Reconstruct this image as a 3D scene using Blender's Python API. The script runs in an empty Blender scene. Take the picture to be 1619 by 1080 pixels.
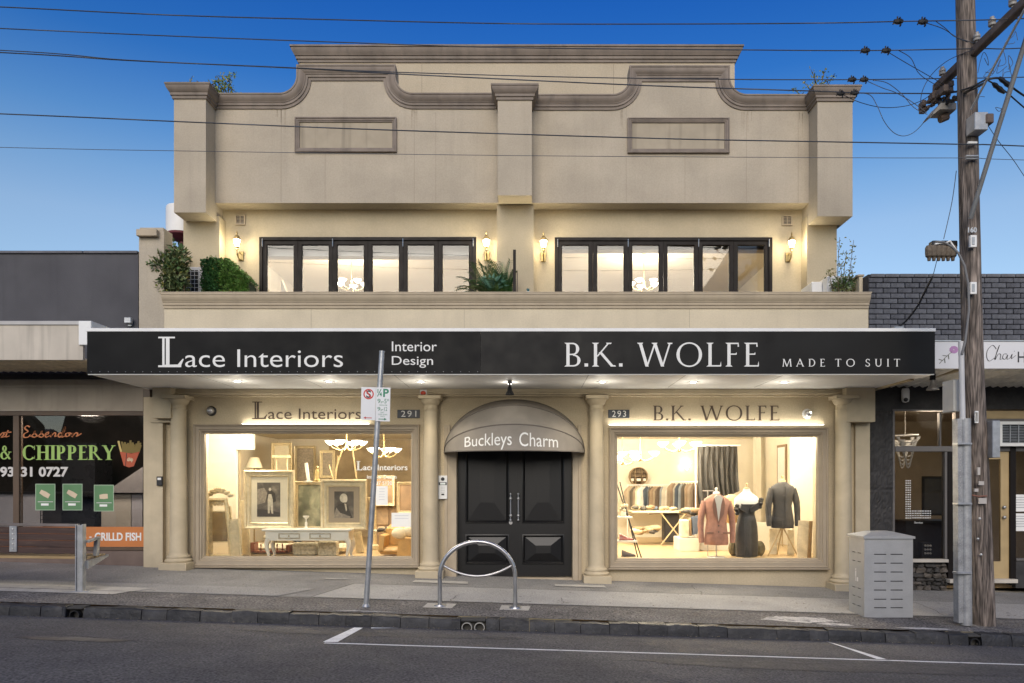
import bpy, bmesh, math, random
from mathutils import Vector, Matrix
R = math.radians
PI = math.pi
S = bpy.context.scene
random.seed(7)

# ------------------------------------------------------------------ camera, sky, sun, exposure
FPX, CX, CZ, CD = 1140.0, 835.0, 1.57, 12.0          # focal length in photo pixels; facade plane is Y=0
cam_d = bpy.data.cameras.new('camera'); cam = bpy.data.objects.new('camera', cam_d)
S.collection.objects.link(cam); S.camera = cam
cam.location = (0, -CD, CZ); cam.rotation_euler = (R(90), 0, 0)
cam_d.sensor_width = 36; cam_d.lens = 36 * FPX / 1619
cam_d.shift_x = -(CX - 809.5) / 1619; cam_d.shift_y = (765 - 540) / 1619
cam_d.clip_end = 3000; cam_d.clip_start = 0.05

SUN_EL, SUN_ROT = 20, 186
w = bpy.data.worlds.new('World'); S.world = w; w.use_nodes = True
nt = w.node_tree; nt.nodes.clear()
sky = nt.nodes.new('ShaderNodeTexSky'); sky.sky_type = 'NISHITA'; sky.sun_disc = False
sky.sun_elevation = R(SUN_EL); sky.sun_rotation = R(SUN_ROT)
sky.air_density = 1.0; sky.dust_density = 0.2; sky.ozone_density = 3.0; sky.altitude = 0
# dusk grading of the whole dome by height above the horizon: pale low down, deep blue overhead
tcw = nt.nodes.new('ShaderNodeTexCoord'); sep = nt.nodes.new('ShaderNodeSeparateXYZ'); nt.links.new(tcw.outputs['Generated'], sep.inputs[0])
rp = nt.nodes.new('ShaderNodeValToRGB'); nt.links.new(sep.outputs['Z'], rp.inputs[0])
el = rp.color_ramp.elements; el[0].position = 0.0; el[0].color = (1.0,.88,.84,1); el[1].position = 1.0; el[1].color = (.12,.42,.92,1)
for p_, c_ in ((.20,(1.15,1.03,.94,1)), (.31,(1.16,1.06,.99,1)), (.36,(.88,.97,1.0,1)), (.41,(.52,.80,1.0,1)), (.48,(.18,.55,.97,1)), (.56,(.085,.42,.95,1))):
    e = el.new(p_); e.color = c_
mxw = nt.nodes.new('ShaderNodeMix'); mxw.data_type = 'RGBA'; mxw.blend_type = 'MULTIPLY'; mxw.inputs[0].default_value = 1
nt.links.new(sky.outputs[0], mxw.inputs[6]); nt.links.new(rp.outputs[0], mxw.inputs[7])
bg = nt.nodes.new('ShaderNodeBackground'); bg.inputs['Strength'].default_value = 0.115
wo = nt.nodes.new('ShaderNodeOutputWorld')
nt.links.new(mxw.outputs[2], bg.inputs[0]); nt.links.new(bg.outputs[0], wo.inputs[0])

sd = bpy.data.lights.new('sun', 'SUN'); sd.energy = 2.0; sd.angle = R(45); sd.color = (1.0, 0.88, 0.72)
sun = bpy.data.objects.new('sun', sd); S.collection.objects.link(sun)
sun.rotation_euler = (R(62), 0, R(-6))              # light comes from behind the camera, high and soft
S.view_settings.view_transform = 'Standard'; S.view_settings.look = 'None'
S.view_settings.exposure = 0.45; S.view_settings.gamma = 1; S.view_settings.use_curve_mapping = False
S.cycles.use_denoising = True
S.cycles.max_bounces = 7; S.cycles.diffuse_bounces = 3; S.cycles.glossy_bounces = 3
S.cycles.transparent_max_bounces = 10; S.cycles.transmission_bounces = 4
S.cycles.sample_clamp_indirect = 4.0
S.cycles.caustics_reflective = False; S.cycles.caustics_refractive = False

# ------------------------------------------------------------------ measuring: a photo pixel on a plane at depth Y
def XX(px, Y=0.0): return (px - CX) * (CD + Y) / FPX
def ZZ(py, Y=0.0): return CZ + (765 - py) * (CD + Y) / FPX
SLOPE = 0.031                                         # the street falls to the right
KERB_Y = -3.44
def ground(x, y=0.0):
    z = -SLOPE * x
    if y > 0: return z
    if y >= KERB_Y - .001: return z + y * 0.0174
    t = -(y - KERB_Y)
    base = z - 0.185
    if t < 3.2: return base + 0.07 * t
    return base + 0.224 + 0.012 * min(t - 3.2, 4)

# ------------------------------------------------------------------ mesh helpers
class MB:
    def __init__(s): s.v = []; s.f = []
    def add(s, vs, fs):
        n = len(s.v); s.v += [tuple(p) for p in vs]; s.f += [tuple(n + i for i in f) for f in fs]; return s
    def box(s, x0, x1, y0, y1, z0, z1, bev=0.0):
        if x0 > x1: x0, x1 = x1, x0
        if y0 > y1: y0, y1 = y1, y0
        if z0 > z1: z0, z1 = z1, z0
        b = min(bev, (x1-x0)*.45, (y1-y0)*.45, (z1-z0)*.45)
        if b <= 0:
            vs = [(x, y, z) for x in (x0, x1) for y in (y0, y1) for z in (z0, z1)]
            return s.add(vs, [(0,1,3,2),(4,6,7,5),(0,4,5,1),(2,3,7,6),(0,2,6,4),(1,5,7,3)])
        vs = []; xs=(x0,x1); ys=(y0,y1); zs=(z0,z1); sg=(1,-1)
        for i in range(2):
            for j in range(2):
                for k in range(2):
                    x, y, z = xs[i], ys[j], zs[k]
                    vs += [(x, y+b*sg[j], z+b*sg[k]), (x+b*sg[i], y, z+b*sg[k]), (x+b*sg[i], y+b*sg[j], z)]
        I = lambda i, j, k, a: (i*4+j*2+k)*3+a
        fs = []
        for i in range(2):
            q = [I(i,0,0,0),I(i,0,1,0),I(i,1,1,0),I(i,1,0,0)]; fs.append(q if i == 0 else q[::-1])
            q = [I(0,i,0,1),I(1,i,0,1),I(1,i,1,1),I(0,i,1,1)]; fs.append(q if i == 0 else q[::-1])
            q = [I(0,0,i,2),I(0,1,i,2),I(1,1,i,2),I(1,0,i,2)]; fs.append(q if i == 0 else q[::-1])
        for j in range(2):
            for k in range(2):
                fs.append([I(0,j,k,1),I(1,j,k,1),I(1,j,k,2),I(0,j,k,2)])
                fs.append([I(j,0,k,0),I(j,1,k,0),I(j,1,k,2),I(j,0,k,2)])
                fs.append([I(j,k,0,0),I(j,k,1,0),I(j,k,1,1),I(j,k,0,1)])
        for i in range(2):
            for j in range(2):
                for k in range(2): fs.append([I(i,j,k,0),I(i,j,k,1),I(i,j,k,2)])
        return s.add(vs, fs)
    def quad(s, a, b, c, d): return s.add([a, b, c, d], [(0,1,2,3)])
    def prism(s, poly, y0, y1):                       # polygon in XZ, extruded along Y
        n = len(poly)
        vs = [(x, y0, z) for x, z in poly] + [(x, y1, z) for x, z in poly]
        fs = [tuple(range(n)), tuple(range(2*n-1, n-1, -1))] + [(i, i+n, (i+1)%n+n, (i+1)%n) for i in range(n)]
        return s.add(vs, fs)
    def xprism(s, poly, x0, x1):                      # polygon in YZ, extruded along X
        n = len(poly)
        vs = [(x0, y, z) for y, z in poly] + [(x1, y, z) for y, z in poly]
        fs = [tuple(range(n)), tuple(range(2*n-1, n-1, -1))] + [(i, i+n, (i+1)%n+n, (i+1)%n) for i in range(n)]
        return s.add(vs, fs)
    def zprism(s, poly, z0, z1):
        n = len(poly)
        f0 = z0 if callable(z0) else (lambda x, y: z0)
        f1 = z1 if callable(z1) else (lambda x, y: z1)
        vs = [(x, y, f0(x, y)) for x, y in poly] + [(x, y, f1(x, y)) for x, y in poly]
        fs = [tuple(range(n))[::-1], tuple(range(n, 2*n))] + [(i, (i+1)%n, (i+1)%n+n, i+n) for i in range(n)]
        return s.add(vs, fs)
    def tube(s, pts, r, n=8, caps=True):
        pts = [Vector(p) for p in pts]; m = len(pts)
        rs = r if isinstance(r, (list, tuple)) else [r]*m
        ring = []; prev = None; vs = []
        for i, p in enumerate(pts):
            t = (pts[min(i+1, m-1)] - pts[max(i-1, 0)]).normalized()
            if prev is None:
                a = Vector((0,0,1)) if abs(t.z) < .9 else Vector((1,0,0))
                u = t.cross(a).normalized()
            else: u = (prev - t * prev.dot(t)).normalized()
            prev = u; v = t.cross(u)
            for k in range(n):
                a = 2*PI*k/n; vs.append(p + (u*math.cos(a) + v*math.sin(a)) * rs[i])
        fs = []
        for i in range(m-1):
            for k in range(n):
                k2 = (k+1) % n; fs.append((i*n+k, i*n+k2, (i+1)*n+k2, (i+1)*n+k))
        if caps: fs += [tuple(range(n))[::-1], tuple(range((m-1)*n, m*n))]
        return s.add(vs, fs)
    def lathe(s, prof, c=(0,0,0), n=24, a0=0.0, a1=2*PI, sx=1, sy=1):
        full = abs(a1-a0-2*PI) < 1e-6; k = n if full else n+1; vs = []
        for r, z in prof:
            for i in range(k):
                a = a0 + (a1-a0)*i/n
                vs.append((c[0]+r*sx*math.cos(a), c[1]+r*sy*math.sin(a), c[2]+z))
        fs = []
        for j in range(len(prof)-1):
            for i in range(n):
                i2 = (i+1) % k; fs.append((j*k+i, j*k+i2, (j+1)*k+i2, (j+1)*k+i))
        if full: 
            if prof[0][0] > 1e-4: fs.append(tuple(range(k))[::-1])
            if prof[-1][0] > 1e-4: fs.append(tuple(range((len(prof)-1)*k, len(prof)*k)))
        return s.add(vs, fs)
    def ball(s, c, rx, ry=None, rz=None, n=12, m=8):
        ry = ry or rx; rz = rz or rx
        vs = [(c[0], c[1], c[2]-rz)]
        for j in range(1, m):
            b = -PI/2 + PI*j/m
            for i in range(n):
                a = 2*PI*i/n; vs.append((c[0]+rx*math.cos(b)*math.cos(a), c[1]+ry*math.cos(b)*math.sin(a), c[2]+rz*math.sin(b)))
        vs.append((c[0], c[1], c[2]+rz)); fs = []
        for i in range(n): fs.append((0, 1+(i+1)%n, 1+i))
        for j in range(m-2):
            for i in range(n): fs.append((1+j*n+i, 1+j*n+(i+1)%n, 1+(j+1)*n+(i+1)%n, 1+(j+1)*n+i))
        t = len(vs)-1
        for i in range(n): fs.append((t, 1+(m-2)*n+i, 1+(m-2)*n+(i+1)%n))
        return s.add(vs, fs)
    def sweep(s, path, nrm, prof, closed=False, flip=1):
        P = [Vector(p) for p in path]; nrm = Vector(nrm); m = len(P); vs = []; k = len(prof)
        for i in range(m):
            tp = (P[i] - P[i-1]).normalized() if (closed or i > 0) else None
            tn = (P[(i+1) % m] - P[i]).normalized() if (closed or i < m-1) else None
            if tp is None: tp = tn
            if tn is None: tn = tp
            a = nrm.cross(tp)*flip; b = nrm.cross(tn)*flip
            mi = (a+b).normalized(); c = max(mi.dot(a), .3); mi = mi / c
            for u, v in prof: vs.append(P[i] + mi*u + nrm*v)
        fs = []
        for i in range(m if closed else m-1):
            i2 = (i+1) % m
            for j in range(k):
                j2 = (j+1) % k; fs.append((i*k+j, i*k+j2, i2*k+j2, i2*k+j))
        if not closed: fs += [tuple(range(k))[::-1], tuple(range((m-1)*k, m*k))]
        return s.add(vs, fs)
    def holes(s, x0, x1, z0, z1, hs_, y0, y1):        # wall slab in XZ with rectangular openings
        xs = sorted({x0, x1, *[h[0] for h in hs_], *[h[1] for h in hs_]}); zs = sorted({z0, z1, *[h[2] for h in hs_], *[h[3] for h in hs_]})
        def solid(i, j):
            if i < 0 or j < 0 or i >= len(xs)-1 or j >= len(zs)-1: return False
            cx, cz = (xs[i]+xs[i+1])/2, (zs[j]+zs[j+1])/2
            return not any(h[0] < cx < h[1] and h[2] < cz < h[3] for h in hs_)
        for i in range(len(xs)-1):
            for j in range(len(zs)-1):
                if not solid(i, j): continue
                a, b, c, d = xs[i], xs[i+1], zs[j], zs[j+1]
                s.quad((a,y0,c),(b,y0,c),(b,y0,d),(a,y0,d)); s.quad((b,y1,c),(a,y1,c),(a,y1,d),(b,y1,d))
                if not solid(i-1, j): s.quad((a,y1,c),(a,y0,c),(a,y0,d),(a,y1,d))
                if not solid(i+1, j): s.quad((b,y0,c),(b,y1,c),(b,y1,d),(b,y0,d))
                if not solid(i, j-1): s.quad((a,y1,c),(b,y1,c),(b,y0,c),(a,y0,c))
                if not solid(i, j+1): s.quad((a,y0,d),(b,y0,d),(b,y1,d),(a,y1,d))
        return s
    def mesh(s, name, m, smooth=35, origin=(0,0,0)):
        me = bpy.data.meshes.new(name); ox, oy, oz = origin
        me.from_pydata([(a-ox, b-oy, c-oz) for a, b, c in s.v], [], s.f)
        bm = bmesh.new(); bm.from_mesh(me)
        bmesh.ops.remove_doubles(bm, verts=bm.verts, dist=1e-5)
        bmesh.ops.recalc_face_normals(bm, faces=bm.faces)
        bm.to_mesh(me); bm.free()
        if smooth:
            me.polygons.foreach_set('use_smooth', [True]*len(me.polygons)); me.set_sharp_from_angle(angle=R(smooth))
        if m: me.materials.append(m)
        return me
    def build(s, name, m, parent=None, smooth=35, label=None, kind=None):
        o = bpy.data.objects.new(name, s.mesh(name, m, smooth, worig(parent))); S.collection.objects.link(o)
        o.parent = parent
        if label: o['label'] = label
        if kind: o['kind'] = kind
        return o

def worig(p):
    v = Vector((0,0,0))
    while p is not None: v += p.location; p = p.parent
    return v
def thing(name, label, cat, loc=(0,0,0), group=None, rz=0.0):
    o = bpy.data.objects.new(name, None); S.collection.objects.link(o); o.empty_display_size = .1
    o.location = loc; o['label'] = label; o['category'] = cat
    if group: o['group'] = group
    o.rotation_euler = (0, 0, rz)
    return o
def tag(o, label, cat, group=None):
    o['label'] = label; o['category'] = cat
    if group: o['group'] = group
    return o
def struct(o): o['kind'] = 'structure'; return o
def dup(o, parent=None):
    c = o.copy(); S.collection.objects.link(c)
    if parent is not None: c.parent = parent
    for ch in list(o.children): dup(ch, c)
    return c
def dupthing(o, loc, label, rz=None, group=None):
    c = dup(o); c.location = loc; c['label'] = label
    if rz is not None: c.rotation_euler = (0, 0, rz)
    if group: c['group'] = group
    return c
def lamp(name, loc, power, color, radius, parent=None, kind='POINT', rot=None, spot=None):
    d = bpy.data.lights.new(name, kind); d.energy = power; d.color = color; d.shadow_soft_size = radius
    if spot: d.spot_size = R(spot); d.spot_blend = .6
    o = bpy.data.objects.new(name, d); S.collection.objects.link(o); o.parent = parent
    o.location = Vector(loc) - worig(parent)
    if rot: o.rotation_euler = rot
    return o

# ------------------------------------------------------------------ materials
MATS = {}
def mat(name, col, rough=.65, metal=0.0, var=.10, vs=2.5, bump=.0, bs=60, streak=0.0, spec=.5, col2=None, c2s=6, c2t=.55, alpha=None, emit=None, es=0.0, coat=0.0, grain=0.0, gs=300, stretch=None):
    m = bpy.data.materials.new(name); m.use_nodes = True; t = m.node_tree; N = t.nodes; L = t.links
    b = N['Principled BSDF']; MATS[name] = m
    b.inputs['Roughness'].default_value = rough; b.inputs['Metallic'].default_value = metal
    b.inputs['Specular IOR Level'].default_value = spec; b.inputs['Coat Weight'].default_value = coat
    tc = N.new('ShaderNodeTexCoord'); src = tc.outputs['Object']
    if stretch:
        mp = N.new('ShaderNodeMapping'); mp.inputs['Scale'].default_value = stretch; L.new(src, mp.inputs[0]); src = mp.outputs[0]
    def noise(sc, det=4, dist=0, s_=None):
        n = N.new('ShaderNodeTexNoise'); n.inputs['Scale'].default_value = sc; n.inputs['Detail'].default_value = det
        n.inputs['Distortion'].default_value = dist; L.new(s_ or src, n.inputs['Vector']); return n.outputs['Fac']
    def ramp(f, p0, p1, a, b_):
        r = N.new('ShaderNodeMapRange'); r.inputs['From Min'].default_value = p0; r.inputs['From Max'].default_value = p1
        r.inputs['To Min'].default_value = a; r.inputs['To Max'].default_value = b_; L.new(f, r.inputs['Value']); return r.outputs[0]
    def mul(c, f):
        x = N.new('ShaderNodeMix'); x.data_type = 'RGBA'; x.blend_type = 'MULTIPLY'; x.inputs[0].default_value = 1
        L.new(c, x.inputs[6]); cb = N.new('ShaderNodeCombineColor')
        for i in range(3): L.new(f, cb.inputs[i])
        L.new(cb.outputs[0], x.inputs[7]); return x.outputs[2]
    rgb = N.new('ShaderNodeRGB'); rgb.outputs[0].default_value = (*col, 1); c = rgb.outputs[0]
    if col2:
        x = N.new('ShaderNodeMix'); x.data_type = 'RGBA'; L.new(ramp(noise(c2s, 6, .4), c2t-.08, c2t+.08, 0, 1), x.inputs[0])
        L.new(c, x.inputs[6]); x.inputs[7].default_value = (*col2, 1); c = x.outputs[2]
    if var: c = mul(c, ramp(noise(vs, 6, .3), .3, .7, 1-var, 1+var))
    if grain: c = mul(c, ramp(noise(gs, 2), .3, .7, 1-grain, 1+grain))
    if streak:
        mp = N.new('ShaderNodeMapping'); mp.inputs['Scale'].default_value = (9, 9, .45); L.new(tc.outputs['Object'], mp.inputs[0])
        c = mul(c, ramp(noise(1, 5, 0, mp.outputs[0]), .52, .75, 1, 1-streak))
    L.new(c, b.inputs['Base Color'])
    if var and rough < .9: L.new(ramp(noise(vs*3, 4), .3, .7, max(rough-.08, .02), min(rough+.08, 1)), b.inputs['Roughness'])
    if bump:
        bp = N.new('ShaderNodeBump'); bp.inputs['Strength'].default_value = bump; bp.inputs['Distance'].default_value = .01
        L.new(noise(bs, 5), bp.inputs['Height']); L.new(bp.outputs[0], b.inputs['Normal'])
    if emit: b.inputs['Emission Color'].default_value = (*emit, 1); b.inputs['Emission Strength'].default_value = es
    if alpha is not None: b.inputs['Alpha'].default_value = alpha
    return m
def glassmat(name, tint=(1,1,1), refl=1.0, base=.02):
    m = bpy.data.materials.new(name); m.use_nodes = True; t = m.node_tree; t.nodes.clear(); N = t.nodes; L = t.links
    o = N.new('ShaderNodeOutputMaterial'); mx = N.new('ShaderNodeMixShader'); tr = N.new('ShaderNodeBsdfTransparent'); gl = N.new('ShaderNodeBsdfGlossy')
    tr.inputs[0].default_value = (*tint, 1); gl.inputs['Roughness'].default_value = .01
    fr = N.new('ShaderNodeFresnel'); fr.inputs['IOR'].default_value = 1.5
    mr = N.new('ShaderNodeMath'); mr.operation = 'MULTIPLY_ADD'; mr.inputs[1].default_value = refl; mr.inputs[2].default_value = base
    L.new(fr.outputs[0], mr.inputs[0]); L.new(mr.outputs[0], mx.inputs[0]); L.new(tr.outputs[0], mx.inputs[1]); L.new(gl.outputs[0], mx.inputs[2]); L.new(mx.outputs[0], o.inputs[0])
    return m
def emat(name, col, st):
    m = bpy.data.materials.new(name); m.use_nodes = True; t = m.node_tree; t.nodes.clear()
    o = t.nodes.new('ShaderNodeOutputMaterial'); e = t.nodes.new('ShaderNodeEmission'); e.inputs[0].default_value = (*col, 1); e.inputs[1].default_value = st
    t.links.new(e.outputs[0], o.inputs[0]); return m

RENDER = mat('beige_render', (.415,.362,.285), .85, var=.10, vs=1.4, bump=.3, bs=110, streak=.07, grain=.06, gs=40)
RENDER_LOW = mat('cream_render', (.51,.425,.29), .8, var=.07, vs=2.2, bump=.25, bs=110, streak=.04, grain=.08, gs=45)
TRIM = mat('taupe_trim', (.20,.165,.138), .7, var=.2, vs=3, bump=.1, bs=80, streak=.22)
CAPTRIM = mat('sand_trim', (.43,.355,.255), .7, var=.08, vs=3, bump=.1, bs=80, streak=.1)
COLM = mat('column_paint', (.50,.42,.29), .6, var=.09, vs=4, bump=.1, bs=60, streak=.06)
FRAME = mat('window_frame_paint', (.31,.255,.185), .5, var=.06, vs=4)
BLACK = mat('black_sign_paint', (.008,.008,.0083), .5, var=.2, vs=1.2, spec=.12)
DOORB = mat('black_door_paint', (.006,.006,.007), .36, var=0, spec=.45)
BRONZE = mat('dark_bronze_frame', (.012,.009,.008), .5, var=.15, spec=.18)
WHITEP = mat('white_paint', (.74,.74,.73), .5, var=.05)
SOFFIT = mat('soffit_white', (.80,.79,.76), .6, var=.04, vs=2)
LETTER = mat('letter_white', (.72,.72,.70), .5, var=.04)
LETBRN = mat('letter_bronze', (.07,.045,.03), .5, var=.1)
GALV = mat('galvanised_steel', (.42,.43,.44), .45, metal=.6, var=.18, vs=9, grain=.06, gs=80)
STEEL = mat('brushed_steel', (.50,.50,.51), .34, metal=.9, var=.12, vs=6)
ALU = mat('bin_aluminium', (.40,.405,.41), .5, metal=.4, var=.06, vs=5, grain=.05, gs=120)
CREAMI = mat('interior_cream', (.80,.74,.62), .8, var=.04)
WOODF = mat('interior_timber_floor', (.50,.36,.20), .4, var=.15, vs=3, stretch=(1,8,1))
DKGREY = mat('charcoal_render', (.070,.069,.078), .8, var=.18, vs=.7, bump=.2, bs=60, streak=.1)
BRICKM = mat('painted_brick', (.092,.095,.110), .6, var=.3, vs=7, bump=.5, bs=90)
BRICKB = mat('painted_brick_dark', (.068,.070,.083), .65, var=.35, vs=9, bump=.5, bs=90)
MORTAR = mat('painted_mortar', (.035,.035,.042), .8, var=.2, vs=8)
GLASS = glassmat('clear_glass', (.97,.98,.97), .8, .01)
DGLASS = glassmat('street_glass', (.72,.72,.72), 1.0, .03)
GOLD = mat('pale_gilt', (.64,.54,.36), .4, metal=.35, var=.15, vs=12)
WHITEF = mat('white_furniture', (.76,.73,.66), .5, var=.06)
DARKM = mat('dark_metal', (.03,.03,.032), .5, metal=.3, var=.2)
PAPER = mat('paper', (.80,.80,.78), .8, var=.03)
WARM = (1.0, .80, .54)

# ------------------------------------------------------------------ lettering
def text2d(s, bold=0.0, spacing=1.0, res=4):
    cu = bpy.data.curves.new('t', 'FONT'); cu.body = s; cu.offset = bold; cu.space_character = spacing; cu.resolution_u = res; cu.size = 1
    o = bpy.data.objects.new('t', cu); S.collection.objects.link(o)
    dg = bpy.context.evaluated_depsgraph_get(); me = bpy.data.meshes.new_from_object(o.evaluated_get(dg))
    vs = [(v.co.x, v.co.y) for v in me.vertices]; fs = [tuple(p.vertices) for p in me.polygons]
    bpy.data.objects.remove(o); bpy.data.curves.remove(cu); bpy.data.meshes.remove(me)
    return vs, fs
def fit(vs, x0, x1, z0, z1, shear=0.0):
    ax = min(v[0] for v in vs); bx = max(v[0] for v in vs); az = min(v[1] for v in vs); bz = max(v[1] for v in vs)
    return [(x0+(x-ax)/(bx-ax)*(x1-x0) + shear*((z-az)/(bz-az))*(z1-z0), z0+(z-az)/(bz-az)*(z1-z0)) for x, z in vs]
def flat(name, vs, fs, Y, m, parent, depth=.004):
    mb = MB(); n = len(vs)
    A = [(x, Y-depth, z) for x, z in vs]; B = [(x, Y, z) for x, z in vs]
    ed = {}
    for f in fs:
        for i in range(len(f)):
            a, b = f[i], f[(i+1) % len(f)]; ed[(a, b)] = 1
    side = [(a, b, b+n, a+n) for a, b in ed if (b, a) not in ed]
    mb.add(A+B, list(fs)+side)
    return mb.build(name, m, parent, smooth=0)
def words(s, x0, x1, z0, z1, Y, m, parent, bold=0.0, spacing=1.0, shear=0.0, name='lettering', depth=.004):
    vs, fs = text2d(s, bold, spacing); return flat(name, fit(vs, x0, x1, z0, z1, shear), fs, Y, m, parent, depth)
# Roman capitals with thick and thin strokes and bracketed serifs (unit height)
def _ring(cx, cz, rx, rz, a0, a1, tk, tn, n=18):
    out = []
    for i in range(n+1):
        a = a0+(a1-a0)*i/n; t = tn+(tk-tn)*abs(math.cos(a))**1.4
        out.append(((cx+rx*math.cos(a), cz+rz*math.sin(a)), (cx+(rx-t)*math.cos(a), cz+(rz-tn*1.2)*math.sin(a))))
    return [(out[i][0], out[i+1][0], out[i+1][1], out[i][1]) for i in range(n)]
def roman(ch, k=.12, h=.05):
    q = []
    def st(x0, z0, x1, z1, t): q.append([(x0-t/2, z0), (x0+t/2, z0), (x1+t/2, z1), (x1-t/2, z1)])
    def sf(x, z, w_=None, up=1):
        w_ = w_ or k*2.3; q.append([(x-w_/2, z), (x+w_/2, z), (x+k*.62, z+up*.055), (x-k*.62, z+up*.055)])
    def hz(x0, x1, z, t=None, tip=0.0):
        t = t or h; q.append([(x0, z-t/2), (x1, z-t/2), (x1, z+t/2), (x0, z+t/2)])
        if tip: q.append([(x1-.035, z-abs(tip)*(tip < 0)), (x1+.012, z-abs(tip)*(tip < 0)), (x1, z+abs(tip)*(tip > 0)+t/2), (x1-.035, z+t/2)])
    def stem(x): st(x, 0, x, 1, k); sf(x, 0); sf(x, 1, None, -1)
    if ch == '.': q.append([(.0, 0), (k*1.1, 0), (k*1.1, k*1.1), (0, k*1.1)]); return q, k*1.1
    if ch == 'I': stem(.14); return q, .28
    if ch == 'L': stem(.14); hz(.14, .55, .028, .056, .16); return q, .57
    if ch in 'EF':
        stem(.14); hz(.14, .50, .972, .056, -.14); hz(.14, .42, .52, h, .06)
        if ch == 'E': hz(.14, .55, .028, .056, .16)
        return q, .56
    if ch == 'H': stem(.14); stem(.66); hz(.14, .66, .52); return q, .80
    if ch == 'T': st(.36, 0, .36, 1, k); sf(.36, 0); hz(.03, .69, .972, .056); q.append([(.02,.85),(.055,.85),(.08,1),(.02,1)]); q.append([(.665,.85),(.70,.85),(.70,1),(.64,1)]); return q, .72
    if ch in 'PBR':
        stem(.14); zc = .74 if ch != 'P' else .72; rz = 1-zc
        q.extend(_ring(.30, zc, .26, rz, -PI/2, PI/2, k, h)); hz(.14, .30, 1-.03, h*1.1); hz(.14, .30, zc-rz+.03, h*1.1)
        if ch == 'B': q.extend(_ring(.33, .255, .28, .255, -PI/2, PI/2, k, h)); hz(.14, .33, .03, h*1.1)
        if ch == 'R': q.append([(.30, .48), (.42, .50), (.80, .0), (.66, 0)]); sf(.73, 0, k*1.6)
        return q, (.62 if ch != 'R' else .80)
    if ch == 'D': stem(.14); q.extend(_ring(.34, .5, .42, .5, -PI/2, PI/2, k, h)); hz(.14, .34, .97, h*1.1); hz(.14, .34, .03, h*1.1); return q, .78
    if ch == 'O': q.extend(_ring(.5, .5, .48, .52, 0, 2*PI, k, h, 36)); return q, 1.0
    if ch == 'C': q.extend(_ring(.46, .5, .44, .52, .75, 2*PI-.75, k, h, 28)); q.append([(.76,.70),(.82,.70),(.82,.98),(.78,.98)]); q.append([(.76,.08),(.80,.06),(.82,.28),(.80,.28)]); return q, .86
    if ch == 'S':
        q.extend(_ring(.30, .745, .23, .265, .5, PI*1.5, k*.8, h, 16)); q.extend(_ring(.30, .25, .25, .26, -PI+.45, PI/2, k*.85, h, 16))
        q.append([(.47,.74),(.51,.74),(.51,.97),(.48,.97)]); q.append([(.06,.03),(.09,.03),(.09,.27),(.055,.27)]); return q, .56
    if ch == 'U': st(.16, .32, .16, 1, k); st(.70, .32, .70, 1, h*1.2); sf(.16, 1, None, -1); sf(.70, 1, None, -1); q.extend(_ring(.43, .33, .315, .35, PI, 2*PI, k*.9, h*1.2, 16)); return q, .84
    if ch == 'K': stem(.14); st(.20, .42, .64, 1, h*1.3); sf(.64, 1, k*1.8, -1); st(.78, 0, .32, .60, k*1.05); sf(.80, 0, k*1.8); return q, .88
    if ch == 'A': st(.05, 0, .42, 1, h*1.2); st(.76, 0, .40, 1, k*1.05); hz(.18, .62, .34); sf(.07, 0, k*1.8); sf(.76, 0, k*2); return q, .84
    if ch == 'M': st(.10, 0, .17, 1, h*1.2); st(.52, 0, .17, 1, k); st(.50, 0, .86, 1, h*1.2); st(.96, 0, .88, 1, k); sf(.10, 0, k*1.8); sf(.96, 0, k*2); sf(.14, 1, k*1.6, -1); sf(.91, 1, k*1.6, -1); return q, 1.06
    if ch == 'W': st(.36, 0, .10, 1, k); st(.36, 0, .66, 1, h*1.2); st(.94, 0, .64, 1, k); st(.94, 0, 1.22, 1, h*1.2); sf(.10, 1, k*1.9, -1); sf(.64, 1, k*1.9, -1); sf(1.22, 1, k*1.7, -1); return q, 1.30
    if ch == 'Y': st(.40, 0, .40, .48, k); sf(.40, 0); st(.40, .44, .12, 1, k); st(.42, .44, .70, 1, h*1.2); sf(.10, 1, k*1.8, -1); sf(.70, 1, k*1.6, -1); return q, .80
    if ch == '&': q.extend(_ring(.36, .76, .17, .22, 0, 2*PI, k*.8, h, 20)); q.extend(_ring(.34, .27, .28, .29, PI*.4, PI*1.85, k, h, 20)); st(.74, 0, .26, .72, k*.9); st(.60, .20, .74, .52, h); hz(.62, .86, .52, .05); return q, .86
    return q, .5
def roman_words(s, x0, x1, z0, z1, Y, m, parent, k=.12, gap=.16, space=.45, name='lettering', h=.05):
    pol = []; x = 0
    for ch in s:
        if ch == ' ': x += space; continue
        g, wd = roman(ch, k, h); pol += [[(px+x, pz) for px, pz in p] for p in g]; x += wd+gap
    tot = x-gap; mb = MB(); sc = (x1-x0)/tot
    for i, p in enumerate(pol):
        d = .003 + (i % 7)*.0004
        mb.prism([(x0+a*sc, z0+b*(z1-z0)) for a, b in p], Y-d, Y)
    return mb.build(name, m, parent, smooth=0)
def deco_L(x0, x1, z0, z1):                           # drop capital with a split stem
    W_, H_ = x1-x0, z1-z0; P = lambda *a: [(x0+u*W_, z0+v*H_) for u, v in a]
    return [P((.0,.95),(.62,.95),(.62,1),(.0,1)), P((.15,.06),(.235,.06),(.235,.95),(.15,.95)), P((.285,.07),(.42,.07),(.42,.95),(.285,.95)),
            P((.0,0),(.235,0),(.235,.06),(.0,.06)), P((.235,0),(.80,0),(.86,.09),(.235,.08)), P((.72,.08),(.86,.08),(.95,.27),(.90,.27)), P((.80,0),(.85,0),(.86,.09),(.82,.09))]
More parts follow.
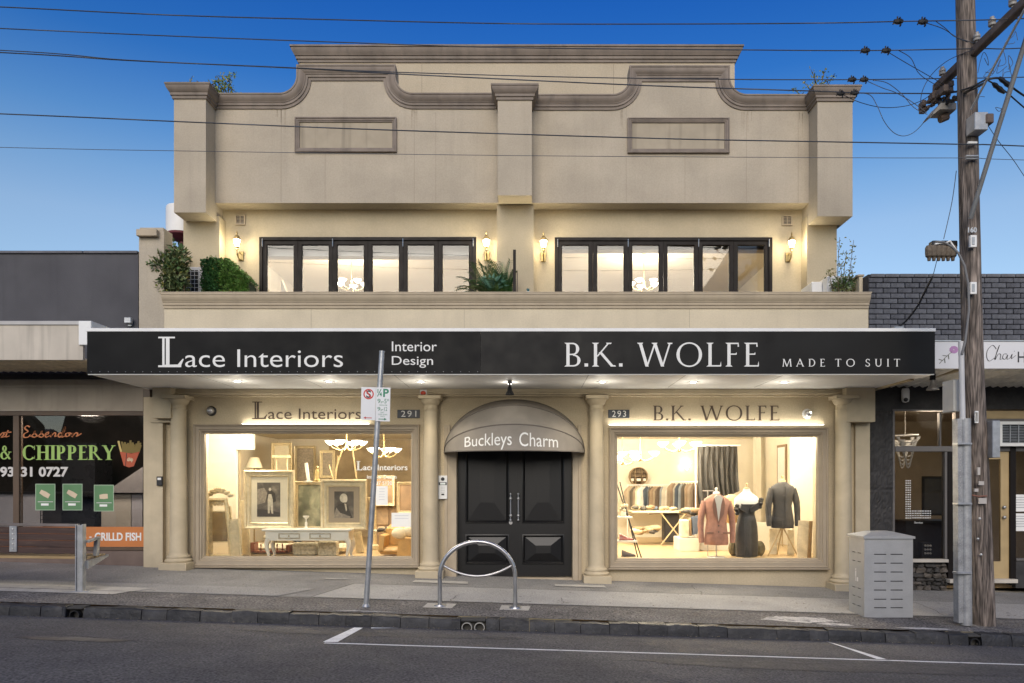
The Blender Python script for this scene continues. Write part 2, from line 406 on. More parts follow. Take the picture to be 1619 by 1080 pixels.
def lace(x0, xL, x1, zb, zL, zl, Y, m, parent, name='lettering', bold=.01):
    mb = MB()
    for i, p in enumerate(deco_L(x0, xL, zb, zL)): mb.prism(p, Y-.003-(i % 4)*.0005, Y)
    vs, fs = text2d('ace Interiors', bold); vs = fit(vs, xL-.0, x1, zb, zl); n = len(mb.v)
    mb.add([(x, Y-.0045, z) for x, z in vs], fs)
    return mb.build(name, m, parent, smooth=0)
# ================================================================== GROUND
ASPH = mat('road_asphalt', (.082,.078,.078), .85, var=.2, vs=.9, bump=1.0, bs=70, grain=.75, gs=48, col2=(.10,.094,.092), c2s=.8)
VERGE = mat('coarse_asphalt', (.135,.126,.118), .9, var=.25, vs=2.2, bump=1.0, bs=70, grain=.9, gs=42)
PATH = mat('footpath_asphalt', (.25,.243,.23), .9, var=.14, vs=.9, bump=.6, bs=80, grain=.35, gs=55, col2=(.21,.204,.195), c2s=1.3)
PATHL = mat('footpath_light', (.36,.35,.33), .9, var=.12, vs=1.4, bump=.5, bs=80, grain=.3, gs=60)
CONC = mat('concrete', (.44,.42,.38), .85, var=.14, vs=5, bump=.3, bs=90, grain=.12, gs=70)
BLUEST = mat('bluestone', (.022,.0225,.026), .6, var=.4, vs=5, bump=.9, bs=25, grain=.2, gs=60)
BLUEST2 = mat('bluestone_worn', (.034,.034,.037), .65, var=.4, vs=6, bump=.9, bs=20, grain=.2, gs=60, col2=(.06,.058,.055), c2s=9, c2t=.62)
ROADW = mat('road_marking', (.82,.82,.80), .75, var=.12, vs=5, grain=.15, gs=90, col2=(.45,.45,.45), c2s=14, c2t=.66)

def sheet(name, pts, off, m, n=1, kind='structure', parent=None):
    mb = MB(); mb.add([(x, y, ground(x, y)+off) for x, y in pts], [tuple(range(len(pts)))])
    o = mb.build(name, m, parent, smooth=0)
    if kind: o['kind'] = kind
    return o
# road: cross-section strips, running far along the street
mb = MB(); ys = [KERB_Y-.0015, KERB_Y-1, KERB_Y-2, KERB_Y-3.2, KERB_Y-7.2, -25, -400]
for a, b in zip(ys, ys[1:]):
    for x0, x1 in ((-300,-20),(-20,-7),(-7,7),(7,20),(20,300)):
        mb.quad((x0,b,ground(x0,b)),(x1,b,ground(x1,b)),(x1,a,ground(x1,a)),(x0,a,ground(x0,a)))
struct(mb.build('road', ASPH, smooth=0))
mb = MB()
for a, b in ((KERB_Y+.17, -2.4), (-2.4, 0), (0, .3)):
    mb.quad((-300,a,ground(-300,a)),(300,a,ground(300,a)),(300,b,ground(300,b)),(-300,b,ground(-300,b)))
mb.quad((-300,.3,ground(-300,0)-.02),(300,.3,ground(300,0)-.02),(300,400,ground(300,0)-.02),(-300,400,ground(-300,0)-.02))
pave = struct(mb.build('pavement', PATH, smooth=0))
sheet('verge_strip', [(-30,KERB_Y+.16),(30,KERB_Y+.16),(30,-2.38),(-30,-2.38)], .005, VERGE)
lp = [(XX(585,-1.15),-1.14),(XX(1000,-1.15),-1.16),(9,-1.12),(20,-1.14),(20,-2.36),(XX(500,-2.4),-2.36)]
lp[0] = (-2.62,-1.16); lp[-1] = (-2.9,-2.36)
sheet('light_path_strip', lp, .006, PATHL)
sheet('path_strip_left', [(-30,-1.75),(-4.3,-1.72),(-3.05,-1.7),(-3.35,-2.34),(-30,-2.36)], .007, mat('footpath_mid', (.29,.282,.268), .9, var=.12, vs=1.4, bump=.5, bs=80, grain=.3, gs=60))
sheet('bench_slab', [(-12,-2.06),(-5.15,-2.06),(-5.42,-2.62),(-12,-2.62)], .011, CONC)
# repair patches and worn marks on the verge
def blob(name, cx, cy, rx, ry, m, off=.010, n=40, seed=1, jag=.25):
    rnd = random.Random(seed); ph = [rnd.uniform(0, 6.28) for _ in range(6)]; pts = []
    for i in range(n):
        a = 2*PI*i/n; k = 1+jag*(math.sin(2*a+ph[0])*.4+math.sin(5*a+ph[1])*.35+math.sin(9*a+ph[2])*.3+math.sin(14*a+ph[3])*.2)
        pts.append((cx+rx*k*math.cos(a), cy+ry*k*math.sin(a)))
    return sheet(name, pts, off, m)
SPILL = mat('mortar_spill', (.50,.48,.45), .9, var=.25, vs=9, bump=.5, bs=60, grain=.3, gs=60, col2=(.17,.165,.16), c2s=11, c2t=.6)
blob('mortar_patch', 3.43, -2.88, .42, .20, SPILL, seed=3)
blob('mortar_patch', 3.78, -3.12, .22, .07, SPILL, seed=5)
blob('mortar_patch', 4.85, -3.2, .30, .055, SPILL, seed=8)
blob('mortar_patch', -2.0, -3.2, .34, .022, SPILL, seed=9, jag=.5)
blob('mortar_patch', -3.0, -.75, .22, .06, PATHL, seed=12)
sheet('utility_cover', [(-1.78,-.62),(-.95,-.62),(-.93,-.86),(-1.80,-.86)], .010, CONC)
sheet('utility_cover', [(.42,-.60),(1.20,-.60),(1.22,-.80),(.42,-.80)], .010, CONC)
# joints and cracks in the pavement as thin recessed dark seams
SEAM = mat('seam_dirt', (.05,.048,.045), .95, var=.2)
def seam(pts, wd=.008):
    for (xa, ya), (xb, yb) in zip(pts, pts[1:]):
        dx, dy = xb-xa, yb-ya; l = math.hypot(dx, dy); nx, ny = -dy/l*wd/2, dx/l*wd/2
        seams.add([(xa+nx,ya+ny,ground(xa,ya)+.0125),(xb+nx,yb+ny,ground(xb,yb)+.0125),(xb-nx,yb-ny,ground(xb,yb)+.0125),(xa-nx,ya-ny,ground(xa,ya)+.0125)], [(0,1,2,3)])
seams = MB()
seam([(-30,-2.38),(30,-2.375)], .02); seam([(-2.62,-1.16),(20,-1.14)], .008); seam([(-2.62,-1.16),(-2.9,-2.36)], .012)
def crack(x, y, dx, dy, n, seed):
    r = random.Random(seed); p = [(x, y)]
    for i in range(n): x += dx/n+r.uniform(-.04,.04); y += dy/n+r.uniform(-.03,.03); p.append((x, y))
    seam(p, .007)
crack(-1.03,-2.35,.05,.55,7,1); crack(-1.75,-2.3,.1,.35,6,4); crack(.45,-2.3,.06,.4,6,6); crack(2.6,-1.2,.2,1.0,10,7); crack(-5.6,-.2,2.2,-.1,14,9); crack(5.6,-2.3,.3,1.9,12,11)
struct(seams.build('pavement_joint', SEAM, pave, smooth=0))
# kerb of bluestone blocks with three drain outlets
kerb = bpy.data.objects.new('kerb', None); S.collection.objects.link(kerb); kerb['kind'] = 'structure'
def kx(px): return XX(px, KERB_Y)
drains = {(103,132): 'one', (727,768): 'two', (1530,1552): 'one'}
edges = [-40,-5,16,60,94,132,174,222,262,315,365,408,446,500,502]
cuts = [-30,15,64,98,104,131,175,224,264,316,365,407,457,504,547,587,633,678,728,768,790,837,877,918,964,1010,1055,1105,1150,1228,1280,1310,1362,1400,1448,1500,1531,1552,1600,1650,1700]
rk = random.Random(3)
def kerbstone(xa, xb, j):
    b = MB(); g = .003; xa += g; xb -= g; nseg = 4; dz = rk.uniform(-.012,.010); dy = rk.uniform(-.010,.008)
    ztop = lambda x: ground(x, KERB_Y)+.002+dz+rk.uniform(-.007,.006)
    secs = []
    for i in range(nseg+1):
        x = xa+(xb-xa)*i/nseg; e = .006 if i in (0, nseg) else 0; z1 = ztop(x)-e*.6; z0 = ground(x, KERB_Y)-.26
        secs.append([(x,KERB_Y+.165,z0),(x,KERB_Y+.165,z1),(x,KERB_Y+.012+rk.uniform(0,.008),z1),(x,KERB_Y+.002+e+dy,z1-.010-rk.uniform(0,.006)),(x,KERB_Y-.012+e+dy+rk.uniform(-.006,.006),z1-.08),(x,KERB_Y-.016+e+dy,z0)])
    vs = [p for s_ in secs for p in s_]; fs = []
    for i in range(nseg):
        for k in range(6): fs.append((i*6+k, i*6+(k+1)%6, (i+1)*6+(k+1)%6, (i+1)*6+k))
    fs += [tuple(range(6))[::-1], tuple(range(nseg*6, nseg*6+6))]
    b.add(vs, fs); return b.build('kerb_stone', BLUEST if rk.random() < .6 else BLUEST2, kerb, smooth=25)
for i in range(len(cuts)-1):
    a, b = cuts[i], cuts[i+1]
    if (a, b) in ((104,131), (728,768), (1531,1552)): continue
    kerbstone(kx(a), kx(b), i)
x = kx(-30)
for i in range(18): kerbstone(x-.38, x, i); x -= .38
x = kx(1700)
for i in range(18): kerbstone(x, x+.38, i); x += .38
mb = MB(); mb.zprism([(-30,KERB_Y-.03),(30,KERB_Y-.03),(30,KERB_Y+.10),(-30,KERB_Y+.10)], lambda x,y: ground(x,KERB_Y)-.34, lambda x,y: ground(x,KERB_Y)-.178)
mb.build('kerb_bed', BLUEST, kerb, smooth=0)
for a, b, n in ((104,131,1),(728,768,2),(1531,1552,1)):
    xa, xb = kx(a), kx(b); zc = ground((xa+xb)/2, KERB_Y)
    m_ = MB(); m_.box(xa+.004, xb-.004, KERB_Y+.07, KERB_Y+.16, zc-.25, zc-.002); m_.box(xa+.004, xb-.004, KERB_Y, KERB_Y+.069, zc-.03, zc-.006, .008)
    m_.build('drain_recess', SEAM, kerb, smooth=0)
    for k in range(n):
        c = xa+(xb-xa)*((k+.5)/n); rr = .062 if n == 2 else .058
        p = MB(); prof = [(rr, 0), (rr, .1), (rr-.007, .1), (rr-.007, 0), (rr, 0)]
        vs = []; 
        for i in range(20):
            a_ = 2*PI*i/20
            for r_, d_ in ((rr,-.015),(rr,.07),(rr-.008,.07),(rr-.008,-.015)): vs.append((c+r_*math.cos(a_), KERB_Y+.01+d_, zc-.10+r_*math.sin(a_)))
        p.add(vs, [(i*4+k_, i*4+(k_+1)%4, ((i+1)%20)*4+(k_+1)%4, ((i+1)%20)*4+k_) for i in range(20) for k_ in range(4)])
        p.build('drain_pipe', CONC if n == 2 else DARKM, kerb)
# parking bay markings
def unroad(px, py):                                   # where a photo pixel meets the road
    y = -5
    for _ in range(40):
        d = CD+y; x = (px-CX)*d/FPX; z = ground(x, y); dn = (CZ-z)*FPX/(py-765); y = (y+(dn-CD))/2
    return XX(px, y), y
def mark(name, p):
    o = sheet(name, [unroad(*q) for q in p], .004, ROADW); return o
A_, B_ = unroad(512,1017.5), unroad(1619,1051)
yl = (A_[1]+B_[1])/2
mk = MB()
def strip(x0, x1, y, wd, n=14, seed=1):
    r = random.Random(seed); top = [(x0+(x1-x0)*i/n, y+wd/2+r.uniform(-.004,.004)) for i in range(n+1)]; bot = [(x, yy-wd+r.uniform(-.004,.004)) for x, yy in top][::-1]
    return top+bot
sheet('bay_line', strip(A_[0], 10, yl, .055, 60), .004, ROADW)
mark('bay_line', [(560,993),(574,993.5),(534,1016),(510,1016)]).location.z = .003
mark('bay_line', [(1306,1012),(1320,1012.5),(1402,1043.5),(1386,1043)]).location.z = .003
mark('bay_line', [(587,989.8),(630,990.6),(630,993.4),(587,992.6)])
# tyre scuffs
SCUFF = mat('tyre_scuff', (.10,.097,.095), .9, var=.3, grain=.4, gs=90)

# gum spots, grit and fallen leaves
rg = random.Random(17); gb = MB()
for i in range(260):
    x, y = rg.uniform(-7.5,7.5), rg.uniform(-3.2,-.1); r_ = rg.uniform(.008,.022); gb.add([(x+r_*math.cos(a*PI/3), y+r_*.8*math.sin(a*PI/3), ground(x,y)+.014) for a in range(6)], [tuple(range(6))])
o = gb.build('gum_spots', mat('gum_spot', (.09,.085,.08), .8, var=.2), pave, smooth=0); o['kind'] = 'stuff'
gb = MB()
for i in range(420):
    x = rg.uniform(-8,8); y = KERB_Y-abs(rg.gauss(.03,.10)) if rg.random() < .7 else rg.uniform(-3.3,-.1); z = ground(x,y)+.016; r_ = rg.uniform(.006,.018); a = rg.uniform(0,6)
    gb.add([(x+r_*math.cos(a),y+r_*math.sin(a),z),(x+r_*.5*math.cos(a+1.6),y+r_*.5*math.sin(a+1.6),z+.006),(x-r_*math.cos(a),y-r_*math.sin(a),z),(x+r_*.5*math.cos(a-1.6),y+r_*.5*math.sin(a-1.6),z+.003)], [(0,1,2,3)])
o = gb.build('leaf_litter', mat('litter_leaf', (.22,.18,.12), .9, var=.3, vs=30), None, smooth=0); o['kind'] = 'stuff'
blob('road_patch', -1.6, -4.05, 1.5, .16, mat('road_patch_tar', (.062,.059,.060), .8, var=.2, grain=.7, gs=48), off=.003, seed=21, jag=.12)
blob('road_patch', 3.2, -5.2, 2.2, .28, MATS['road_patch_tar'], off=.003, seed=23, jag=.1)
blob('oil_stain', -4.4, -5.0, .5, .12, mat('oil_stain_dark', (.035,.034,.035), .5, var=.2, grain=.5, gs=48), off=.0035, seed=25)
seams = MB()
def rcrack(x, y, dx, dy, n, seed):
    r = random.Random(seed); p = [(x, y)]
    for i in range(n): x += dx/n+r.uniform(-.05,.05); y += dy/n+r.uniform(-.04,.04); p.append((x, y))
    for (xa, ya), (xb, yb) in zip(p, p[1:]):
        l = math.hypot(xb-xa, yb-ya); nx, ny = -(yb-ya)/l*.004, (xb-xa)/l*.004
        seams.add([(xa+nx,ya+ny,ground(xa,ya)+.0035),(xb+nx,yb+ny,ground(xb,yb)+.0035),(xb-nx,yb-ny,ground(xb,yb)+.0035),(xa-nx,ya-ny,ground(xa,ya)+.0035)], [(0,1,2,3)])
rcrack(-6,-4.6,3.4,-.4,26,1); rcrack(.5,-5.3,3.0,.35,22,2); rcrack(-1.5,-4.9,.4,-1.0,9,3)
struct(seams.build('road_cracks', SEAM, smooth=0))
# ================================================================== MAIN BUILDING
bld = thing('shop_building', 'two storey cream and beige rendered shop building with scrolled parapet and columns', 'building', (0, 0, 0))
bld['label'] = 'two storey beige rendered shop building with scrolled parapet, columns and long black window rows'
BX0, BX1 = XX(232), XX(1373)
W1 = (XX(308.5), XX(661.5), ZZ(894), ZZ(671.5)); W2 = (XX(964.5), XX(1304.5), ZZ(897), ZZ(676.5))
G1 = (XX(324.7), XX(651.4), ZZ(883), ZZ(684.5)); G2 = (XX(974.7), XX(1288.5), ZZ(885.4), ZZ(687.5))
DR = (XX(722.5), XX(905), -.3, ZZ(690))
ZB = ZZ(466)                                           # top of the balcony parapet
wl = MB(); wl.holes(XX(262), BX1, -.8, 3.14, [(G1[0]-.06, G1[1]+.06, G1[2]-.05, G1[3]+.05), (G2[0]-.06, G2[1]+.06, G2[2]-.05, G2[3]+.05), (DR[0], DR[1], -.9, DR[3])], 0, .25)
wl.build('street_wall', RENDER_LOW, bld, smooth=0)
# balcony parapet and its moulded coping
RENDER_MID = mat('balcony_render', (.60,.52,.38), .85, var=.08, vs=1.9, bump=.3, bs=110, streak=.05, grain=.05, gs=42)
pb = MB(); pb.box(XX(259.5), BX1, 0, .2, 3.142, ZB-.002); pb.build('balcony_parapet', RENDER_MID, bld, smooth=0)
def crown(hh, pp, k=1.0):                              # moulding profile: (distance down from top, projection)
    return [(0,0),(0,pp),(hh*.10,pp),(hh*.14,pp*.90),(hh*.20,pp*.90),(hh*.32,pp*.84),(hh*.46,pp*.66),(hh*.56,pp*.50),(hh*.60,pp*.50),(hh*.62,pp*.40),(hh*.78,pp*.38),(hh*.80,pp*.22),(hh,pp*.18),(hh,0)]
cp = MB(); hh = ZB-ZZ(488)
cp.sweep([(XX(259.5)-.0, .0, ZB), (BX1-.003, .0, ZB)], (0,-1,0), crown(hh, .11), flip=-1)
cp.box(XX(257), BX1+.01, -.115, .215, ZB, ZB+.02, .004)
cp.build('parapet_coping', CAPTRIM, bld, smooth=30)
# left party pillar with cap and its receding wing wall
pl = MB(); pl.box(XX(219.5), XX(259), .004, .3, -.6 if False else 3.0, ZZ(364.5)); pl.box(XX(221), XX(258), .0, .31, ZZ(364.5), ZZ(360))
pl.box(XX(259)-.16, XX(259)-.001, .3, 7.5, 3.0, ZZ(385)); pl.build('party_pillar', RENDER, bld, smooth=0)
c_ = MB(); c_.box(XX(214.5,-.1), XX(247,-.1), -.09, .0, ZZ(375.5), ZZ(365), .006); c_.build('pillar_cap', CAPTRIM, bld)
c_ = MB(); c_.box(XX(259)-.19, XX(259)+.03, .31, 7.5, ZZ(385)+.001, ZZ(385)+.04, .006); c_.build('wing_coping', CAPTRIM, bld)
rw = MB(); rw.box(BX1-.06, BX1-.002, .2, .85, 3.0, ZZ(432)); rw.build('wing_wall', RENDER_MID, bld, smooth=0)
c_ = MB(); c_.box(BX1-.09, BX1+.02, .18, .87, ZZ(432)+.001, ZZ(432)+.035, .006); c_.build('wing_coping', CAPTRIM, bld)
# upper storey: window wall
YW, YP, YA, YL = 1.20, .88, .50, .93                   # window wall, scroll panel, pilaster fronts, lower pilasters
UX0, UX1 = XX(300, YL), XX(1323, YL)
def ux(px): return XX(px, YW)
def uz(py): return ZZ(py, YW)
U1 = (ux(410.5), ux(753), 3.75, uz(375.5)); U2 = (ux(877), ux(1220.5), 3.75, uz(376))
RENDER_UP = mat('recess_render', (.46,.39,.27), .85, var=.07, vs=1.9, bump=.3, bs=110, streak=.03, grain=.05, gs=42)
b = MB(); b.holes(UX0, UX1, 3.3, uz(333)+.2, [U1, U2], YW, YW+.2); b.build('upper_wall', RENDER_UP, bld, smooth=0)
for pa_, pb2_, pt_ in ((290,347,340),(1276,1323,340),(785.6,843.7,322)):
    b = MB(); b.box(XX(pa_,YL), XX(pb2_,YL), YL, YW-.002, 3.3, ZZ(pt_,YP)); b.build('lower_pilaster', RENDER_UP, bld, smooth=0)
# scroll-topped panel: outline with two raised bays
def arc(cx, cz, r, a0, a1, n=10): return [(cx+r*math.cos(a0+(a1-a0)*i/n), cz+r*math.sin(a0+(a1-a0)*i/n)) for i in range(n+1)]
px_ = lambda v: XX(v, YP); pz_ = lambda v: ZZ(v, YP)
def bay_top(xl, xa, xb, xr, yflat, ytop):              # from left flat, up over the bay, down to right flat
    r = (px_(xa)-px_(xa-27)); zf = pz_(yflat); zt = pz_(ytop)
    p = [(px_(xl), zf)]
    p += arc(px_(xa)-r, zf+r, r, -PI/2, 0)
    p += [(px_(xa), zf+r+.05), (px_(xa), zt), (px_(xb), zt), (px_(xb), zf+r+.05)]
    p += arc(px_(xb)+r, zf+r, r, PI, 1.5*PI)
    p += [(px_(xr), zf)]
    return p
topL = bay_top(330, 471.5, 627, 787, 152, 107.5); topR = bay_top(841, 994, 1151.5, 1290, 154, 109)
def panel(top, zb):
    x0, x1 = top[0][0], top[-1][0]
    poly = top[::-1] + [(x0, zb), (x1, zb)]
    return poly
zpb = ZZ(321, YP)
b = MB()
for top in (topL, topR):
    x0, x1 = top[0][0], top[-1][0]
    # cut into convex columns so the outline stays clean
    for (xa, za), (xb, zb_) in zip(top, top[1:]):
        if xb-xa > 1e-4: b.prism([(xa, zpb), (xb, zpb), (xb, zb_-.003), (xa, za-.003)], YP, YP+.20)
b.build('scroll_panel', RENDER, bld, smooth=0)
b = MB(); b.box(XX(330,YP), XX(1290,YP), YP+.02, YW+.3, zpb+.001, zpb+.09); b.box(XX(330,YP), XX(1290,YP), YP+.2, YP+.35, zpb+.09, ZZ(154,YP)-.05); b.build('panel_soffit', RENDER, bld, smooth=0)
b = MB(); ct = crown(.235, .115)
b.sweep([(x, YP, z) for x, z in topL], (0,-1,0), ct, flip=-1); b.sweep([(x, YP, z) for x, z in topR], (0,-1,0), ct, flip=-1)
b.build('scroll_cornice', TRIM, bld, smooth=30)
# pilasters of the upper storey with stepped caps
def pier(x0, x1, zt, zbm, yb, side='both'):
    m_ = MB(); m_.box(x0, x1, YA, yb, zbm, zt); 
    m_.build('upper_pilaster', RENDER, bld, smooth=0)
    c = MB(); h_, o_ = .235, .115
    prof = [(0,0),(o_*.2,0),(o_*.24,h_*.2),(o_*.4,h_*.22),(o_*.42,h_*.4),(o_*.5,h_*.42),(o_*.68,h_*.55),(o_*.88,h_*.72),(o_*.9,h_*.84),(o_,h_*.88),(o_,h_),(0,h_)]
    c.sweep([(x0, yb, zt-h_+.002), (x0, YA, zt-h_+.002), (x1, YA, zt-h_+.002), (x1, yb, zt-h_+.002)], (0,0,1), prof, flip=-1)
    c.box(x0+.01, x1-.01, YA+.01, yb, zt-.03, zt+.0)
    c.build('pilaster_cap', TRIM, bld, smooth=30)
pier(XX(275,YA), XX(325.5,YA), ZZ(135.5,YA), ZZ(336,YA), YP+.45)
pier(XX(787,YA), XX(841,YA), ZZ(137.5,YA), ZZ(309,YA), YP-.002)
pier(XX(1292.5,YA), XX(1348,YA), ZZ(139.5,YA), ZZ(342,YA), YP+.45)
# side walls of the upper storey
b = MB()
for xa, xb in ((UX0+.02, UX0+.22), (UX1-.22, UX1-.02)): b.box(xa, xb, YW+.2, 7.5, 3.0, ZZ(160,YP))
b.box(UX0+.02, UX1-.02, 7.3, 7.5, 3.0, ZZ(160,YP)); b.build('upper_side_wall', RENDER, bld, smooth=0)
b = MB(); b.box(UX0+.02, UX1-.02, YW+.35, 7.5, 7.4, 7.5); b.build('upper_roof', DKGREY, bld, smooth=0)
# tall rear parapet with a heavy cornice
YR = 1.9
b = MB(); b.box(XX(473,YR), XX(1161.5,YR), YR, YR+1.4, 7.4, ZZ(80,YR)); b.build('rear_parapet', mat('rear_render', (.45,.385,.285), .85, var=.08, vs=1.2, bump=.2, bs=120, streak=.04, grain=.08, gs=40), bld, smooth=0)
b = MB(); h_, o_ = .275, .14
prof = [(0,0),(o_*.15,0),(o_*.2,h_*.18),(o_*.35,h_*.2),(o_*.38,h_*.38),(o_*.5,h_*.4),(o_*.6,h_*.52),(o_*.85,h_*.72),(o_*.88,h_*.86),(o_,h_*.88),(o_,h_),(0,h_)]
x0, x1, zt = XX(473,YR), XX(1161.5,YR), ZZ(77,YR)
b.sweep([(x0,YR+1.4,zt-h_),(x0,YR,zt-h_),(x1,YR,zt-h_),(x1,YR+1.4,zt-h_)], (0,0,1), prof, flip=-1); b.box(x0, x1, YR+.0, YR+1.4, zt-.05, zt-.002)
b.build('rear_cornice', TRIM, bld, smooth=30)
# framed blank panels on the scroll front
fr = [(0,0),(0,.05),(.018,.055),(.03,.04),(.05,.042),(.062,.03),(.075,.028),(.085,.0)]
for (xa, xb, ya, yb) in ((467,627.5,187,241.5),(992,1152.5,188,243)):
    b = MB(); X0, X1, Z0, Z1 = px_(xa), px_(xb), pz_(yb), pz_(ya)
    b.sweep([(X0,YP,Z0),(X1,YP,Z0),(X1,YP,Z1),(X0,YP,Z1)], (0,-1,0), fr, closed=True, flip=1); b.build('panel_frame', TRIM, bld, smooth=30)
    b = MB(); b.box(X0+.08, X1-.08, YP-.006, YP-.001, Z0+.08, Z1-.08); b.build('blank_panel', mat('stained_panel', (.36,.31,.235), .85, var=.08, vs=4, streak=.35) if 'stained_panel' not in MATS else MATS['stained_panel'], bld, smooth=0)
# air vents
for vx in (380, 1244):
    X0, Z0 = ux(vx-8), uz(356 if vx < 800 else 357); b = MB()
    b.sweep([(X0,YW,Z0),(X0+.19,YW,Z0),(X0+.19,YW,Z0+.19),(X0,YW,Z0+.19)], (0,-1,0), [(0,0),(0,.025),(.025,.025),(.025,0)], closed=True)
    v = b.build('air_vent', CAPTRIM, bld); b = MB(); b.box(X0+.026, X0+.164, YW-.006, YW-.002, Z0+.026, Z0+.164); b.build('vent_mesh', DARKM, v)
    b = MB(); b.box(X0+.088, X0+.102, YW-.02, YW-.007, Z0+.026, Z0+.164)
    for k in range(5): b.box(X0+.03, X0+.16, YW-.014, YW-.0075, Z0+.04+k*.025, Z0+.05+k*.025)
    b.build('vent_grille', CAPTRIM, v)
# bifold windows
def bifold(U, glx, name):
    win = MB(); f = .055
    win.sweep([(U[0],YW+.02,U[2]),(U[1],YW+.02,U[2]),(U[1],YW+.02,U[3]),(U[0],YW+.02,U[3])], (0,-1,0), [(0,-.09),(0,.045),(f,.045),(f,-.09)], closed=True)
    wf = win.build('bifold_window', BRONZE, bld)
    n = 6; xa, xb = U[0]+f, U[1]-f; wleaf = (xb-xa)/n
    for i in range(n):
        a, b_ = xa+i*wleaf+.003, xa+(i+1)*wleaf-.003; z0, z1 = U[2]+f+.003, U[3]-f-.004; s_ = .078
        lf = MB(); lf.sweep([(a,YW+.02,z0),(b_,YW+.02,z0),(b_,YW+.02,z1),(a,YW+.02,z1)], (0,-1,0), [(0,-.03),(0,.018),(s_-.01,.018),(s_,.008),(s_,-.03)], closed=True)
        l = lf.build('window_leaf', BRONZE, wf)
        g = MB(); g.box(a+s_-.01, b_-s_+.01, YW+.026, YW+.032, z0+s_-.01, z1-s_+.01); g.build('pane', GLASS, wf, smooth=0)
    for i in (0, 2, 4, 6):
        xh = xa+i*wleaf; h = MB(); h.box(xh-.008, xh+.008, YW-.02, YW-.004, U[3]-.17, U[3]-.03, .003); h.tube([(xh,YW-.022,U[3]-.17),(xh,YW-.022,U[3]-.03)], .008, 6); h.build('hinge', STEEL, wf)
    return wf
JNT = mat('control_joint', (.22,.185,.145), .9)
for jx, y0_, y1_ in ((444.5,175,320),(655,168,320),(514,243,320),(689,178,320),(990,160,320),(1180,180,320),(1083,243,320),(1262,176,320)):
    b = MB(); b.box(px_(jx)-.0018, px_(jx)+.0018, YP-.0015, YP-.0002, pz_(y1_)+.004, pz_(y0_)); b.build('control_joint', JNT, bld, smooth=0)
for jx in (667, 970): b = MB(); b.box(XX(jx,YR)-.003, XX(jx,YR)+.003, YR-.0015, YR-.0002, 7.4, ZZ(101,YR)); b.build('control_joint', JNT, bld, smooth=0)
for jx in (734, 492, 1090): b = MB(); b.box(XX(jx)-.002, XX(jx)+.002, -.0015, -.0002, ZZ(519), ZZ(489)); b.build('control_joint', JNT, bld, smooth=0)
DRIP = mat('drip_stain', (.30,.25,.19), .9, var=.3, vs=20, streak=.3)
rd = random.Random(4)
for xa_, ya_ in ((441,173),(447,172),(650,170),(656,171),(980,174),(1177,177),(1184,176),(1268,177)):
    for k in range(3):
        x_ = px_(xa_)+rd.uniform(-.05,.05); l_ = rd.uniform(.1,.5); w_ = rd.uniform(.003,.008); z_ = pz_(ya_); b = MB(); b.prism([(x_-w_,z_),(x_+w_,z_),(x_+.001,z_-l_),(x_-.001,z_-l_)], YP-.0022, YP-.0018); b.build('drip_stain', DRIP, bld, smooth=0)
bifold(U1, None, 0); bifold(U2, None, 0)
# balcony floor, upper rooms
b = MB(); b.box(BX0+.1, BX1-.1, .2, YW+.2, 3.3, 3.55); b.build('balcony_floor', CONC, bld, smooth=0)
UCZ = 6.45
b = MB()
b.box(UX0+.22, UX1-.22, YW+.2, 7.3, UCZ, UCZ+.1); b.build('upper_ceiling', CREAMI, bld, smooth=0)
b = MB(); b.box(UX0+.22, UX1-.22, YW+.2, 7.3, 3.5, 3.6); b.build('upper_floor', WOODF, bld, smooth=0)
b = MB(); xm = XX(815, 2)
b.box(UX0+.22, UX1-.22, 7.1, 7.298, 3.6, UCZ-.001); b.box(xm-.06, xm+.06, YW+.2, 7.1, 3.6, UCZ-.001)
b.box(UX0+.225, UX0+.25, YW+.2, 7.1, 3.6, UCZ-.001); b.box(UX1-.25, UX1-.225, YW+.2, 7.1, 3.6, UCZ-.001)
b.build('upper_room_wall', CREAMI, bld, smooth=0)
b = MB(); b.prism([(ux(415),4.0),(ux(470),4.0),(ux(415),5.6)], 2.2, 2.35); b.build('stair_wall', mat('interior_beige', (.74,.66,.52), .8), bld, smooth=0)
b = MB(); b.box(U1[0], U1[1], YW+.21, YW+.42, uz(389)-.12, uz(372)+.15); b.box(U2[0], U2[1], YW+.21, YW+.42, uz(389)-.0, uz(372)+.15); b.build('blind_box', mat('blind_grey', (.42,.40,.40), .7), bld, smooth=0)
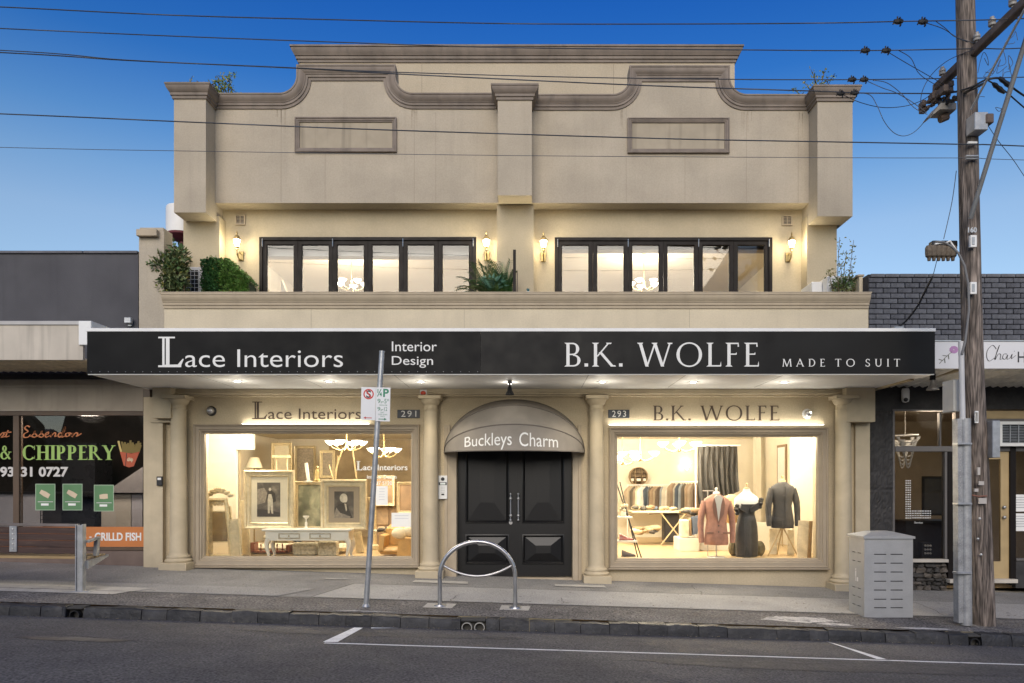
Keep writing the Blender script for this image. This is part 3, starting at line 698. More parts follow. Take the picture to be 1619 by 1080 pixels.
# ---- ground-floor shop windows: stepped picture frames
fp = [(0,0),(0,.085),(.012,.092),(.03,.086),(.04,.066),(.06,.062),(.10,.058),(.112,.040),(.135,.036),(.15,.016),(.16,.012),(.16,-.05)]
for Wn, Gn, nm in ((W1, G1, 'l'), (W2, G2, 'r')):
    b = MB(); X0, X1, Z0, Z1 = G1[0]-.165 if nm == 'l' else G2[0]-.13, (G1[1]+.13 if nm == 'l' else G2[1]+.19), Wn[2], Wn[3]
    sx = (X0, X1, Z0, Z1)
    # profile widths differ a little per side: sweep then squeeze to the glass opening
    b.sweep([(X0,0,Z0),(X1,0,Z0),(X1,0,Z1),(X0,0,Z1)], (0,-1,0), [(u*.82, v) for u, v in fp], closed=True, flip=1)
    fo = b.build('shop_window', FRAME, bld, smooth=30)
    b = MB(); b.sweep([(X0+.13,.05,Z0+.13),(X1-.13,.05,Z0+.13),(X1-.13,.05,Z1-.13),(X0+.13,.05,Z1-.13)], (0,-1,0), [(0,-.02),(0,.05),(.014,.05),(.02,.03),(.02,-.02)], closed=True); b.build('inner_bead', CAPTRIM, fo)
    b = MB(); b.box(X0+.12, X1-.12, .06, .068, Z0+.12, Z1-.12); b.build('pane', GLASS, fo, smooth=0)
    b = MB(); b.box(X0-.02, X1+.02, -.10, .0, Z0-.035, Z0-.002, .008); b.build('window_sill', FRAME, fo)
# entablature above the columns
b = MB(); zt, zb_ = ZZ(615.5), ZZ(628); hh = 3.134-zb_
b.box(XX(283), XX(1331), -.12, -.001, zb_+.05, 3.134); b.box(XX(283), XX(1331), -.15, -.001, zb_+.03, zb_+.06, .006); b.box(XX(283), XX(1331), -.10, -.001, zb_, zb_+.03)
b.build('entablature', COLM, bld)
# columns
def column(xc, rad, name, ytop=-.02):
    zg = ground(xc, 0)-.02; yc = -.15; ztop = zb_-.001
    c = MB()
    c.box(xc-.225, xc+.225, yc-.225, yc+.15, zg-.1, zg+.13, .008)
    H = ztop-zg
    prof = [(.0,.13),(.20,.13),(.21,.145),(.21,.165),(.195,.18),(.178,.185),(.173,.20),(.182,.215),(.178,.232),(.155,.24),(rad+.008,.265),(rad,.30)]
    n = 7
    for i in range(1, n+1):
        t = i/n; prof.append((rad*(1-.13*t**1.6), .30+(H-.30-.24)*t))
    r2 = rad*.87
    prof += [(r2+.012,H-.24),(r2+.014,H-.225),(r2,H-.215),(r2,H-.15),(r2+.01,H-.145),(r2+.03,H-.12),(r2+.045,H-.085),(r2+.05,H-.06)]
    c.lathe(prof, (xc, yc, zg), 32)
    c.box(xc-r2-.07, xc+r2+.07, yc-r2-.07, yc+.15, ztop-.06, ztop, .005)
    return c.build('column', COLM, bld, smooth=40)
for xp, rp in ((282.5,.134),(681,.130),(943,.130),(1333,.134)): column(XX(xp,-.15), rp, 'c')
# end pilasters and the bracket boxes carrying the canopy
b = MB(); b.box(XX(232), XX(262), -.10, .2, -.8, 3.0); b.box(XX(262), XX(266)+.0, .03, .2, -.8, 3.0); b.build('end_pilaster', COLM, bld, smooth=0)
b = MB(); b.box(XX(1350), XX(1373)-.003, -.06, -.001, -.8, ZZ(667)-.002); b.build('end_pilaster', COLM, bld, smooth=0)
yb_ = -.28
b = MB(); b.box(XX(241,yb_), XX(270,yb_), yb_, -.002, ZZ(661,yb_), 3.135, .004); b.box(XX(238,-.12), XX(273,-.12), -.13, -.101, ZZ(669), ZZ(661)); b.build('canopy_bracket', COLM, bld)
b = MB(); b.box(XX(1338,yb_), XX(1384,yb_), yb_, -.002, ZZ(667,yb_), 3.135, .004); b.build('canopy_bracket', COLM, bld)
b = MB(); b.box(XX(229), XX(240), -.06, .1, ZZ(655), 3.134); b.build('bracket_return', TRIM, bld)
# ---- entrance: stepped jambs, double doors
for sgn, xa, xb in ((-1, XX(703), DR[0]), (1, DR[1], XX(919))):
    b = MB()
    w_ = xb-xa
    if sgn < 0: b.box(xa, xa+w_*.45, -.05, -.001, -.5, ZZ(672)); b.box(xa+w_*.45+.001, xb-.002, -.085, .13, -.5, ZZ(690)); b.box(xa+.02, xa+.05, -.065, -.051, -.5, ZZ(676))
    else: b.box(xb-w_*.4, xb, -.05, -.001, -.5, ZZ(672)); b.box(xa+.002, xb-w_*.4-.001, -.085, .13, -.5, ZZ(690)); b.box(xb-.05, xb-.02, -.065, -.051, -.5, ZZ(676))
    b.build('door_jamb', CAPTRIM, bld, smooth=0)
b = MB(); b.box(DR[0], DR[1], -.06, .25, -.5, ground(.3,0)+.015, .005); b.build('door_step', CAPTRIM, bld)
xm = XX(815); zd0 = ZZ(912.5)+.0; zd1 = ZZ(690)-.002; yd = .10
for side in (-1, 1):
    x0, x1 = (DR[0]+.004, xm-.003) if side < 0 else (xm+.003, DR[1]-.004)
    b = MB(); pu = (x0+.13, x1-.13) if side < 0 else (x0+.13, x1-.13)
    zz = lambda py: ZZ(py, yd)
    hl = [(x0+.14, x1-.12, zz(891), zz(846)), (x0+.14, x1-.12, zz(826), zd1-.12)] if side < 0 else [(x0+.12, x1-.14, zz(891), zz(846)), (x0+.12, x1-.14, zz(826), zd1-.12)]
    b.holes(x0, x1, zd0, zd1, hl, yd, yd+.045); door = b.build('door', DOORB, bld, smooth=0)
    for i, h in enumerate(hl):
        p = MB(); p.sweep([(h[0],yd,h[2]),(h[1],yd,h[2]),(h[1],yd,h[3]),(h[0],yd,h[3])], (0,-1,0), [(-.012,0),(-.012,.016),(.004,.022),(.02,.008),(.035,-.018),(.035,-.03),(-.0,-.03)], closed=True); p.build('panel_moulding', DOORB, door, smooth=30)
        p = MB(); a0,a1,c0,c1 = h[0]+.034, h[1]-.034, h[2]+.034, h[3]-.034
        if i == 0: e0,e1,g0,g1 = a0+.18, a1-.18, c0+.15, c1-.015; g0 = c0+.14; g1 = c1-.14
        else: e0,e1,g0,g1 = a0+.2, a1-.2, c0+.3, c1-.3
        yb2 = yd+.02; yf = yd-.022 if i == 0 else yd+.008
        vs = [(a0,yb2,c0),(a1,yb2,c0),(a1,yb2,c1),(a0,yb2,c1),(e0,yf,g0),(e1,yf,g0),(e1,yf,g1),(e0,yf,g1)]
        p.add(vs, [(0,1,5,4),(1,2,6,5),(2,3,7,6),(3,0,4,7),(4,5,6,7)]); p.build('raised_panel', DOORB, door, smooth=0)
    xh = XX(807.3, yd-.06) if side < 0 else XX(819.5, yd-.06)
    p = MB(); z0, z1 = zz(822), zz(781); yh = yd-.07
    p.tube([(xh,yh,z0),(xh,yh,z1)], .012, 10)
    for zc in (z0+.0, z0+.075, z1-.075, z1): p.ball((xh,yh,zc), .02, n=10, m=6)
    for zc in (z0+.075, z1-.075): p.tube([(xh,yh,zc),(xh,yd,zc)], .011, 8); p.ball((xh,yh,zc), .027, n=10, m=6)
    p.build('handle', STEEL, door)
    if side < 0: p = MB(); p.lathe([(0,0),(.03,0),(.03,.012),(.0,.012)], (0,0,0), 16); p.v = [(xh+a, yd-.0-c, zz(826.5)+b_) for a, b_, c in p.v]; p.build('lock', STEEL, door)
b = MB(); b.box(xm-.012, xm+.012, yd-.012, yd-.001, zd0, zd1); b.build('door_astragal', DOORB, bld)
b = MB(); b.box(DR[0], DR[1], .26, .4, -.4, 2.6); b.build('door_back', DOORB, bld, smooth=0)
# ---- shop interiors
FZ, CEI, YB = .27, 2.66, 5.6
RL0, RL1, RR0, RR1 = -6.1, -1.75, 1.25, 5.5
for xa, xb in ((RL0, RL1), (RR0, RR1)):
    b = MB(); b.box(xa, xb, .25, YB, FZ-.1, FZ); b.build('shop_floor', WOODF, bld, smooth=0)
    b = MB(); b.box(xa, xb, .25, YB, CEI, CEI+.1); b.build('shop_ceiling', CREAMI, bld, smooth=0)
b = MB(); b.box(RL0-.1, RL0, .25, YB, FZ, CEI-.001); b.box(RL0, XX(373.5,1.4), 1.4, 1.5, FZ, CEI-.001); b.box(XX(373.5,1.4), XX(400,1.4), 1.4, 1.5, ZZ(711,1.4), CEI-.001)
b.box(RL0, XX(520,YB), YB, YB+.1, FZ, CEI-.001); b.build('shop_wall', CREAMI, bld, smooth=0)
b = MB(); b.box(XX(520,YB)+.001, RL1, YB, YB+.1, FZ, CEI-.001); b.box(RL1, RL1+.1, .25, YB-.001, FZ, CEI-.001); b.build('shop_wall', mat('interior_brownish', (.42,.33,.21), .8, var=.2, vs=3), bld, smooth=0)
b = MB(); b.box(RR0-.1, RR0, .25, YB, FZ, CEI-.001); b.box(RR0, RR1, YB, YB+.1, FZ, CEI-.001); b.box(RR1, RR1+.1, .25, YB-.001, FZ, CEI-.001)
b.box(XX(1252,1.5), RR1, 1.5, 1.6, FZ, CEI-.001); b.box(XX(1195,4.6), XX(1203,4.6), 4.6, 4.8, FZ, CEI-.001); b.build('shop_wall', CREAMI, bld, smooth=0)
# ================================================================== CANOPY, SIGNS, AWNING, LIGHTS ON THE FRONT
YC = -1.74
CX0, CX1, CZ0, CZ1 = XX(139,YC), XX(1477,YC), ZZ(591.5,YC), ZZ(525,YC)
can = thing('street_canopy', 'wide cantilevered white-lined canopy over the footpath of the beige building', 'canopy')
b = MB(); b.box(CX0+.02, CX1-.02, YC+.03, -.002, CZ0+.004, CZ0+.03); b.build('soffit', SOFFIT, can, smooth=0)
b = MB(); b.box(CX0+.01, CX1-.01, YC+.03, -.002, CZ0+.04, CZ1-.02); b.build('canopy_deck', GALV, can, smooth=0)
b = MB(); b.box(CX0-.01, CX1+.01, YC-.028, YC+.03, CZ1+.002, CZ1+.05, .004); b.box(CX0-.012, CX0+.018, YC+.031, .0, CZ0-.0, CZ1+.045, .003); b.box(CX1-.018, CX1+.012, YC+.031, .0, CZ0, CZ1+.045, .003); b.build('edge_flashing', WHITEP, can)
b = MB(); b.box(CX0, CX1, YC-.006, YC+.03, CZ0-.012, CZ0+.003, .002); b.build('drip_edge', WHITEP, can)
JT = mat('soffit_joint', (.45,.44,.42), .7)
for jx in (373, 520, 665, 952, 1096, 1240):
    x = XX(jx-12, -.9); b = MB(); b.box(x-.16, x-.15, YC+.05, -.3, CZ0+.0015, CZ0+.004); b.build('soffit_joint', JT, can, smooth=0)
xmid = XX(760, YC); 
sgL = thing('fascia_sign', 'left half of the black fascia, with a tall drop capital and the words Interior Design', 'sign', (0,0,0))
b = MB(); b.box(CX0, xmid-.002, YC-.02, YC+.028, CZ0+.004, CZ1); b.build('sign_board', BLACK, sgL, smooth=0)
sgR = thing('fascia_sign', 'right half of the black fascia, in serif capitals ending MADE TO SUIT', 'sign', (0,0,0))
b = MB(); b.box(xmid+.002, CX1, YC-.02, YC+.028, CZ0+.004, CZ1); b.build('sign_board', mat('charcoal_sign_paint', (.0105,.0102,.010), .5, var=.2, vs=1.2, spec=.17), sgR, smooth=0)
ys_ = YC-.0205; sx = lambda v: XX(v, YC); sz = lambda v: ZZ(v, YC)
lace(sx(251.5), sx(294), sx(543), sz(581), sz(533), sz(553), ys_, LETTER, sgL, bold=-.004)
words('Interior', sx(620), sx(691), sz(556), sz(540.5), ys_, LETTER, sgL, bold=0.0)
words('Design', sx(620), sx(685), sz(582), sz(563.5), ys_, LETTER, sgL, bold=0.0)
roman_words('B.K. WOLFE', sx(892), sx(1199), sz(580), sz(542.5), ys_, LETTER, sgR, k=.12, gap=.14, space=.42)
roman_words('MADE TO SUIT', sx(1236), sx(1422), sz(580), sz(568), ys_, LETTER, sgR, k=.12, gap=.52, space=.62, h=.07)
# rivets along the fascia bottom
b = MB()
for i in range(46): b.ball((CX0+.06+i*(xmid-CX0-.1)/45, YC-.021, CZ0+.03), .006, n=6, m=4)
b.build('rivets', GALV, sgL)['kind'] = 'stuff'
# lettering on the wall over each shop window
wsL = thing('wall_lettering', 'dark bronze lettering with a tall drop capital on the cream wall behind the parking sign', 'sign')
lace(XX(399), XX(424), XX(571), ZZ(663), ZZ(635), ZZ(646), -.001, LETBRN, wsL, bold=.0)
wsR = thing('wall_lettering', 'dark bronze serif capitals on the cream wall over the tailor window', 'sign')
roman_words('B.K. WOLFE', XX(1032), XX(1232), ZZ(665), ZZ(641.5), -.001, LETBRN, wsR, k=.12, gap=.14, space=.42)
# street number plates
for a, b_, s_, lab in ((628.5, 664, '291', 'dark street number plate 291 between the parking sign and the left door column'), (961.5, 995, '293', 'blue-grey street number plate 293 left of the bronze serif capitals')):
    t = thing('number_plate', lab, 'number plate'); m_ = MB(); m_.box(XX(a), XX(b_), -.02, -.001, ZZ(661), ZZ(648), .003); m_.build('plate', mat('slate_blue_plate', (.035,.042,.055), .4) if 'slate_blue_plate' not in MATS else MATS['slate_blue_plate'], t)
    words(s_, XX(a+6), XX(b_-5.5), ZZ(659.3), ZZ(649.6), -.0205, LETTER, t, spacing=1.25, depth=.002)
# led strips over the windows
LED = emat('led_light', (1.0,.97,.88), 7)
for xa, xb, lab in ((383, 584, 'slim bright light strip above the framed pictures window'), (963, 1302, 'slim bright light strip above the tailor shop window')):
    t = thing('light_strip', lab, 'strip light'); z0 = ZZ(672 if xa < 500 else 673.5); x0, x1 = XX(xa, -.05), XX(xb, -.05)
    b = MB(); b.box(x0, x1, -.062, -.045, z0+.012, z0+.020); b.build('light_tube', LED, t, smooth=0)
    b = MB(); b.box(x0-.01, x1+.01, -.070, -.040, z0+.002, z0+.0115, .002); b.build('housing', WHITEP, t)
    o = lamp('strip_glow', ((x0+x1)/2, -.055, z0+.024), 2.2*(x1-x0)/2, (1,.93,.78), .02, t, 'AREA', rot=(R(180-12), 0, 0)); o.data.shape = 'RECTANGLE'; o.data.size = x1-x0; o.data.size_y = .02
# canopy downlights
DL = emat('downlight_lens', (1.0,.96,.86), 30)
first = None
names = ['leftmost of the six round canopy downlights', 'second canopy downlight from the left, over the drop capital lettering', 'canopy downlight just left of the dome awning, by the red alarm', 'canopy downlight just right of the dome awning, near number 293', 'second canopy downlight from the right, over the bronze serif capitals', 'rightmost of the six round canopy downlights']
for i, (px, py) in enumerate(((375.5,602.5),(520,603),(665.5,603.5),(952,603.8),(1096,604),(1240,604.3))):
    d = (CZ0-CZ)*FPX/(765-py); y = d-CD; x = XX(px, y)
    if first is None:
        t = thing('downlight', names[0], 'downlight', (x, y, CZ0), 'downlights in the canopy soffit'); first = t
        b = MB(); b.lathe([(.085,-.006),(.09,.0),(.06,.001),(.055,-.002),(.06,-.007),(.085,-.006)], (0,0,0), 24); b.v = [(p[0]+x,p[1]+y,p[2]+CZ0) for p in b.v]; b.build('trim_ring', WHITEP, t)
        b = MB(); b.lathe([(0,-.008),(.03,-.0075),(.055,-.004)], (x,y,CZ0), 20); b.build('lens', DL, t)
        lamp('downlight_beam', (x, y, CZ0-.03), 30, (1,.88,.68), .05, t, 'SPOT', rot=(0,0,0), spot=125); lamp('soffit_fill', (x, y, CZ0-.27), 3.6, (1,.92,.78), .05, t)  # the second, point lamp is added below the fitting to brighten the soffit
    else: dupthing(first, (x, y, CZ0), names[i])
# eyeball spot fittings, alarm, horn speaker, intercom, keypad
for px, py, lab in ((332.5,649.5,'silver ball wall fitting left of the drop capital lettering'), (1278,654,'silver ball wall fitting right of the bronze serif capitals')):
    t = thing('ball_fitting', lab, 'light fitting'); c = (XX(px,-.05), -.05, ZZ(py,-.05))
    b = MB(); b.ball(c, .062, n=20, m=12); b.build('globe', STEEL, t); b = MB(); vs = MB(); vs.lathe([(.07,0),(.085,.0),(.08,.02),(.06,.03)], (0,0,0), 24); vs.v = [(c[0]+p[0], -.001-p[2], c[2]+p[1]) for p in vs.v]; vs.build('collar', WHITEP if px > 800 else DARKM, t)
    if px > 800: vs = MB(); vs.lathe([(0,.003),(.022,.0)], (0,0,0), 14); vs.v = [(c[0]+.012+p[0], c[1]-.058-p[2], c[2]+p[1]+.008) for p in vs.v]; vs.build('lens', emat('eye_glow', (1,.9,.7), 4), t)
t = thing('alarm_beacon', 'small white alarm box with a red beacon above the left door column', 'alarm')
b = MB(); b.box(XX(664,-.16), XX(675,-.16), -.17, -.152, ZZ(632,-.16), ZZ(616,-.16), .006); b.build('backing', WHITEP, t)
b = MB(); b.ball((XX(669,-.18), -.175, ZZ(621.5,-.18)), .045, .03, .036, n=14, m=8); b.build('beacon', mat('red_lens', (.55,.05,.02), .3, coat=.5), t)
words('ALARM', XX(665.3,-.17), XX(673.5,-.17), ZZ(630.5,-.17), ZZ(628,-.17), -.1705, mat('red_print', (.5,.05,.03), .6), t, depth=.001)
t = thing('horn_lamp', 'dark bell-shaped spot lamp hanging from the canopy over the dome awning', 'lamp')
yh = -1.05; c = (XX(806,yh), yh)
b = MB(); b.box(c[0]-.035, c[0]+.035, yh-.03, yh+.03, CZ0-.045, CZ0+.0); b.build('mount', GALV, t)
b = MB(); b.tube([(c[0],yh,CZ0-.04),(c[0],yh,CZ0-.075)], .012, 8); b.lathe([(.015,.14),(.028,.13),(.034,.10),(.036,.07),(.062,.02),(.066,.0),(.05,.01)], (c[0],yh,ZZ(624.5,yh)), 20); b.build('shade', DARKM, t); lamp('horn_glow', (c[0], yh+.16, CZ0-.10), 1.6, (1,.94,.84), .05, t)
t = thing('intercom', 'white intercom panel with camera and keypad beside the black doors', 'intercom')
xa, xb, za, zb2 = XX(694), XX(708), ZZ(789), ZZ(752)
b = MB(); b.box(xa, xb, -.085, -.001, za, zb2, .005); b.build('panel', WHITEP, t)
b = MB(); vs = MB(); vs.lathe([(.03,0),(.03,.006),(0,.008)], (0,0,0), 18); b.add([((xa+xb)/2+p[0], -.0855-p[2], ZZ(757.5)+p[1]) for p in vs.v], vs.f); b.box(xa+.008, xb-.008, -.088, -.0855, ZZ(767), ZZ(762.5)); b.box(xa+.05, xb-.05, -.088, -.0855, ZZ(783), ZZ(780.5)); b.build('lens', DARKM, t)
b = MB(); b.box(xa+.03, xb-.03, -.0895, -.0885, ZZ(766.2), ZZ(763.3)); b.build('display', mat('pale_display', (.7,.75,.72), .4), t)
for r_ in range(4):
    for q in range(3):
        k = MB(); k.box(xa+.045+q*.022, xa+.058+q*.022, -.089, -.0855, ZZ(779-r_*2.7), ZZ(777.6-r_*2.7)); k.build('key', GALV, t, smooth=0)
t = thing('door_keypad', 'small grey keypad box on the end pilaster left of the left column', 'keypad')
b = MB(); b.box(XX(254,0), XX(263,0), -.14, -.102, ZZ(768), ZZ(753.5), .006); b.build('box', DARKM, t); b = MB(); b.box(XX(256), XX(261.5), -.145, -.141, ZZ(759), ZZ(755.5)); b.build('button', WHITEP, t)
# ---- dome awning over the doors
aw = thing('dome_awning', 'grey brown fabric dome awning with white lettering over the black doors', 'awning')
AX, AZ, AA, AH = XX(812.5,-.4), ZZ(716), 1.16, .88
AWN = mat('awning_fabric', (.235,.21,.18), .8, var=.10, vs=3, bump=.1, bs=300)
def rib(th, ph, off=0):
    r = (AH+off)*math.sin(ph); return (AX-(AA+off)*math.cos(ph), -.012-r*math.cos(th)*.98, AZ+r*math.sin(th))
ths = [R(0), R(28), R(57), R(89)]
n = 36
for k in range(3):
    b = MB(); vs = []
    for j in range(5):
        t_ = j/4; th = ths[k]+(ths[k+1]-ths[k])*t_; sag = 1-.035*math.sin(PI*t_)
        for i in range(n+1):
            ph = PI*i/n; r = AH*math.sin(ph)*sag; vs.append((AX-AA*math.cos(ph), -.012-r*math.cos(th)*.98, AZ+r*math.sin(th)))
    b.add(vs, [(j*(n+1)+i, j*(n+1)+i+1, (j+1)*(n+1)+i+1, (j+1)*(n+1)+i) for j in range(4) for i in range(n)]); b.build('fabric_panel', AWN, aw)
for k in range(4):
    b = MB(); b.tube([rib(ths[k], PI*i/n, .003) for i in range(n+1)], .009 if k else .012, 6); b.build('rib', mat('awning_seam', (.16,.14,.12), .7) if 'awning_seam' not in MATS else MATS['awning_seam'], aw)
# lettering mapped onto the lowest fabric panel
for s_, pa, pb_ in (('Buckleys', 732.5, 809), ('Charm', 821, 883)):
    vs, fs = text2d(s_, .0); 
    dep = CD-.85
    hz0 = 706.5 if s_ == 'Charm' else 709.5
    vs = fit(vs, (pa-CX)*dep/FPX, (pb_-CX)*dep/FPX, 0, 1)
    out = []
    for x, q in vs:
        ph = math.acos(max(-1, min(1, -(x-AX)/AA))); t_ = .15+.55*q if s_ == 'Charm' else .03+.67*q
        th = ths[1]*t_; r = AH*math.sin(ph)*(1-.035*math.sin(PI*t_))+.006; out.append((x, -.012-r*math.cos(th)*.98, AZ+r*math.sin(th)))
    b = MB(); b.add(out, fs); b.build('lettering', LETTER, aw, smooth=0)
# ---- wall lanterns
BRASS = mat('aged_brass', (.36,.27,.12), .4, metal=.7, var=.2, vs=20)
GLOBE = emat('lantern_glass', (1.0,.88,.62), 22)
lab = ['wall lantern beside the left end of the left bifold window', 'wall lantern between the left bifold window and the centre pilaster, over the palms', 'wall lantern just right of the centre pilaster', 'wall lantern at the far right, beside the right bifold window']
lt = thing('wall_lantern', lab[0], 'lantern', (0,0,0), 'lit brass wall lanterns on the balcony'); 
b = MB(); b.box(-.05,.05,-.022,-.001,-.085,.085,.02); b.build('backplate', BRASS, lt)
b = MB(); b.tube([(0,-.02,-.06),(0,-.08,-.085),(0,-.15,-.06),(0,-.20,.0),(0,-.2,.10)], .011, 8); b.tube([(0,-.02,.03),(0,-.07,.05),(0,-.12,.02),(0,-.16,-.04)], .007, 6); b.lathe([(.0,.0),(.03,.01),(.018,.03),(.03,.05),(.035,.06)], (0,-.2,.05), 12); b.build('arm', BRASS, lt)
b = MB(); b.lathe([(.032,.115),(.058,.21),(.060,.235),(.052,.24)], (0,-.2,0), 6); b.build('globe', GLOBE, lt, smooth=0)
b = MB(); b.lathe([(.072,.235),(.066,.25),(.045,.295),(.022,.32),(.012,.325),(.012,.345),(.018,.352),(.004,.40),(.0,.42)], (0,-.2,0), 6)
for k in range(6):
    a = PI*k/3; b.tube([(.034*math.cos(a), -.2+.034*math.sin(a), .112), (.062*math.cos(a), -.2+.062*math.sin(a), .237)], .004, 4)
b.lathe([(.0,.105),(.036,.105),(.036,.116),(.0,.118)], (0,-.2,0), 6); b.build('cage', BRASS, lt, smooth=0)
lamp('lantern_bulb', (0,-.285,.17), 12, (1,.85,.56), .045, lt)
for i, (px, py) in enumerate(((381.6,405.5),(770,406),(859,407),(1245.5,407.5))):
    loc = (XX(px,YW), YW-.001, ZZ(py,YW))
    if i == 0: lt.location = loc
    else: dupthing(lt, loc, lab[i])
# ================================================================== NEIGHBOURING SHOPS
def corrugated(name, x0, x1, y0, y1, z0, z1, m, parent, pitch=.13, amp=.018):
    b = MB(); n = int((x1-x0)/pitch*6); vs = []
    for i in range(n+1):
        x = x0+(x1-x0)*i/n; w_ = amp*math.cos(2*PI*x/pitch); vs += [(x, y0, z0+w_), (x, y1, z1+w_), (x, y1, z1+w_+.004), (x, y0, z0+w_+.004)]
    fs = []
    for i in range(n):
        for k in range(4): fs.append((i*4+k, i*4+(k+1)%4, (i+1)*4+(k+1)%4, (i+1)*4+k))
    b.add(vs, fs); return b.build(name, m, parent, smooth=60)
fs_ = thing('fish_shop', 'dark grey parapet fish and chip shop with a lettered window, left of the beige building', 'shop')
LX0, LX1 = -15.0, XX(218.5)
ztl = ZZ(401)
b = MB(); b.box(LX0, LX1-.005, .012, .25, 3.0, ztl); b.box(LX0, LX0+.2, .25, 9, -1, ztl-.5); b.box(LX0, LX1-.3, 8.8, 9, -1, ztl-.5); b.box(LX0, LX1-.3, .25, 9, 4.4, 4.5); b.build('parapet_wall', DKGREY, fs_, smooth=0)
FL = mat('roof_flashing', (.10,.10,.115), .5, metal=.4, var=.2)
x = LX0
while x < LX1-.1:
    xe = min(x+1.9, LX1); b = MB(); b.box(x, xe-.006, -.02, .28, ztl, ztl+.045, .008); b.build('flashing', FL, fs_); x = xe
OLDP = mat('old_cream_paint', (.50,.45,.38), .7, var=.12, vs=2, streak=.3)
SOFC = mat('corrugated_soffit', (.66,.56,.40), .6, var=.2, vs=5)
BROWNW = mat('brown_beam_paint', (.38,.33,.27), .75, var=.12, vs=2, streak=.15)
YF = -1.34
lc = thing('corrugated_canopy', 'old off-white canopy with corrugated soffit over the fish shop footpath', 'canopy')
xe = XX(131, YF)
b = MB(); b.box(LX0, xe, YF, YF+.05, ZZ(569,YF), ZZ(514,YF)); b.build('fascia', OLDP, lc, smooth=0)
b = MB(); b.box(LX0, xe, YF-.02, YF+.3, ZZ(514,YF)+.001, ZZ(510,YF)+.02, .004); b.build('capping', mat('grey_capping', (.42,.41,.40), .6, var=.15), lc)
b = MB(); b.box(XX(126,YF), XX(146,YF), YF-.03, YF-.001, ZZ(546,YF), ZZ(508,YF), .006); b.box(XX(146,YF)-.02, XX(146,YF), YF, -.001, ZZ(540,YF), ZZ(508,YF), .004); b.build('end_flashing', WHITEP, lc)
corrugated('corrugated_sheet', LX0, XX(228), YF+.05, .0, ZZ(569,YF)+.02, ZZ(590,0)+.03, SOFC, lc)
b = MB(); b.box(LX0, XX(228), -.03, .01, ZZ(600), ZZ(592)); b.build('gap_shade_strip', DARKM, lc, smooth=0)  # dark strip painted in as the shade of the gap over the beam
b = MB(); b.box(LX0, XX(230), .0, .25, ZZ(650), 3.34); b.box(LX0, XX(230), -.025, -.001, ZZ(650), ZZ(646)); b.box(LX0, XX(230), -.02, -.001, ZZ(612), ZZ(609)); b.build('shop_beam', BROWNW, fs_, smooth=0)
WBR = mat('brown_window_frame', (.10,.065,.042), .5, var=.15)
zb0 = ZZ(865)
def frame_x(name, xa, xb, za, zb_, y0, y1, m, parent): b = MB(); b.box(xa, xb, y0, y1, za, zb_, .004); return b.build(name, m, parent)
frame_x('window_head', LX0, XX(229), ZZ(657), ZZ(650)-.001, -.01, .12, WBR, fs_)
for a_, b2 in ((21,30.5),(-110,-100),(-240,-230)): frame_x('mullion', XX(a_), XX(b2), zb0, ZZ(657)-.001, -.01, .09, WBR, fs_)
frame_x('window_end_trim', XX(228.5), XX(231.5), ground(XX(230))-.1, ZZ(655), -.03, .12, WHITEP, fs_)
for a_, b2 in ((30.5,228.5),(-100,21),(-230,-110)):
    b = MB(); b.box(XX(a_)+.002, XX(b2)-.002, .035, .043, zb0, ZZ(657)-.002); b.build('window_pane', DGLASS, fs_, smooth=0)
TILE = mat('brown_wall_tile', (.16,.115,.095), .5, var=.15, vs=4)
b = MB(); b.box(LX0, XX(228), .0, .2, -.8, zb0-.002); b.build('shopfront_plinth', TILE, fs_, smooth=0)
frame_x('plinth_ledge', LX0, XX(228), zb0-.055, zb0-.003, -.02, -.001, WBR, fs_)
# interior: dark room, pale counter front
DKI = mat('dim_interior', (.055,.045,.04), .8, var=.3, vs=2)
b = MB(); b.box(LX0+.2, XX(228), 4.5, 4.6, 0, 3.3); b.box(XX(228)-.05, XX(228), .26, 4.5, 0, 3.3); b.box(LX0+.2, XX(228), .26, 4.6, 3.2, 3.3); b.box(LX0+.2, XX(228), .26, 4.6, .15, .2); b.build('dark_room', DKI, fs_, smooth=0)
PALEW = mat('pale_panel', (.55,.53,.56), .7, var=.06); PALEY = mat('pale_cream_panel', (.60,.55,.47), .7, var=.06)
yk = 1.6
for a_, b2, m_ in ((-70,22,PALEW),(30,66,PALEW),(160,208,PALEY),(208,226,PALEW)): frame_x('counter_panel', XX(a_,yk), XX(b2,yk)-.01, .3, ZZ(781,yk), yk, yk+.04, m_, fs_)
frame_x('counter_top', XX(-70,yk), XX(226,yk), ZZ(781,yk)+.001, ZZ(778,yk)+.0, yk-.04, yk+.5, DARKM, fs_)
b = MB(); b.prism([(XX(165,1.5),ZZ(779,1.5)),(XX(226,1.5),ZZ(779,1.5)),(XX(226,1.5),ZZ(738,1.5))], 1.5, 1.54); b.build('roof_reflection_panel', mat('reflection_grey', (.30,.28,.28), .7), fs_, smooth=0)  # grey wedge standing in for a roof reflected in the shop glass
frame_x('fridge', XX(97,2.2), XX(150,2.2), .3, ZZ(700,2.2), 2.2, 2.8, mat('dark_fridge', (.03,.03,.035), .3), fs_)
b = MB()
for i in range(4): b.box(XX(64,.45), XX(82,.45), .44, .449, ZZ(829-i*7,.45), ZZ(828-i*7,.45))
b.box(XX(64,.45), XX(65,.45), .44, .449, ZZ(830,.45), ZZ(806,.45)); b.build('menu_rack', DARKM, fs_, smooth=0)
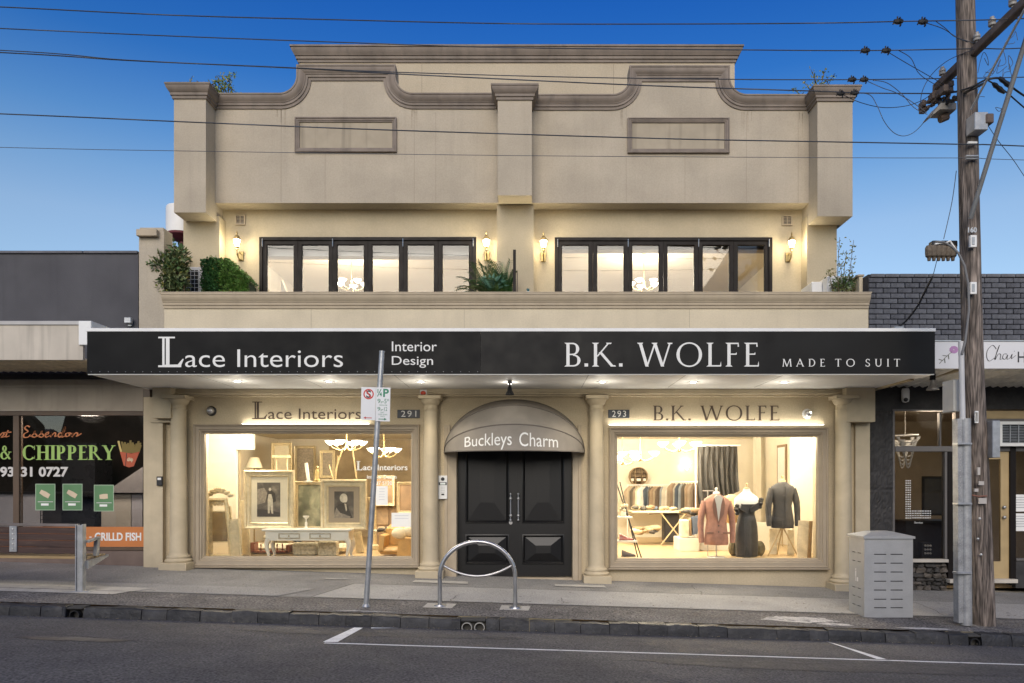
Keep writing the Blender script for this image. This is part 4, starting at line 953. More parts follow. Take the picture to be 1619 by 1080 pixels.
# window lettering, on the glass
GRN = mat('lime_letter', (.30,.46,.12), .5); ORG = mat('orange_letter', (.50,.17,.06), .5); WLT = mat('window_white_letter', (.58,.56,.55), .6)
fl = thing('window_lettering', 'green orange and white window lettering with a phone number', 'window lettering'); fl['label'] = 'window lettering in orange script, green capitals and a white phone number'
yl_ = .034
roman_words('CHIPPERY', XX(33), XX(180), ZZ(727), ZZ(704), yl_, GRN, fl, k=.20, gap=.10, h=.075)
roman_words('&', XX(-3), XX(16), ZZ(726), ZZ(704), yl_, GRN, fl, k=.17, h=.07)
words('93', XX(-2), XX(20), ZZ(754), ZZ(738), yl_, WLT, fl, bold=.035)
words('31 0727', XX(30.8), XX(106), ZZ(754), ZZ(738), yl_, WLT, fl, bold=.035)
def ribbon(name, lines, y, m, parent, w0=.010, w1=.018, depth=.003):
    b = MB()
    for ln in lines:
        P = []; n = len(ln)                            # smooth the stroke with Catmull-Rom, broad-nib pen
        for i in range(n-1):
            p0, p1, p2, p3 = ln[max(i-1,0)], ln[i], ln[i+1], ln[min(i+2,n-1)]
            for k in range(6):
                t = k/6; P.append(tuple(.5*((2*p1[j])+(-p0[j]+p2[j])*t+(2*p0[j]-5*p1[j]+4*p2[j]-p3[j])*t*t+(-p0[j]+3*p1[j]-3*p2[j]+p3[j])*t**3) for j in (0,1)))
        P.append(ln[-1]); L_, R_ = [], []
        for i, (x, z) in enumerate(P):
            a_, c_ = P[max(i-1,0)], P[min(i+1,len(P)-1)]; dx, dz = c_[0]-a_[0], c_[1]-a_[1]; l = math.hypot(dx, dz) or 1; nx, nz = -dz/l, dx/l
            w_ = (w0+(w1-w0)*abs(nx*.8+nz*.35))/2; L_.append((x+nx*w_, y-depth, z+nz*w_)); R_.append((x-nx*w_, y-depth, z-nz*w_))
        k = len(P); b.add(L_+R_, [(i, i+1, k+i+1, k+i) for i in range(k-1)])
    return b.build(name, m, parent, smooth=0)
def scr(x, y): return (XX(x), ZZ(y))
ess = [[(45,675),(41,673),(37,677),(42,682),(36,686),(36,691),(42,691),(46,687)], [(46,690),(50,687),(54,681),(52,684),(56,688),(53,691),(48,690)], [(56,690),(61,687),(65,681),(63,684),(67,688),(64,691),(59,690)],
       [(68,688),(74,686),(74,683),(70,686),(71,691),(78,688)], [(78,691),(80,684),(79,689),(84,684),(86,686),(85,690),(90,688)], [(97,686),(93,684),(90,688),(93,691),(98,684),(101,674),(96,690),(101,689)],
       [(106,684),(102,686),(103,690),(108,688),(107,684),(112,686)], [(112,691),(114,684),(113,689),(118,684),(121,686),(119,690),(127,685)]]
ribbon('lettering', [[scr(x,y) for x,y in l] for l in ess], yl_, ORG, fl, .012, .030)
ribbon('lettering', [[scr(x,y) for x,y in l] for l in ([(-12,686),(-8,684),(-10,690),(-4,688)],[(-4,690),(2,684),(4,687),(0,691),(6,690)],[(11,680),(7,690),(13,689)],[(4,684),(16,683)])], yl_, ORG, fl, .012, .030)
fr_ = thing('chips_sticker', 'window sticker of a red carton overflowing with chips', 'sticker')
b = MB(); b.prism([scr(188,714),(XX(206),ZZ(717)),scr(219,714),scr(210,737),(XX(202),ZZ(739)),scr(194,736)], .030, .034); b.build('carton', mat('carton_red', (.42,.08,.03), .5), fr_, smooth=0)
b = MB(); b.prism([scr(198,716),scr(199.2,716),scr(197.5,737),scr(196.5,737)], .028, .0299); b.build('carton_fold', DARKM, fr_, smooth=0)
words('chip', XX(199.5), XX(209), ZZ(731), ZZ(723), .0295, GOLD, fr_, bold=.03)
rc = random.Random(2)
for i in range(15):
    x = 190+i*1.9; a = (i-7)*.05+rc.uniform(-.12,.12); l = rc.uniform(13,20); b = MB(); dx = math.sin(a)*l; dz = math.cos(a)*l
    b.prism([scr(x-1.6,716),scr(x+1.6,716),scr(x+dx+1.6,716-dz),scr(x+dx-1.6,716-dz)], .0345+.0006*i, .0352+.0006*i); b.build('chip', mat('chip_yellow', (.55,.42,.15), .6) if 'chip_yellow' not in MATS else MATS['chip_yellow'], fr_, smooth=0)
PGR = mat('poster_green', (.10,.22,.10), .6); TAN = mat('wrap_tan', (.62,.50,.36), .7)
for a_, z_, lab in ((54,0,'leftmost of the three green wrap posters in the fish shop window'), (97,0,'middle green wrap poster in the fish shop window'), (146.8,1.6,'rightmost of the three green wrap posters in the fish shop window')):
    t = thing('poster', lab, 'poster', (0,0,0), 'green posters in the fish shop window'); yq = .030
    b = MB(); b.box(XX(a_), XX(a_+31.5), yq, yq+.003, ZZ(807+z_), ZZ(765+z_)); b.build('border', mat('poster_edge', (.35,.45,.33), .6) if 'poster_edge' not in MATS else MATS['poster_edge'], t, smooth=0)
    b = MB(); b.box(XX(a_+1), XX(a_+30.5), yq-.001, yq-.0002, ZZ(806+z_), ZZ(766+z_)); b.build('print', PGR, t, smooth=0)
    c1, c2 = Vector((XX(a_+8), yq-.006, ZZ(777+z_))), Vector((XX(a_+22), yq-.006, ZZ(785+z_))) 
    if a_ > 140: c1, c2 = Vector((XX(a_+9), yq-.006, ZZ(784+z_))), Vector((XX(a_+22), yq-.006, ZZ(783+z_)))
    b = MB(); b.tube([c1, c1.lerp(c2,.5), c2], [.035,.045,.04], 10); b.v = [(p[0], yq-.0025-(yq-.006-p[1])*.03, p[2]) for p in b.v]; b.build('wrap_picture', TAN, t)
    b = MB(); b.box(XX(a_+9), XX(a_+21), yq-.002, yq-.0012, ZZ(799.5+z_), ZZ(796+z_)); b.build('price_label', PAPER, t, smooth=0)
    b = MB(); b.box(XX(a_+4), XX(a_+28), yq-.002, yq-.0012, ZZ(794+z_), ZZ(793+z_)); b.build('caption_line', WLT, t, smooth=0)
t = thing('window_banner', 'orange GRILLD FISH banner along the bottom of the fish shop window', 'banner')
b = MB(); b.box(XX(-60), XX(228), -.012, -.002, ZZ(864.5), ZZ(833)); b.build('banner_board', mat('banner_orange', (.50,.17,.045), .6, var=.05), t, smooth=0)
words('GRILLD FISH', XX(150.5), XX(224), ZZ(855), ZZ(842), -.0125, LETTER, t, bold=.03); words('D', XX(128), XX(137), ZZ(855), ZZ(841), -.0125, LETTER, t, bold=.03)
b = MB(); b.box(XX(142), XX(145.5), -.0145, -.0125, ZZ(850), ZZ(848.4)); b.build('dash', LETTER, t, smooth=0)
t = thing('flood_light', 'small grey floodlight on the dark parapet beside the party pillar', 'light fitting')
b = MB(); b.box(XX(201), XX(212), -.10, -.03, ZZ(513), ZZ(503.5), .01); b.box(XX(204), XX(209), -.03, .011, ZZ(516), ZZ(508)); b.build('lamp_head', GALV, t)

# ---------------- right neighbour
rs = thing('brick_shop', 'black painted brick shop with corrugated canopy, right of the beige building', 'shop')
RX0, RX1 = BX1+.004, 15.0
zt = ZZ(433)
b = MB(); b.box(RX0, RX1, .015, .25, 3.0, zt-.005); b.box(RX1-.2, RX1, .25, 9, -1, zt-.5); b.box(RX0+.02, RX1, 8.8, 9, -1, zt-.5); b.box(RX0+.02, RX1, .25, 9, 4.3, 4.4); b.build('wall_backing', MORTAR, rs, smooth=0)
rb = random.Random(5)
def brickmesh(l, h, seed):
    m_ = MB(); m_.box(0, l, 0, .05, 0, h, .006); r_ = random.Random(seed); m_.v = [(x+r_.uniform(-.0015,.0015), y+r_.uniform(-.0015,.0015), z+r_.uniform(-.0015,.0015)) for x,y,z in m_.v]; return m_
PIT, BL = .0865, .2405
fullm = [brickmesh(BL-.011, PIT-.011, i).mesh('brick', BRICKM if i % 2 else BRICKB, 0) for i in range(4)]
halfm = [brickmesh(BL/2-.011, PIT-.011, 9+i).mesh('brick', BRICKM if i else BRICKB, 0) for i in range(2)]
capm = brickmesh(BL-.008, .055, 33).mesh('coping_brick', mat('coping_brick_paint', (.12,.122,.135), .6, var=.25, vs=7, bump=.4, bs=80), 0)
def put(name, me, loc, parent):
    o = bpy.data.objects.new(name, me); S.collection.objects.link(o); o.parent = parent; o.location = loc; return o
ztop = zt-.06
for r_ in range(12):
    z = ztop-(r_+1)*PIT; x = RX0+.004
    if r_ % 2: put('brick', rb.choice(halfm), (x, -.012+rb.uniform(-.003,.003), z), rs); x += BL/2
    while x < 8.75:
        put('brick', rb.choice(fullm), (x, -.012+rb.uniform(-.003,.003), z+rb.uniform(-.001,.001)), rs); x += BL
x = RX0+.03
while x < 8.75: put('coping_brick', capm, (x, -.022, ztop+.002), rs); x += BL
b = MB(); b.box(8.76, RX1, -.012, .014, 3.0, zt-.01); b.build('side_brickwork', BRICKM, rs, smooth=0)
# canopy and sign
yc2 = -1.45
rcn = thing('corrugated_canopy', 'corrugated canopy behind the white flower sign over the right footpath', 'canopy')
xs0 = XX(1470, yc2)
zc0, zc1 = ZZ(583,yc2), ZZ(540,yc2)
corrugated('corrugated_sheet', BX1+.02, RX1, yc2+.06, 0, zc0+.03, ZZ(613)+.02, mat('corrugated_pale', (.78,.75,.66), .6, var=.2, vs=5), rcn)
b = MB(); b.box(BX1+.1, RX1, yc2+.04, .0, zc1-.1, zc1-.06); b.build('canopy_deck', GALV, rcn, smooth=0)
b = MB()
for xb_ in (6.35, 8.4): b.box(xb_, xb_+.05, yc2+.05, -.02, zc0-.02, zc0+.02)
b.box(BX1+.03, BX1+.09, yc2+.2, -.02, ZZ(613)-.06, ZZ(613)-.02); b.build('canopy_beam', mat('timber_beam', (.45,.36,.22), .7, var=.2), rcn, smooth=0)
t = thing('shop_sign', 'white fascia sign with a pink flower and script lettering behind the power pole', 'sign')
b = MB(); b.box(XX(1478,yc2), RX1, yc2, yc2+.04, zc0, zc1, .004); b.build('sign_board', mat('sign_white', (.66,.66,.68), .5, var=.03), t)
b = MB(); b.box(XX(1478,yc2)-.01, RX1, yc2-.012, yc2+.045, zc1+.001, zc1+.02); b.build('sign_trim', GALV, t)
YS2 = yc2-.001; s2 = lambda x, y: (XX(x, yc2), ZZ(y, yc2))
INK = mat('sign_ink', (.03,.03,.035), .6)
ribbon('lettering', [[s2(*q) for q in l] for l in ([(1575,552),(1569,546),(1561,554),(1560,565),(1564,571),(1572,566)], [(1572,568),(1578,552),(1580,546),(1576,556),(1573,569),(1578,560),(1582,561),(1581,568),(1585,567)], [(1592,560),(1587,560),(1585,566),(1589,568),(1593,561),(1592,568),(1597,566)], [(1597,566),(1600,560),(1599,567),(1602,565),(1606,562)], [(1603,556),(1604,555)])], YS2, INK, t, .004, .012)
words('HAIR', XX(1609,yc2), XX(1653,yc2), ZZ(573,yc2), ZZ(556,yc2), YS2, INK, t)
b = MB(); 
for k in range(9):
    a = k*.7; cx_, cz_ = s2(1508+math.cos(a)*4, 553+math.sin(a)*3.5); r_ = .032; b.prism([(cx_+r_*math.cos(q*PI/3), cz_+r_*.8*math.sin(q*PI/3)) for q in range(6)], YS2-.001-.0004*k, YS2)
b.build('flower_print', mat('flower_pink', (.42,.22,.42), .6), t, smooth=0)
ribbon('stem_print', [[s2(*q) for q in l] for l in ([(1505,556),(1495,565),(1485,575)], [(1497,563),(1490,562)], [(1493,567),(1494,574)], [(1499,561),(1500,568)], [(1490,570),(1484,568)])], YS2, mat('stem_green', (.10,.11,.08), .6), t, .004, .014)
# shopfront
BLKR = mat('black_rough_render', (.036,.034,.034), .75, var=.3, vs=5, bump=1.0, bs=14)
b = MB(); b.box(RX0, RX1, .0, .25, ZZ(647), 3.2); b.box(RX0, XX(1411), .0, .25, ZZ(772), ZZ(647)); b.box(RX0, XX(1411), .0, .25, -1.2, ZZ(775)); b.box(RX0, XX(1411), .01, .25, ZZ(775), ZZ(772)); b.build('black_wall', BLKR, rs, smooth=0)
GFR = mat('grey_window_frame', (.13,.12,.115), .5, var=.15); TANF = mat('tan_door_paint', (.42,.31,.16), .5, var=.12, vs=3)
def bar(name, x0, x1, y0, y1, m, ya=.0, yb=.1, parent=None): b = MB(); b.box(XX(x0), XX(x1), ya, yb, ZZ(y1), ZZ(y0), .004); return b.build(name, m, parent or rs)
bar('frame_post', 1411.5, 1415, 649, 884, GFR); bar('frame_post', 1487, 1489.5, 652, 706, GFR, .02); bar('frame_head', 1411.5, 1515, 646, 649.5, GFR); bar('transom_bar', 1415, 1515, 705.5, 714, GFR, -.02)
bar('frame_post', 1494, 1498, 714, 884, GFR, .0); SILL = mat('sill_cream', (.50,.46,.40), .6, var=.15); bar('window_sill', 1411, 1498, 884, 889, SILL, -.04, .1)
bar('entry_post', 1498.5, 1507, 714, 925, BRONZE, -.01); bar('entry_post', 1597, 1606, 706, 925, BRONZE, -.01); bar('frame_post', 1511, 1517, 649, 706, WBR)
b = MB(); b.box(XX(1415), XX(1494), .05, .058, ZZ(884), ZZ(714)); b.box(XX(1415), XX(1511), .05, .058, ZZ(705.5), ZZ(649.5)); b.build('window_pane', DGLASS, rs, smooth=0)
# rubble stone plinth under the window
b = MB(); b.box(RX0, XX(1498), .06, .2, -1.2, ZZ(889)-.001); b.build('plinth_backing', BLKR, rs, smooth=0)
rgf = random.Random(14); b = MB(); nx_, nz_ = 14, 90; x0_, x1_, z0_, z1_ = RX0+.002, XX(1411)-.002, -.9, ZZ(650); vs = []
for j in range(nz_+1):
    for i in range(nx_+1):
        zz_ = z0_+(z1_-z0_)*j/nz_; dd = rgf.uniform(.002,.020)+.012*math.sin(zz_*9+i*.7)*math.sin(i*1.3+zz_*4)
        if abs(zz_-ZZ(773.5)) < .03: dd = -.01
        vs.append((x0_+(x1_-x0_)*i/nx_, -.004-max(dd, -.002), zz_))
b.add(vs, [(j*(nx_+1)+i, j*(nx_+1)+i+1, (j+1)*(nx_+1)+i+1, (j+1)*(nx_+1)+i) for j in range(nz_) for i in range(nx_)]); b.build('rough_render_face', BLKR, rs, smooth=0)
rst = random.Random(8); STN = [mat('plinth_stone', (.10,.085,.07), .8, var=.3, vs=12, bump=1, bs=25), mat('plinth_stone_dark', (.05,.045,.04), .8, var=.3, vs=12, bump=1, bs=25)]
z = ground(6.1)-.08
while z < ZZ(889)-.06:
    x = XX(1411)
    h_ = rst.uniform(.05,.10)
    while x < XX(1496):
        l = rst.uniform(.06,.2); b = MB(); b.box(x, min(x+l, XX(1498))-.01, .0+rst.uniform(-.02,.02), .059, z, min(z+h_, ZZ(889)-.003)-.008, .02)
        b.v = [(p[0]+rst.uniform(-.016,.016), p[1]+rst.uniform(-.02,.015), p[2]+rst.uniform(-.018,.010)) for p in b.v]; b.build('stone', rst.choice(STN), rs, smooth=0); x += l
    z += h_
bar('entry_panel', 1517, 1531, 714, 925, TANF, .02, .06); bar('entry_panel', 1507.5, 1516.5, 714, 925, TANF, .03, .06)
# glazed tan door
dr = MB(); dr.holes(XX(1531), XX(1597), ZZ(915), ZZ(714), [(XX(1564), XX(1584), ZZ(888), ZZ(726)), (XX(1540),XX(1555),ZZ(888),ZZ(726))], .03, .07); door2 = dr.build('door', TANF, rs, smooth=0)
b = MB(); b.box(XX(1564), XX(1584), .045, .052, ZZ(888), ZZ(726)); b.box(XX(1540), XX(1555), .045, .052, ZZ(888), ZZ(726)); b.build('door_pane', DGLASS, door2, smooth=0)
b = MB()
for zy in (802, 818): b.ball((XX(1588), .0, ZZ(zy)), .03, n=10, m=6)
b.build('handle', STEEL, door2)
bar('door_head', 1507, 1600, 706, 713.5, GFR, -.0, .1); bar('over_door_panel', 1531, 1640, 649.5, 662, TANF, .02, .08); bar('over_door_rail', 1517, 1640, 662, 667, GFR, .0, .08); bar('transom_side', 1517, 1571, 667, 706, mat('dim_transom', (.10,.08,.06), .4), .03, .08)
bar('door_step', 1497, 1604, 915, 921, SILL, -.09, .1)
bar('lower_panel', 1606, 1800, 887, 930, BLKR, .0, .1); bar('window_sill', 1606, 1800, 883, 886.5, GFR, -.02, .1)
b = MB(); b.box(XX(1606), XX(1800), .05, .058, ZZ(883), ZZ(714)); b.build('window_pane', DGLASS, rs, smooth=0); bar('transom_bar', 1606, 1800, 706, 713.5, GFR, -.01); bar('frame_post', 1800, 1808, 650, 930, BRONZE)
b = MB(); b.box(XX(1808), RX1, .0, .25, -1.5, ZZ(650)); b.build('end_wall', BLKR, rs, smooth=0)
for y0_, y1_ in ((782,809),(812,840)): 
    t = thing('paper_notice', 'upper paper notice on the far right shop window' if y0_ < 800 else 'lower paper notice on the far right shop window', 'notice'); b = MB(); b.box(XX(1607), XX(1628), .042, .046, ZZ(y1_), ZZ(y0_)); b.build('sheet', PAPER, t, smooth=0)
    b = MB(); [b.box(XX(1609), XX(1625), .041, .0418, ZZ(y0_+5+i*4), ZZ(y0_+4+i*4)) for i in range(5)]; b.build('print_lines', GALV, t, smooth=0)
# air conditioner in the transom
t = thing('window_air_conditioner', 'white framed air conditioner set above the tan glazed door', 'air conditioner')
b = MB(); X0,X1,Z0,Z1 = XX(1571.5), XX(1640), ZZ(706), ZZ(667.5)
b.sweep([(X0,-.12,Z0),(X1,-.12,Z0),(X1,-.12,Z1),(X0,-.12,Z1)], (0,-1,0), [(0,-.16),(0,.02),(.05,.02),(.055,-.05),(.05,-.16)], closed=True); b.build('casing', WHITEP, t)
b = MB(); b.box(X0+.05, X1-.05, -.05, .05, Z0+.05, Z1-.05); b.build('coil', DARKM, t, smooth=0)
b = MB()
for i in range(12): b.box(X0+.06, X1-.06, -.1, -.09, Z0+.06+i*.026, Z0+.066+i*.026)
for i in range(1,5): b.box(X0+.05+i*.14, X0+.062+i*.14, -.115, -.101, Z0+.05, Z1-.05)
b.build('grille', GALV, t, smooth=0)
# security camera, horn flood light, horn speaker, meter box, bell speaker in window
t = thing('security_camera', 'white security camera on the black wall right of the canopy bracket', 'camera')
b = MB(); b.lathe([(.0,.24),(.05,.235),(.062,.2),(.062,.06),(.05,.015),(.0,.0)], (XX(1431.5,-.06), -.062, ZZ(637.5)), 18); b.build('body', WHITEP, t)
b = MB(); b.ball((XX(1431.8,-.1), -.105, ZZ(633)), .035, n=12, m=8); b.build('lens', DARKM, t)
t = thing('eave_spot_lamp', 'chrome bell lamp hanging from the canopy end left of the power pole', 'lamp'); yq = -.9; cx_ = XX(1474.5,yq)
b = MB(); b.lathe([(.0,.15),(.03,.15),(.035,.09),(.05,.06),(.085,.02),(.09,.0),(.07,.012),(.0,.03)], (cx_,yq,ZZ(616.5,yq)), 20); b.build('shade', STEEL, t); b = MB(); b.box(cx_-.03,cx_+.03,yq-.03,yq+.03,ZZ(616.5,yq)+.15,3.33); b.build('stem', DARKM, t)
# dim interior with mirror, lights and counters
b = MB(); b.box(RX0+.1, 11, 3.4, 3.5, -.8, 3.0); b.box(RX0+.0, RX0+.1, .26, 3.4, -.8, 3.0); b.box(RX0, 11, .26, 3.4, 2.9, 3.0); b.build('room_wall', mat('tan_interior', (.50,.41,.29), .8, var=.1), rs, smooth=0)
b = MB(); b.box(RX0, 11, .26, 3.5, -.2, -.1); b.build('room_floor', WOODF, rs, smooth=0)
bar('oval_mirror_backing', 1415, 1440, 745, 884, DARKM, 1.1, 1.2)
t = thing('salon_mirror', 'dark framed mirror inside the right shop window', 'mirror'); y_ = 1.9; b = MB(); X0,X1,Z0,Z1 = XX(1457,y_), XX(1500,y_), ZZ(815,y_), ZZ(753,y_)
b.sweep([(X0,y_,Z0),(X1,y_,Z0),(X1,y_,Z1),(X0,y_,Z1)], (0,-1,0), [(0,0),(0,.03),(.04,.03),(.04,0)], closed=True); b.build('frame', DARKM, t); b = MB(); b.box(X0+.03, X1-.03, y_-.01, y_+.01, Z0+.03, Z1-.03); b.build('mirror_glass', mat('mirror_silver', (.7,.7,.68), .1, metal=.9, var=0), t, smooth=0)
b = MB(); b.box(XX(1418,1.0), XX(1500,1.0), .7, 1.3, -.1, ZZ(822,1.0)); b.build('salon_counter', mat('dark_counter', (.03,.028,.027), .4), rs, smooth=0)
t = thing('bead_chandelier', 'hanging white bead chandelier inside the right shop window', 'chandelier'); y_ = .45; cx_ = XX(1431,y_)
b = MB()
for k in range(7):
    r_ = .20-.022*k; z0 = ZZ(688,y_)
    for q in range(2): b.tube([(cx_+r_*math.sin(a*PI/10-PI/2), y_+(.1 if q else -.1), z0-.03-(.10+.065*k)*math.cos(a*PI/10-PI/2)-(k>2)*.05) for a in range(11)], .011, 5)
b.tube([(cx_+.22*math.cos(a*PI/12), y_+.12*math.sin(a*PI/12), ZZ(688,y_)) for a in range(25)], .012, 5); b.tube([(cx_,y_,ZZ(688,y_)),(cx_,y_,2.9)], .006, 5); b.build('bead_strand', WHITEP, t)
t = thing('price_lettering', 'patch of small white price list lettering on the right shop window', 'window lettering'); rr_ = random.Random(4)
b = MB()
for i in range(17):
    for j in range(3): 
        if i < 13 or True: b.box(XX(1434+j*3.2), XX(1436.4+j*3.2-rr_.uniform(0,.8)), .046, .0475, ZZ(761+i*3.7), ZZ(759.3+i*3.7))
for i in range(4):
    for j in range(12): b.box(XX(1444+j*2.6), XX(1445.9+j*2.6-rr_.uniform(0,.8)), .046, .0475, ZZ(809+i*3.6), ZZ(807.4+i*3.6))
b.build('print_lines', LETTER, t, smooth=0)
words('Service', XX(1448), XX(1461), ZZ(828), ZZ(825), .048, LETTER, t)
t = thing('bottle_rack', 'small rack of pale round bottle ends low in the right shop window', 'rack'); y_ = .3
b = MB(); b.box(XX(1459,y_), XX(1476,y_), y_+.01, y_+.15, ZZ(882,y_), ZZ(858,y_)); b.build('rack_board', DARKM, t, smooth=0)
for i in range(3):
    for j in range(3): b = MB(); b.ball((XX(1463+i*4,y_), y_, ZZ(863+j*6,y_)), .02, n=8, m=6); b.build('bottle_cap', WHITEP, t)
lamp('salon_fill', (6.9, .32, 2.72), 60, (1,.82,.6), .25, rs); lamp('fish_shop_fill', (-7.6, .5, 2.9), 170, (1,.85,.7), .3, fs_)  # both lamps added without fittings, to brighten the neighbouring interiors
# far side of the street (seen only mirrored in the glass)
far = bpy.data.objects.new('far_side_of_street', None); S.collection.objects.link(far); far['kind'] = 'structure'
rf = random.Random(6)
for i, (xa, xb, h_) in enumerate(((-46,-30,5),(-27,-14,4.4),(-12,2,5.2),(4,17,4.6),(20,34,5.4),(37,50,4.8))):
    b = MB(); zg = ground(xa, -20); b.box(xa, xb, -38, -28, -3, h_*.62); b.xprism([(-38.5,h_*.62),(-27.5,h_*.62),(-33,h_)], xa-.3, xb+.3); b.build('house', mat('far_house', (.20,.16,.14), .8, var=.2) if 'far_house' not in MATS else MATS['far_house'], far, smooth=0)
for i in range(16):
    x = -45+i*6+rf.uniform(-2,2); b = MB(); b.ball((x, -25+rf.uniform(-1,1), 3.6), 2.3, 2, 2.6, 8, 6); b.v = [(p[0]+rf.uniform(-.4,.4), p[1]+rf.uniform(-.4,.4), p[2]+rf.uniform(-.4,.4)) for p in b.v]; b.build('street_tree', mat('far_foliage', (.03,.05,.02), .9) if 'far_foliage' not in MATS else MATS['far_foliage'], far, smooth=0)
# ================================================================== STREET FURNITURE
# bench seen from behind
bn = thing('park_bench', 'weathered timber slat bench with galvanised end frame on the left footpath', 'bench')
yb0 = -2.48; sc_ = 120.0
bx = lambda v: XX(v, yb0); bz = lambda v: ZZ(v, yb0)
SLAT = mat('bench_slat_brown', (.06,.032,.025), .65, var=.3, vs=2, stretch=(1,6,14), bump=.4, bs=30, col2=(.10,.065,.045), c2s=3, c2t=.66); SEATW = mat('bench_seat_timber', (.38,.27,.14), .7, var=.25, vs=2, stretch=(1,6,14), bump=.3, bs=30)
BXL = -8.3
zt_ = bz(829)
dzx = lambda x: -(x-bx(128))*.013
def plank(name, x0, x1, y0, y1, z0, z1, m, par, bev=.005):
    b = MB(); b.box(x0, x1, y0, y1, z0, z1, bev); b.v = [(p[0], p[1], p[2]+dzx(p[0])) for p in b.v]; return b.build(name, m, par)
plank('top_rail', BXL, bx(121), yb0-.0, yb0+.075, zt_-.035, zt_, mat('bench_rail_grey', (.20,.17,.155), .6, var=.3), bn)
hs_ = (bz(834.5)-bz(876.5))/4
for i in range(4): plank('back_slat', BXL, bx(120), yb0+.01, yb0+.045, bz(834.5)-(i+1)*hs_+.003, bz(834.5)-i*hs_-.001, SLAT, bn)
zs = bz(879)+.0
for i in range(5): plank('seat_slat', BXL, bx(133), yb0+.07+i*.085, yb0+.145+i*.085, zs-.052, zs-.014, SEATW if i != 1 else SEATW, bn)
for xc in (bx(21), bx(21)-1.05):
    plank('back_strap', xc-.05, xc+.05, yb0-.008, yb0+.0085, bz(874), bz(833), GALV, bn)
    b = MB()
    for k in range(5): b.ball((xc, yb0-.009, bz(838)-k*.065+dzx(xc)), .012, n=8, m=4)
    b.build('bolt', STEEL, bn)
def endframe(x0):
    g = ground(x0+.05, yb0); m_ = MB(); w_ = .045
    m_.box(x0, x0+.012, yb0-.02, yb0+.06, g-.02, zt_, .002); m_.box(x0+.012, x0+.085, yb0+.0, yb0+.012, g-.02, zt_-.01, .002); m_.box(x0+.085, x0+.10, yb0-.02, yb0+.06, g-.02, zt_, .002)
    f = m_.build('end_post', GALV, bn)
    b = MB(); b.box(x0-.03, x0+.20, yb0-.06, yb0+.12, g-.001, g+.016, .003); b.build('foot_plate', GALV, bn)
    b = MB(); b.xprism([(yb0+.06, zs-.18),(yb0+.06, zs-.07),(yb0+.52, zs-.03),(yb0+.52, zs-.055)], x0+.10, x0+.13); b.build('seat_bracket', GALV, bn, smooth=0)
    b = MB(); b.xprism([(yb0+.22, zs-.02),(yb0+.28, zs-.02),(yb0+.31, zs+.21),(yb0+.25, zs+.21)], x0+.09, x0+.14); b.build('arm_post', GALV, bn, smooth=0)
    b = MB(); b.xprism([(yb0+.06, zs+.17),(yb0+.06, zs+.20),(yb0+.32, zs+.235),(yb0+.32, zs+.205)], x0+.09, x0+.14); b.build('arm_rest', GALV, bn, smooth=0)
endframe(bx(120)); endframe(bx(120)-2.05)
# rubbish bin
yb1 = -2.56
bi = thing('litter_bin', 'grey perforated metal litter bin enclosure near the power pole', 'bin')
x0, x1 = XX(1366.5,yb1), XX(1443.5,yb1); g = ground((x0+x1)/2, yb1); zt_ = ZZ(852,yb1); dp = .45; zb_ = ZZ(976.5,yb1)
slots = [(XX(a,yb1), XX(b_,yb1), ZZ(y,yb1)-.006, ZZ(y,yb1)+.006) for y in (876.5,890.5,904.5,919,933,947.5,961) for a, b_ in ((1382,1401.5),(1408,1427.5))]
b = MB(); b.holes(x0, x1, zb_, zt_, slots, yb1, yb1+.01); b.build('front_door', ALU, bi, smooth=0)
b = MB(); b.box(x0+.01, x1-.01, yb1+.03, yb1+dp-.02, zb_+.0, zt_-.02); b.build('inner_bin', DARKM, bi, smooth=0)
sl = [(yb1+.10+k*.16, yb1+.20+k*.16, z_-.006, z_+.006) for z_ in [ZZ(v,yb1) for v in (876,890,933,947,961)] for k in (0,1)]
b = MB(); b.holes(yb1+.0101, yb1+dp, zb_, zt_, sl, 0, .01); b.v = [(x0+p[1], p[0], p[2]) for p in b.v]; b.build('side_panel', ALU, bi, smooth=0)
b = MB(); b.box(x1-.01, x1, yb1+.0101, yb1+dp, zb_, zt_); b.build('side_panel', ALU, bi, smooth=0)
b = MB(); e = .02; za_, zc_ = zt_+.002, zt_+.055
vs = [(x0-e,yb1-e,za_),(x1+e,yb1-e,za_),(x1+e,yb1+dp+e,za_),(x0-e,yb1+dp+e,za_),(x0-e,yb1-e,za_+.03),(x1+e,yb1-e,za_+.03),(x1+e,yb1+dp+e,za_+.03),(x0-e,yb1+dp+e,za_+.03),(x0+.17,yb1+.16,za_+.085),(x1-.2,yb1+.16,za_+.085),(x1-.2,yb1+dp-.12,za_+.085),(x0+.17,yb1+dp-.12,za_+.085)]
b.add(vs, [(3,2,1,0),(0,1,5,4),(1,2,6,5),(2,3,7,6),(3,0,4,7),(4,5,9,8),(5,6,10,9),(6,7,11,10),(7,4,8,11),(8,9,10,11)]); b.build('lid', ALU, bi, smooth=0)
b = MB(); b.box(x0+.06, x1-.06, yb1+.06, yb1+dp-.06, g-.05, zb_-.001); b.build('plinth', DARKM, bi, smooth=0)
# person-and-bin pictogram on the side panel
b = MB(); yy, zz_ = yb1+.24, ZZ(912,yb1); xq = x0-.002
b.box(xq-.001, xq, yy-.012, yy+.012, zz_+.06, zz_+.085); b.box(xq-.001, xq, yy-.015, yy+.015, zz_-.02, zz_+.052); b.box(xq-.001, xq, yy-.012, yy-.003, zz_-.085, zz_-.021); b.box(xq-.001, xq, yy+.004, yy+.013, zz_-.085, zz_-.021); b.box(xq-.001, xq, yy-.07, yy-.03, zz_-.085, zz_-.03)
b.build('pictogram', WHITEP, bi, smooth=0)
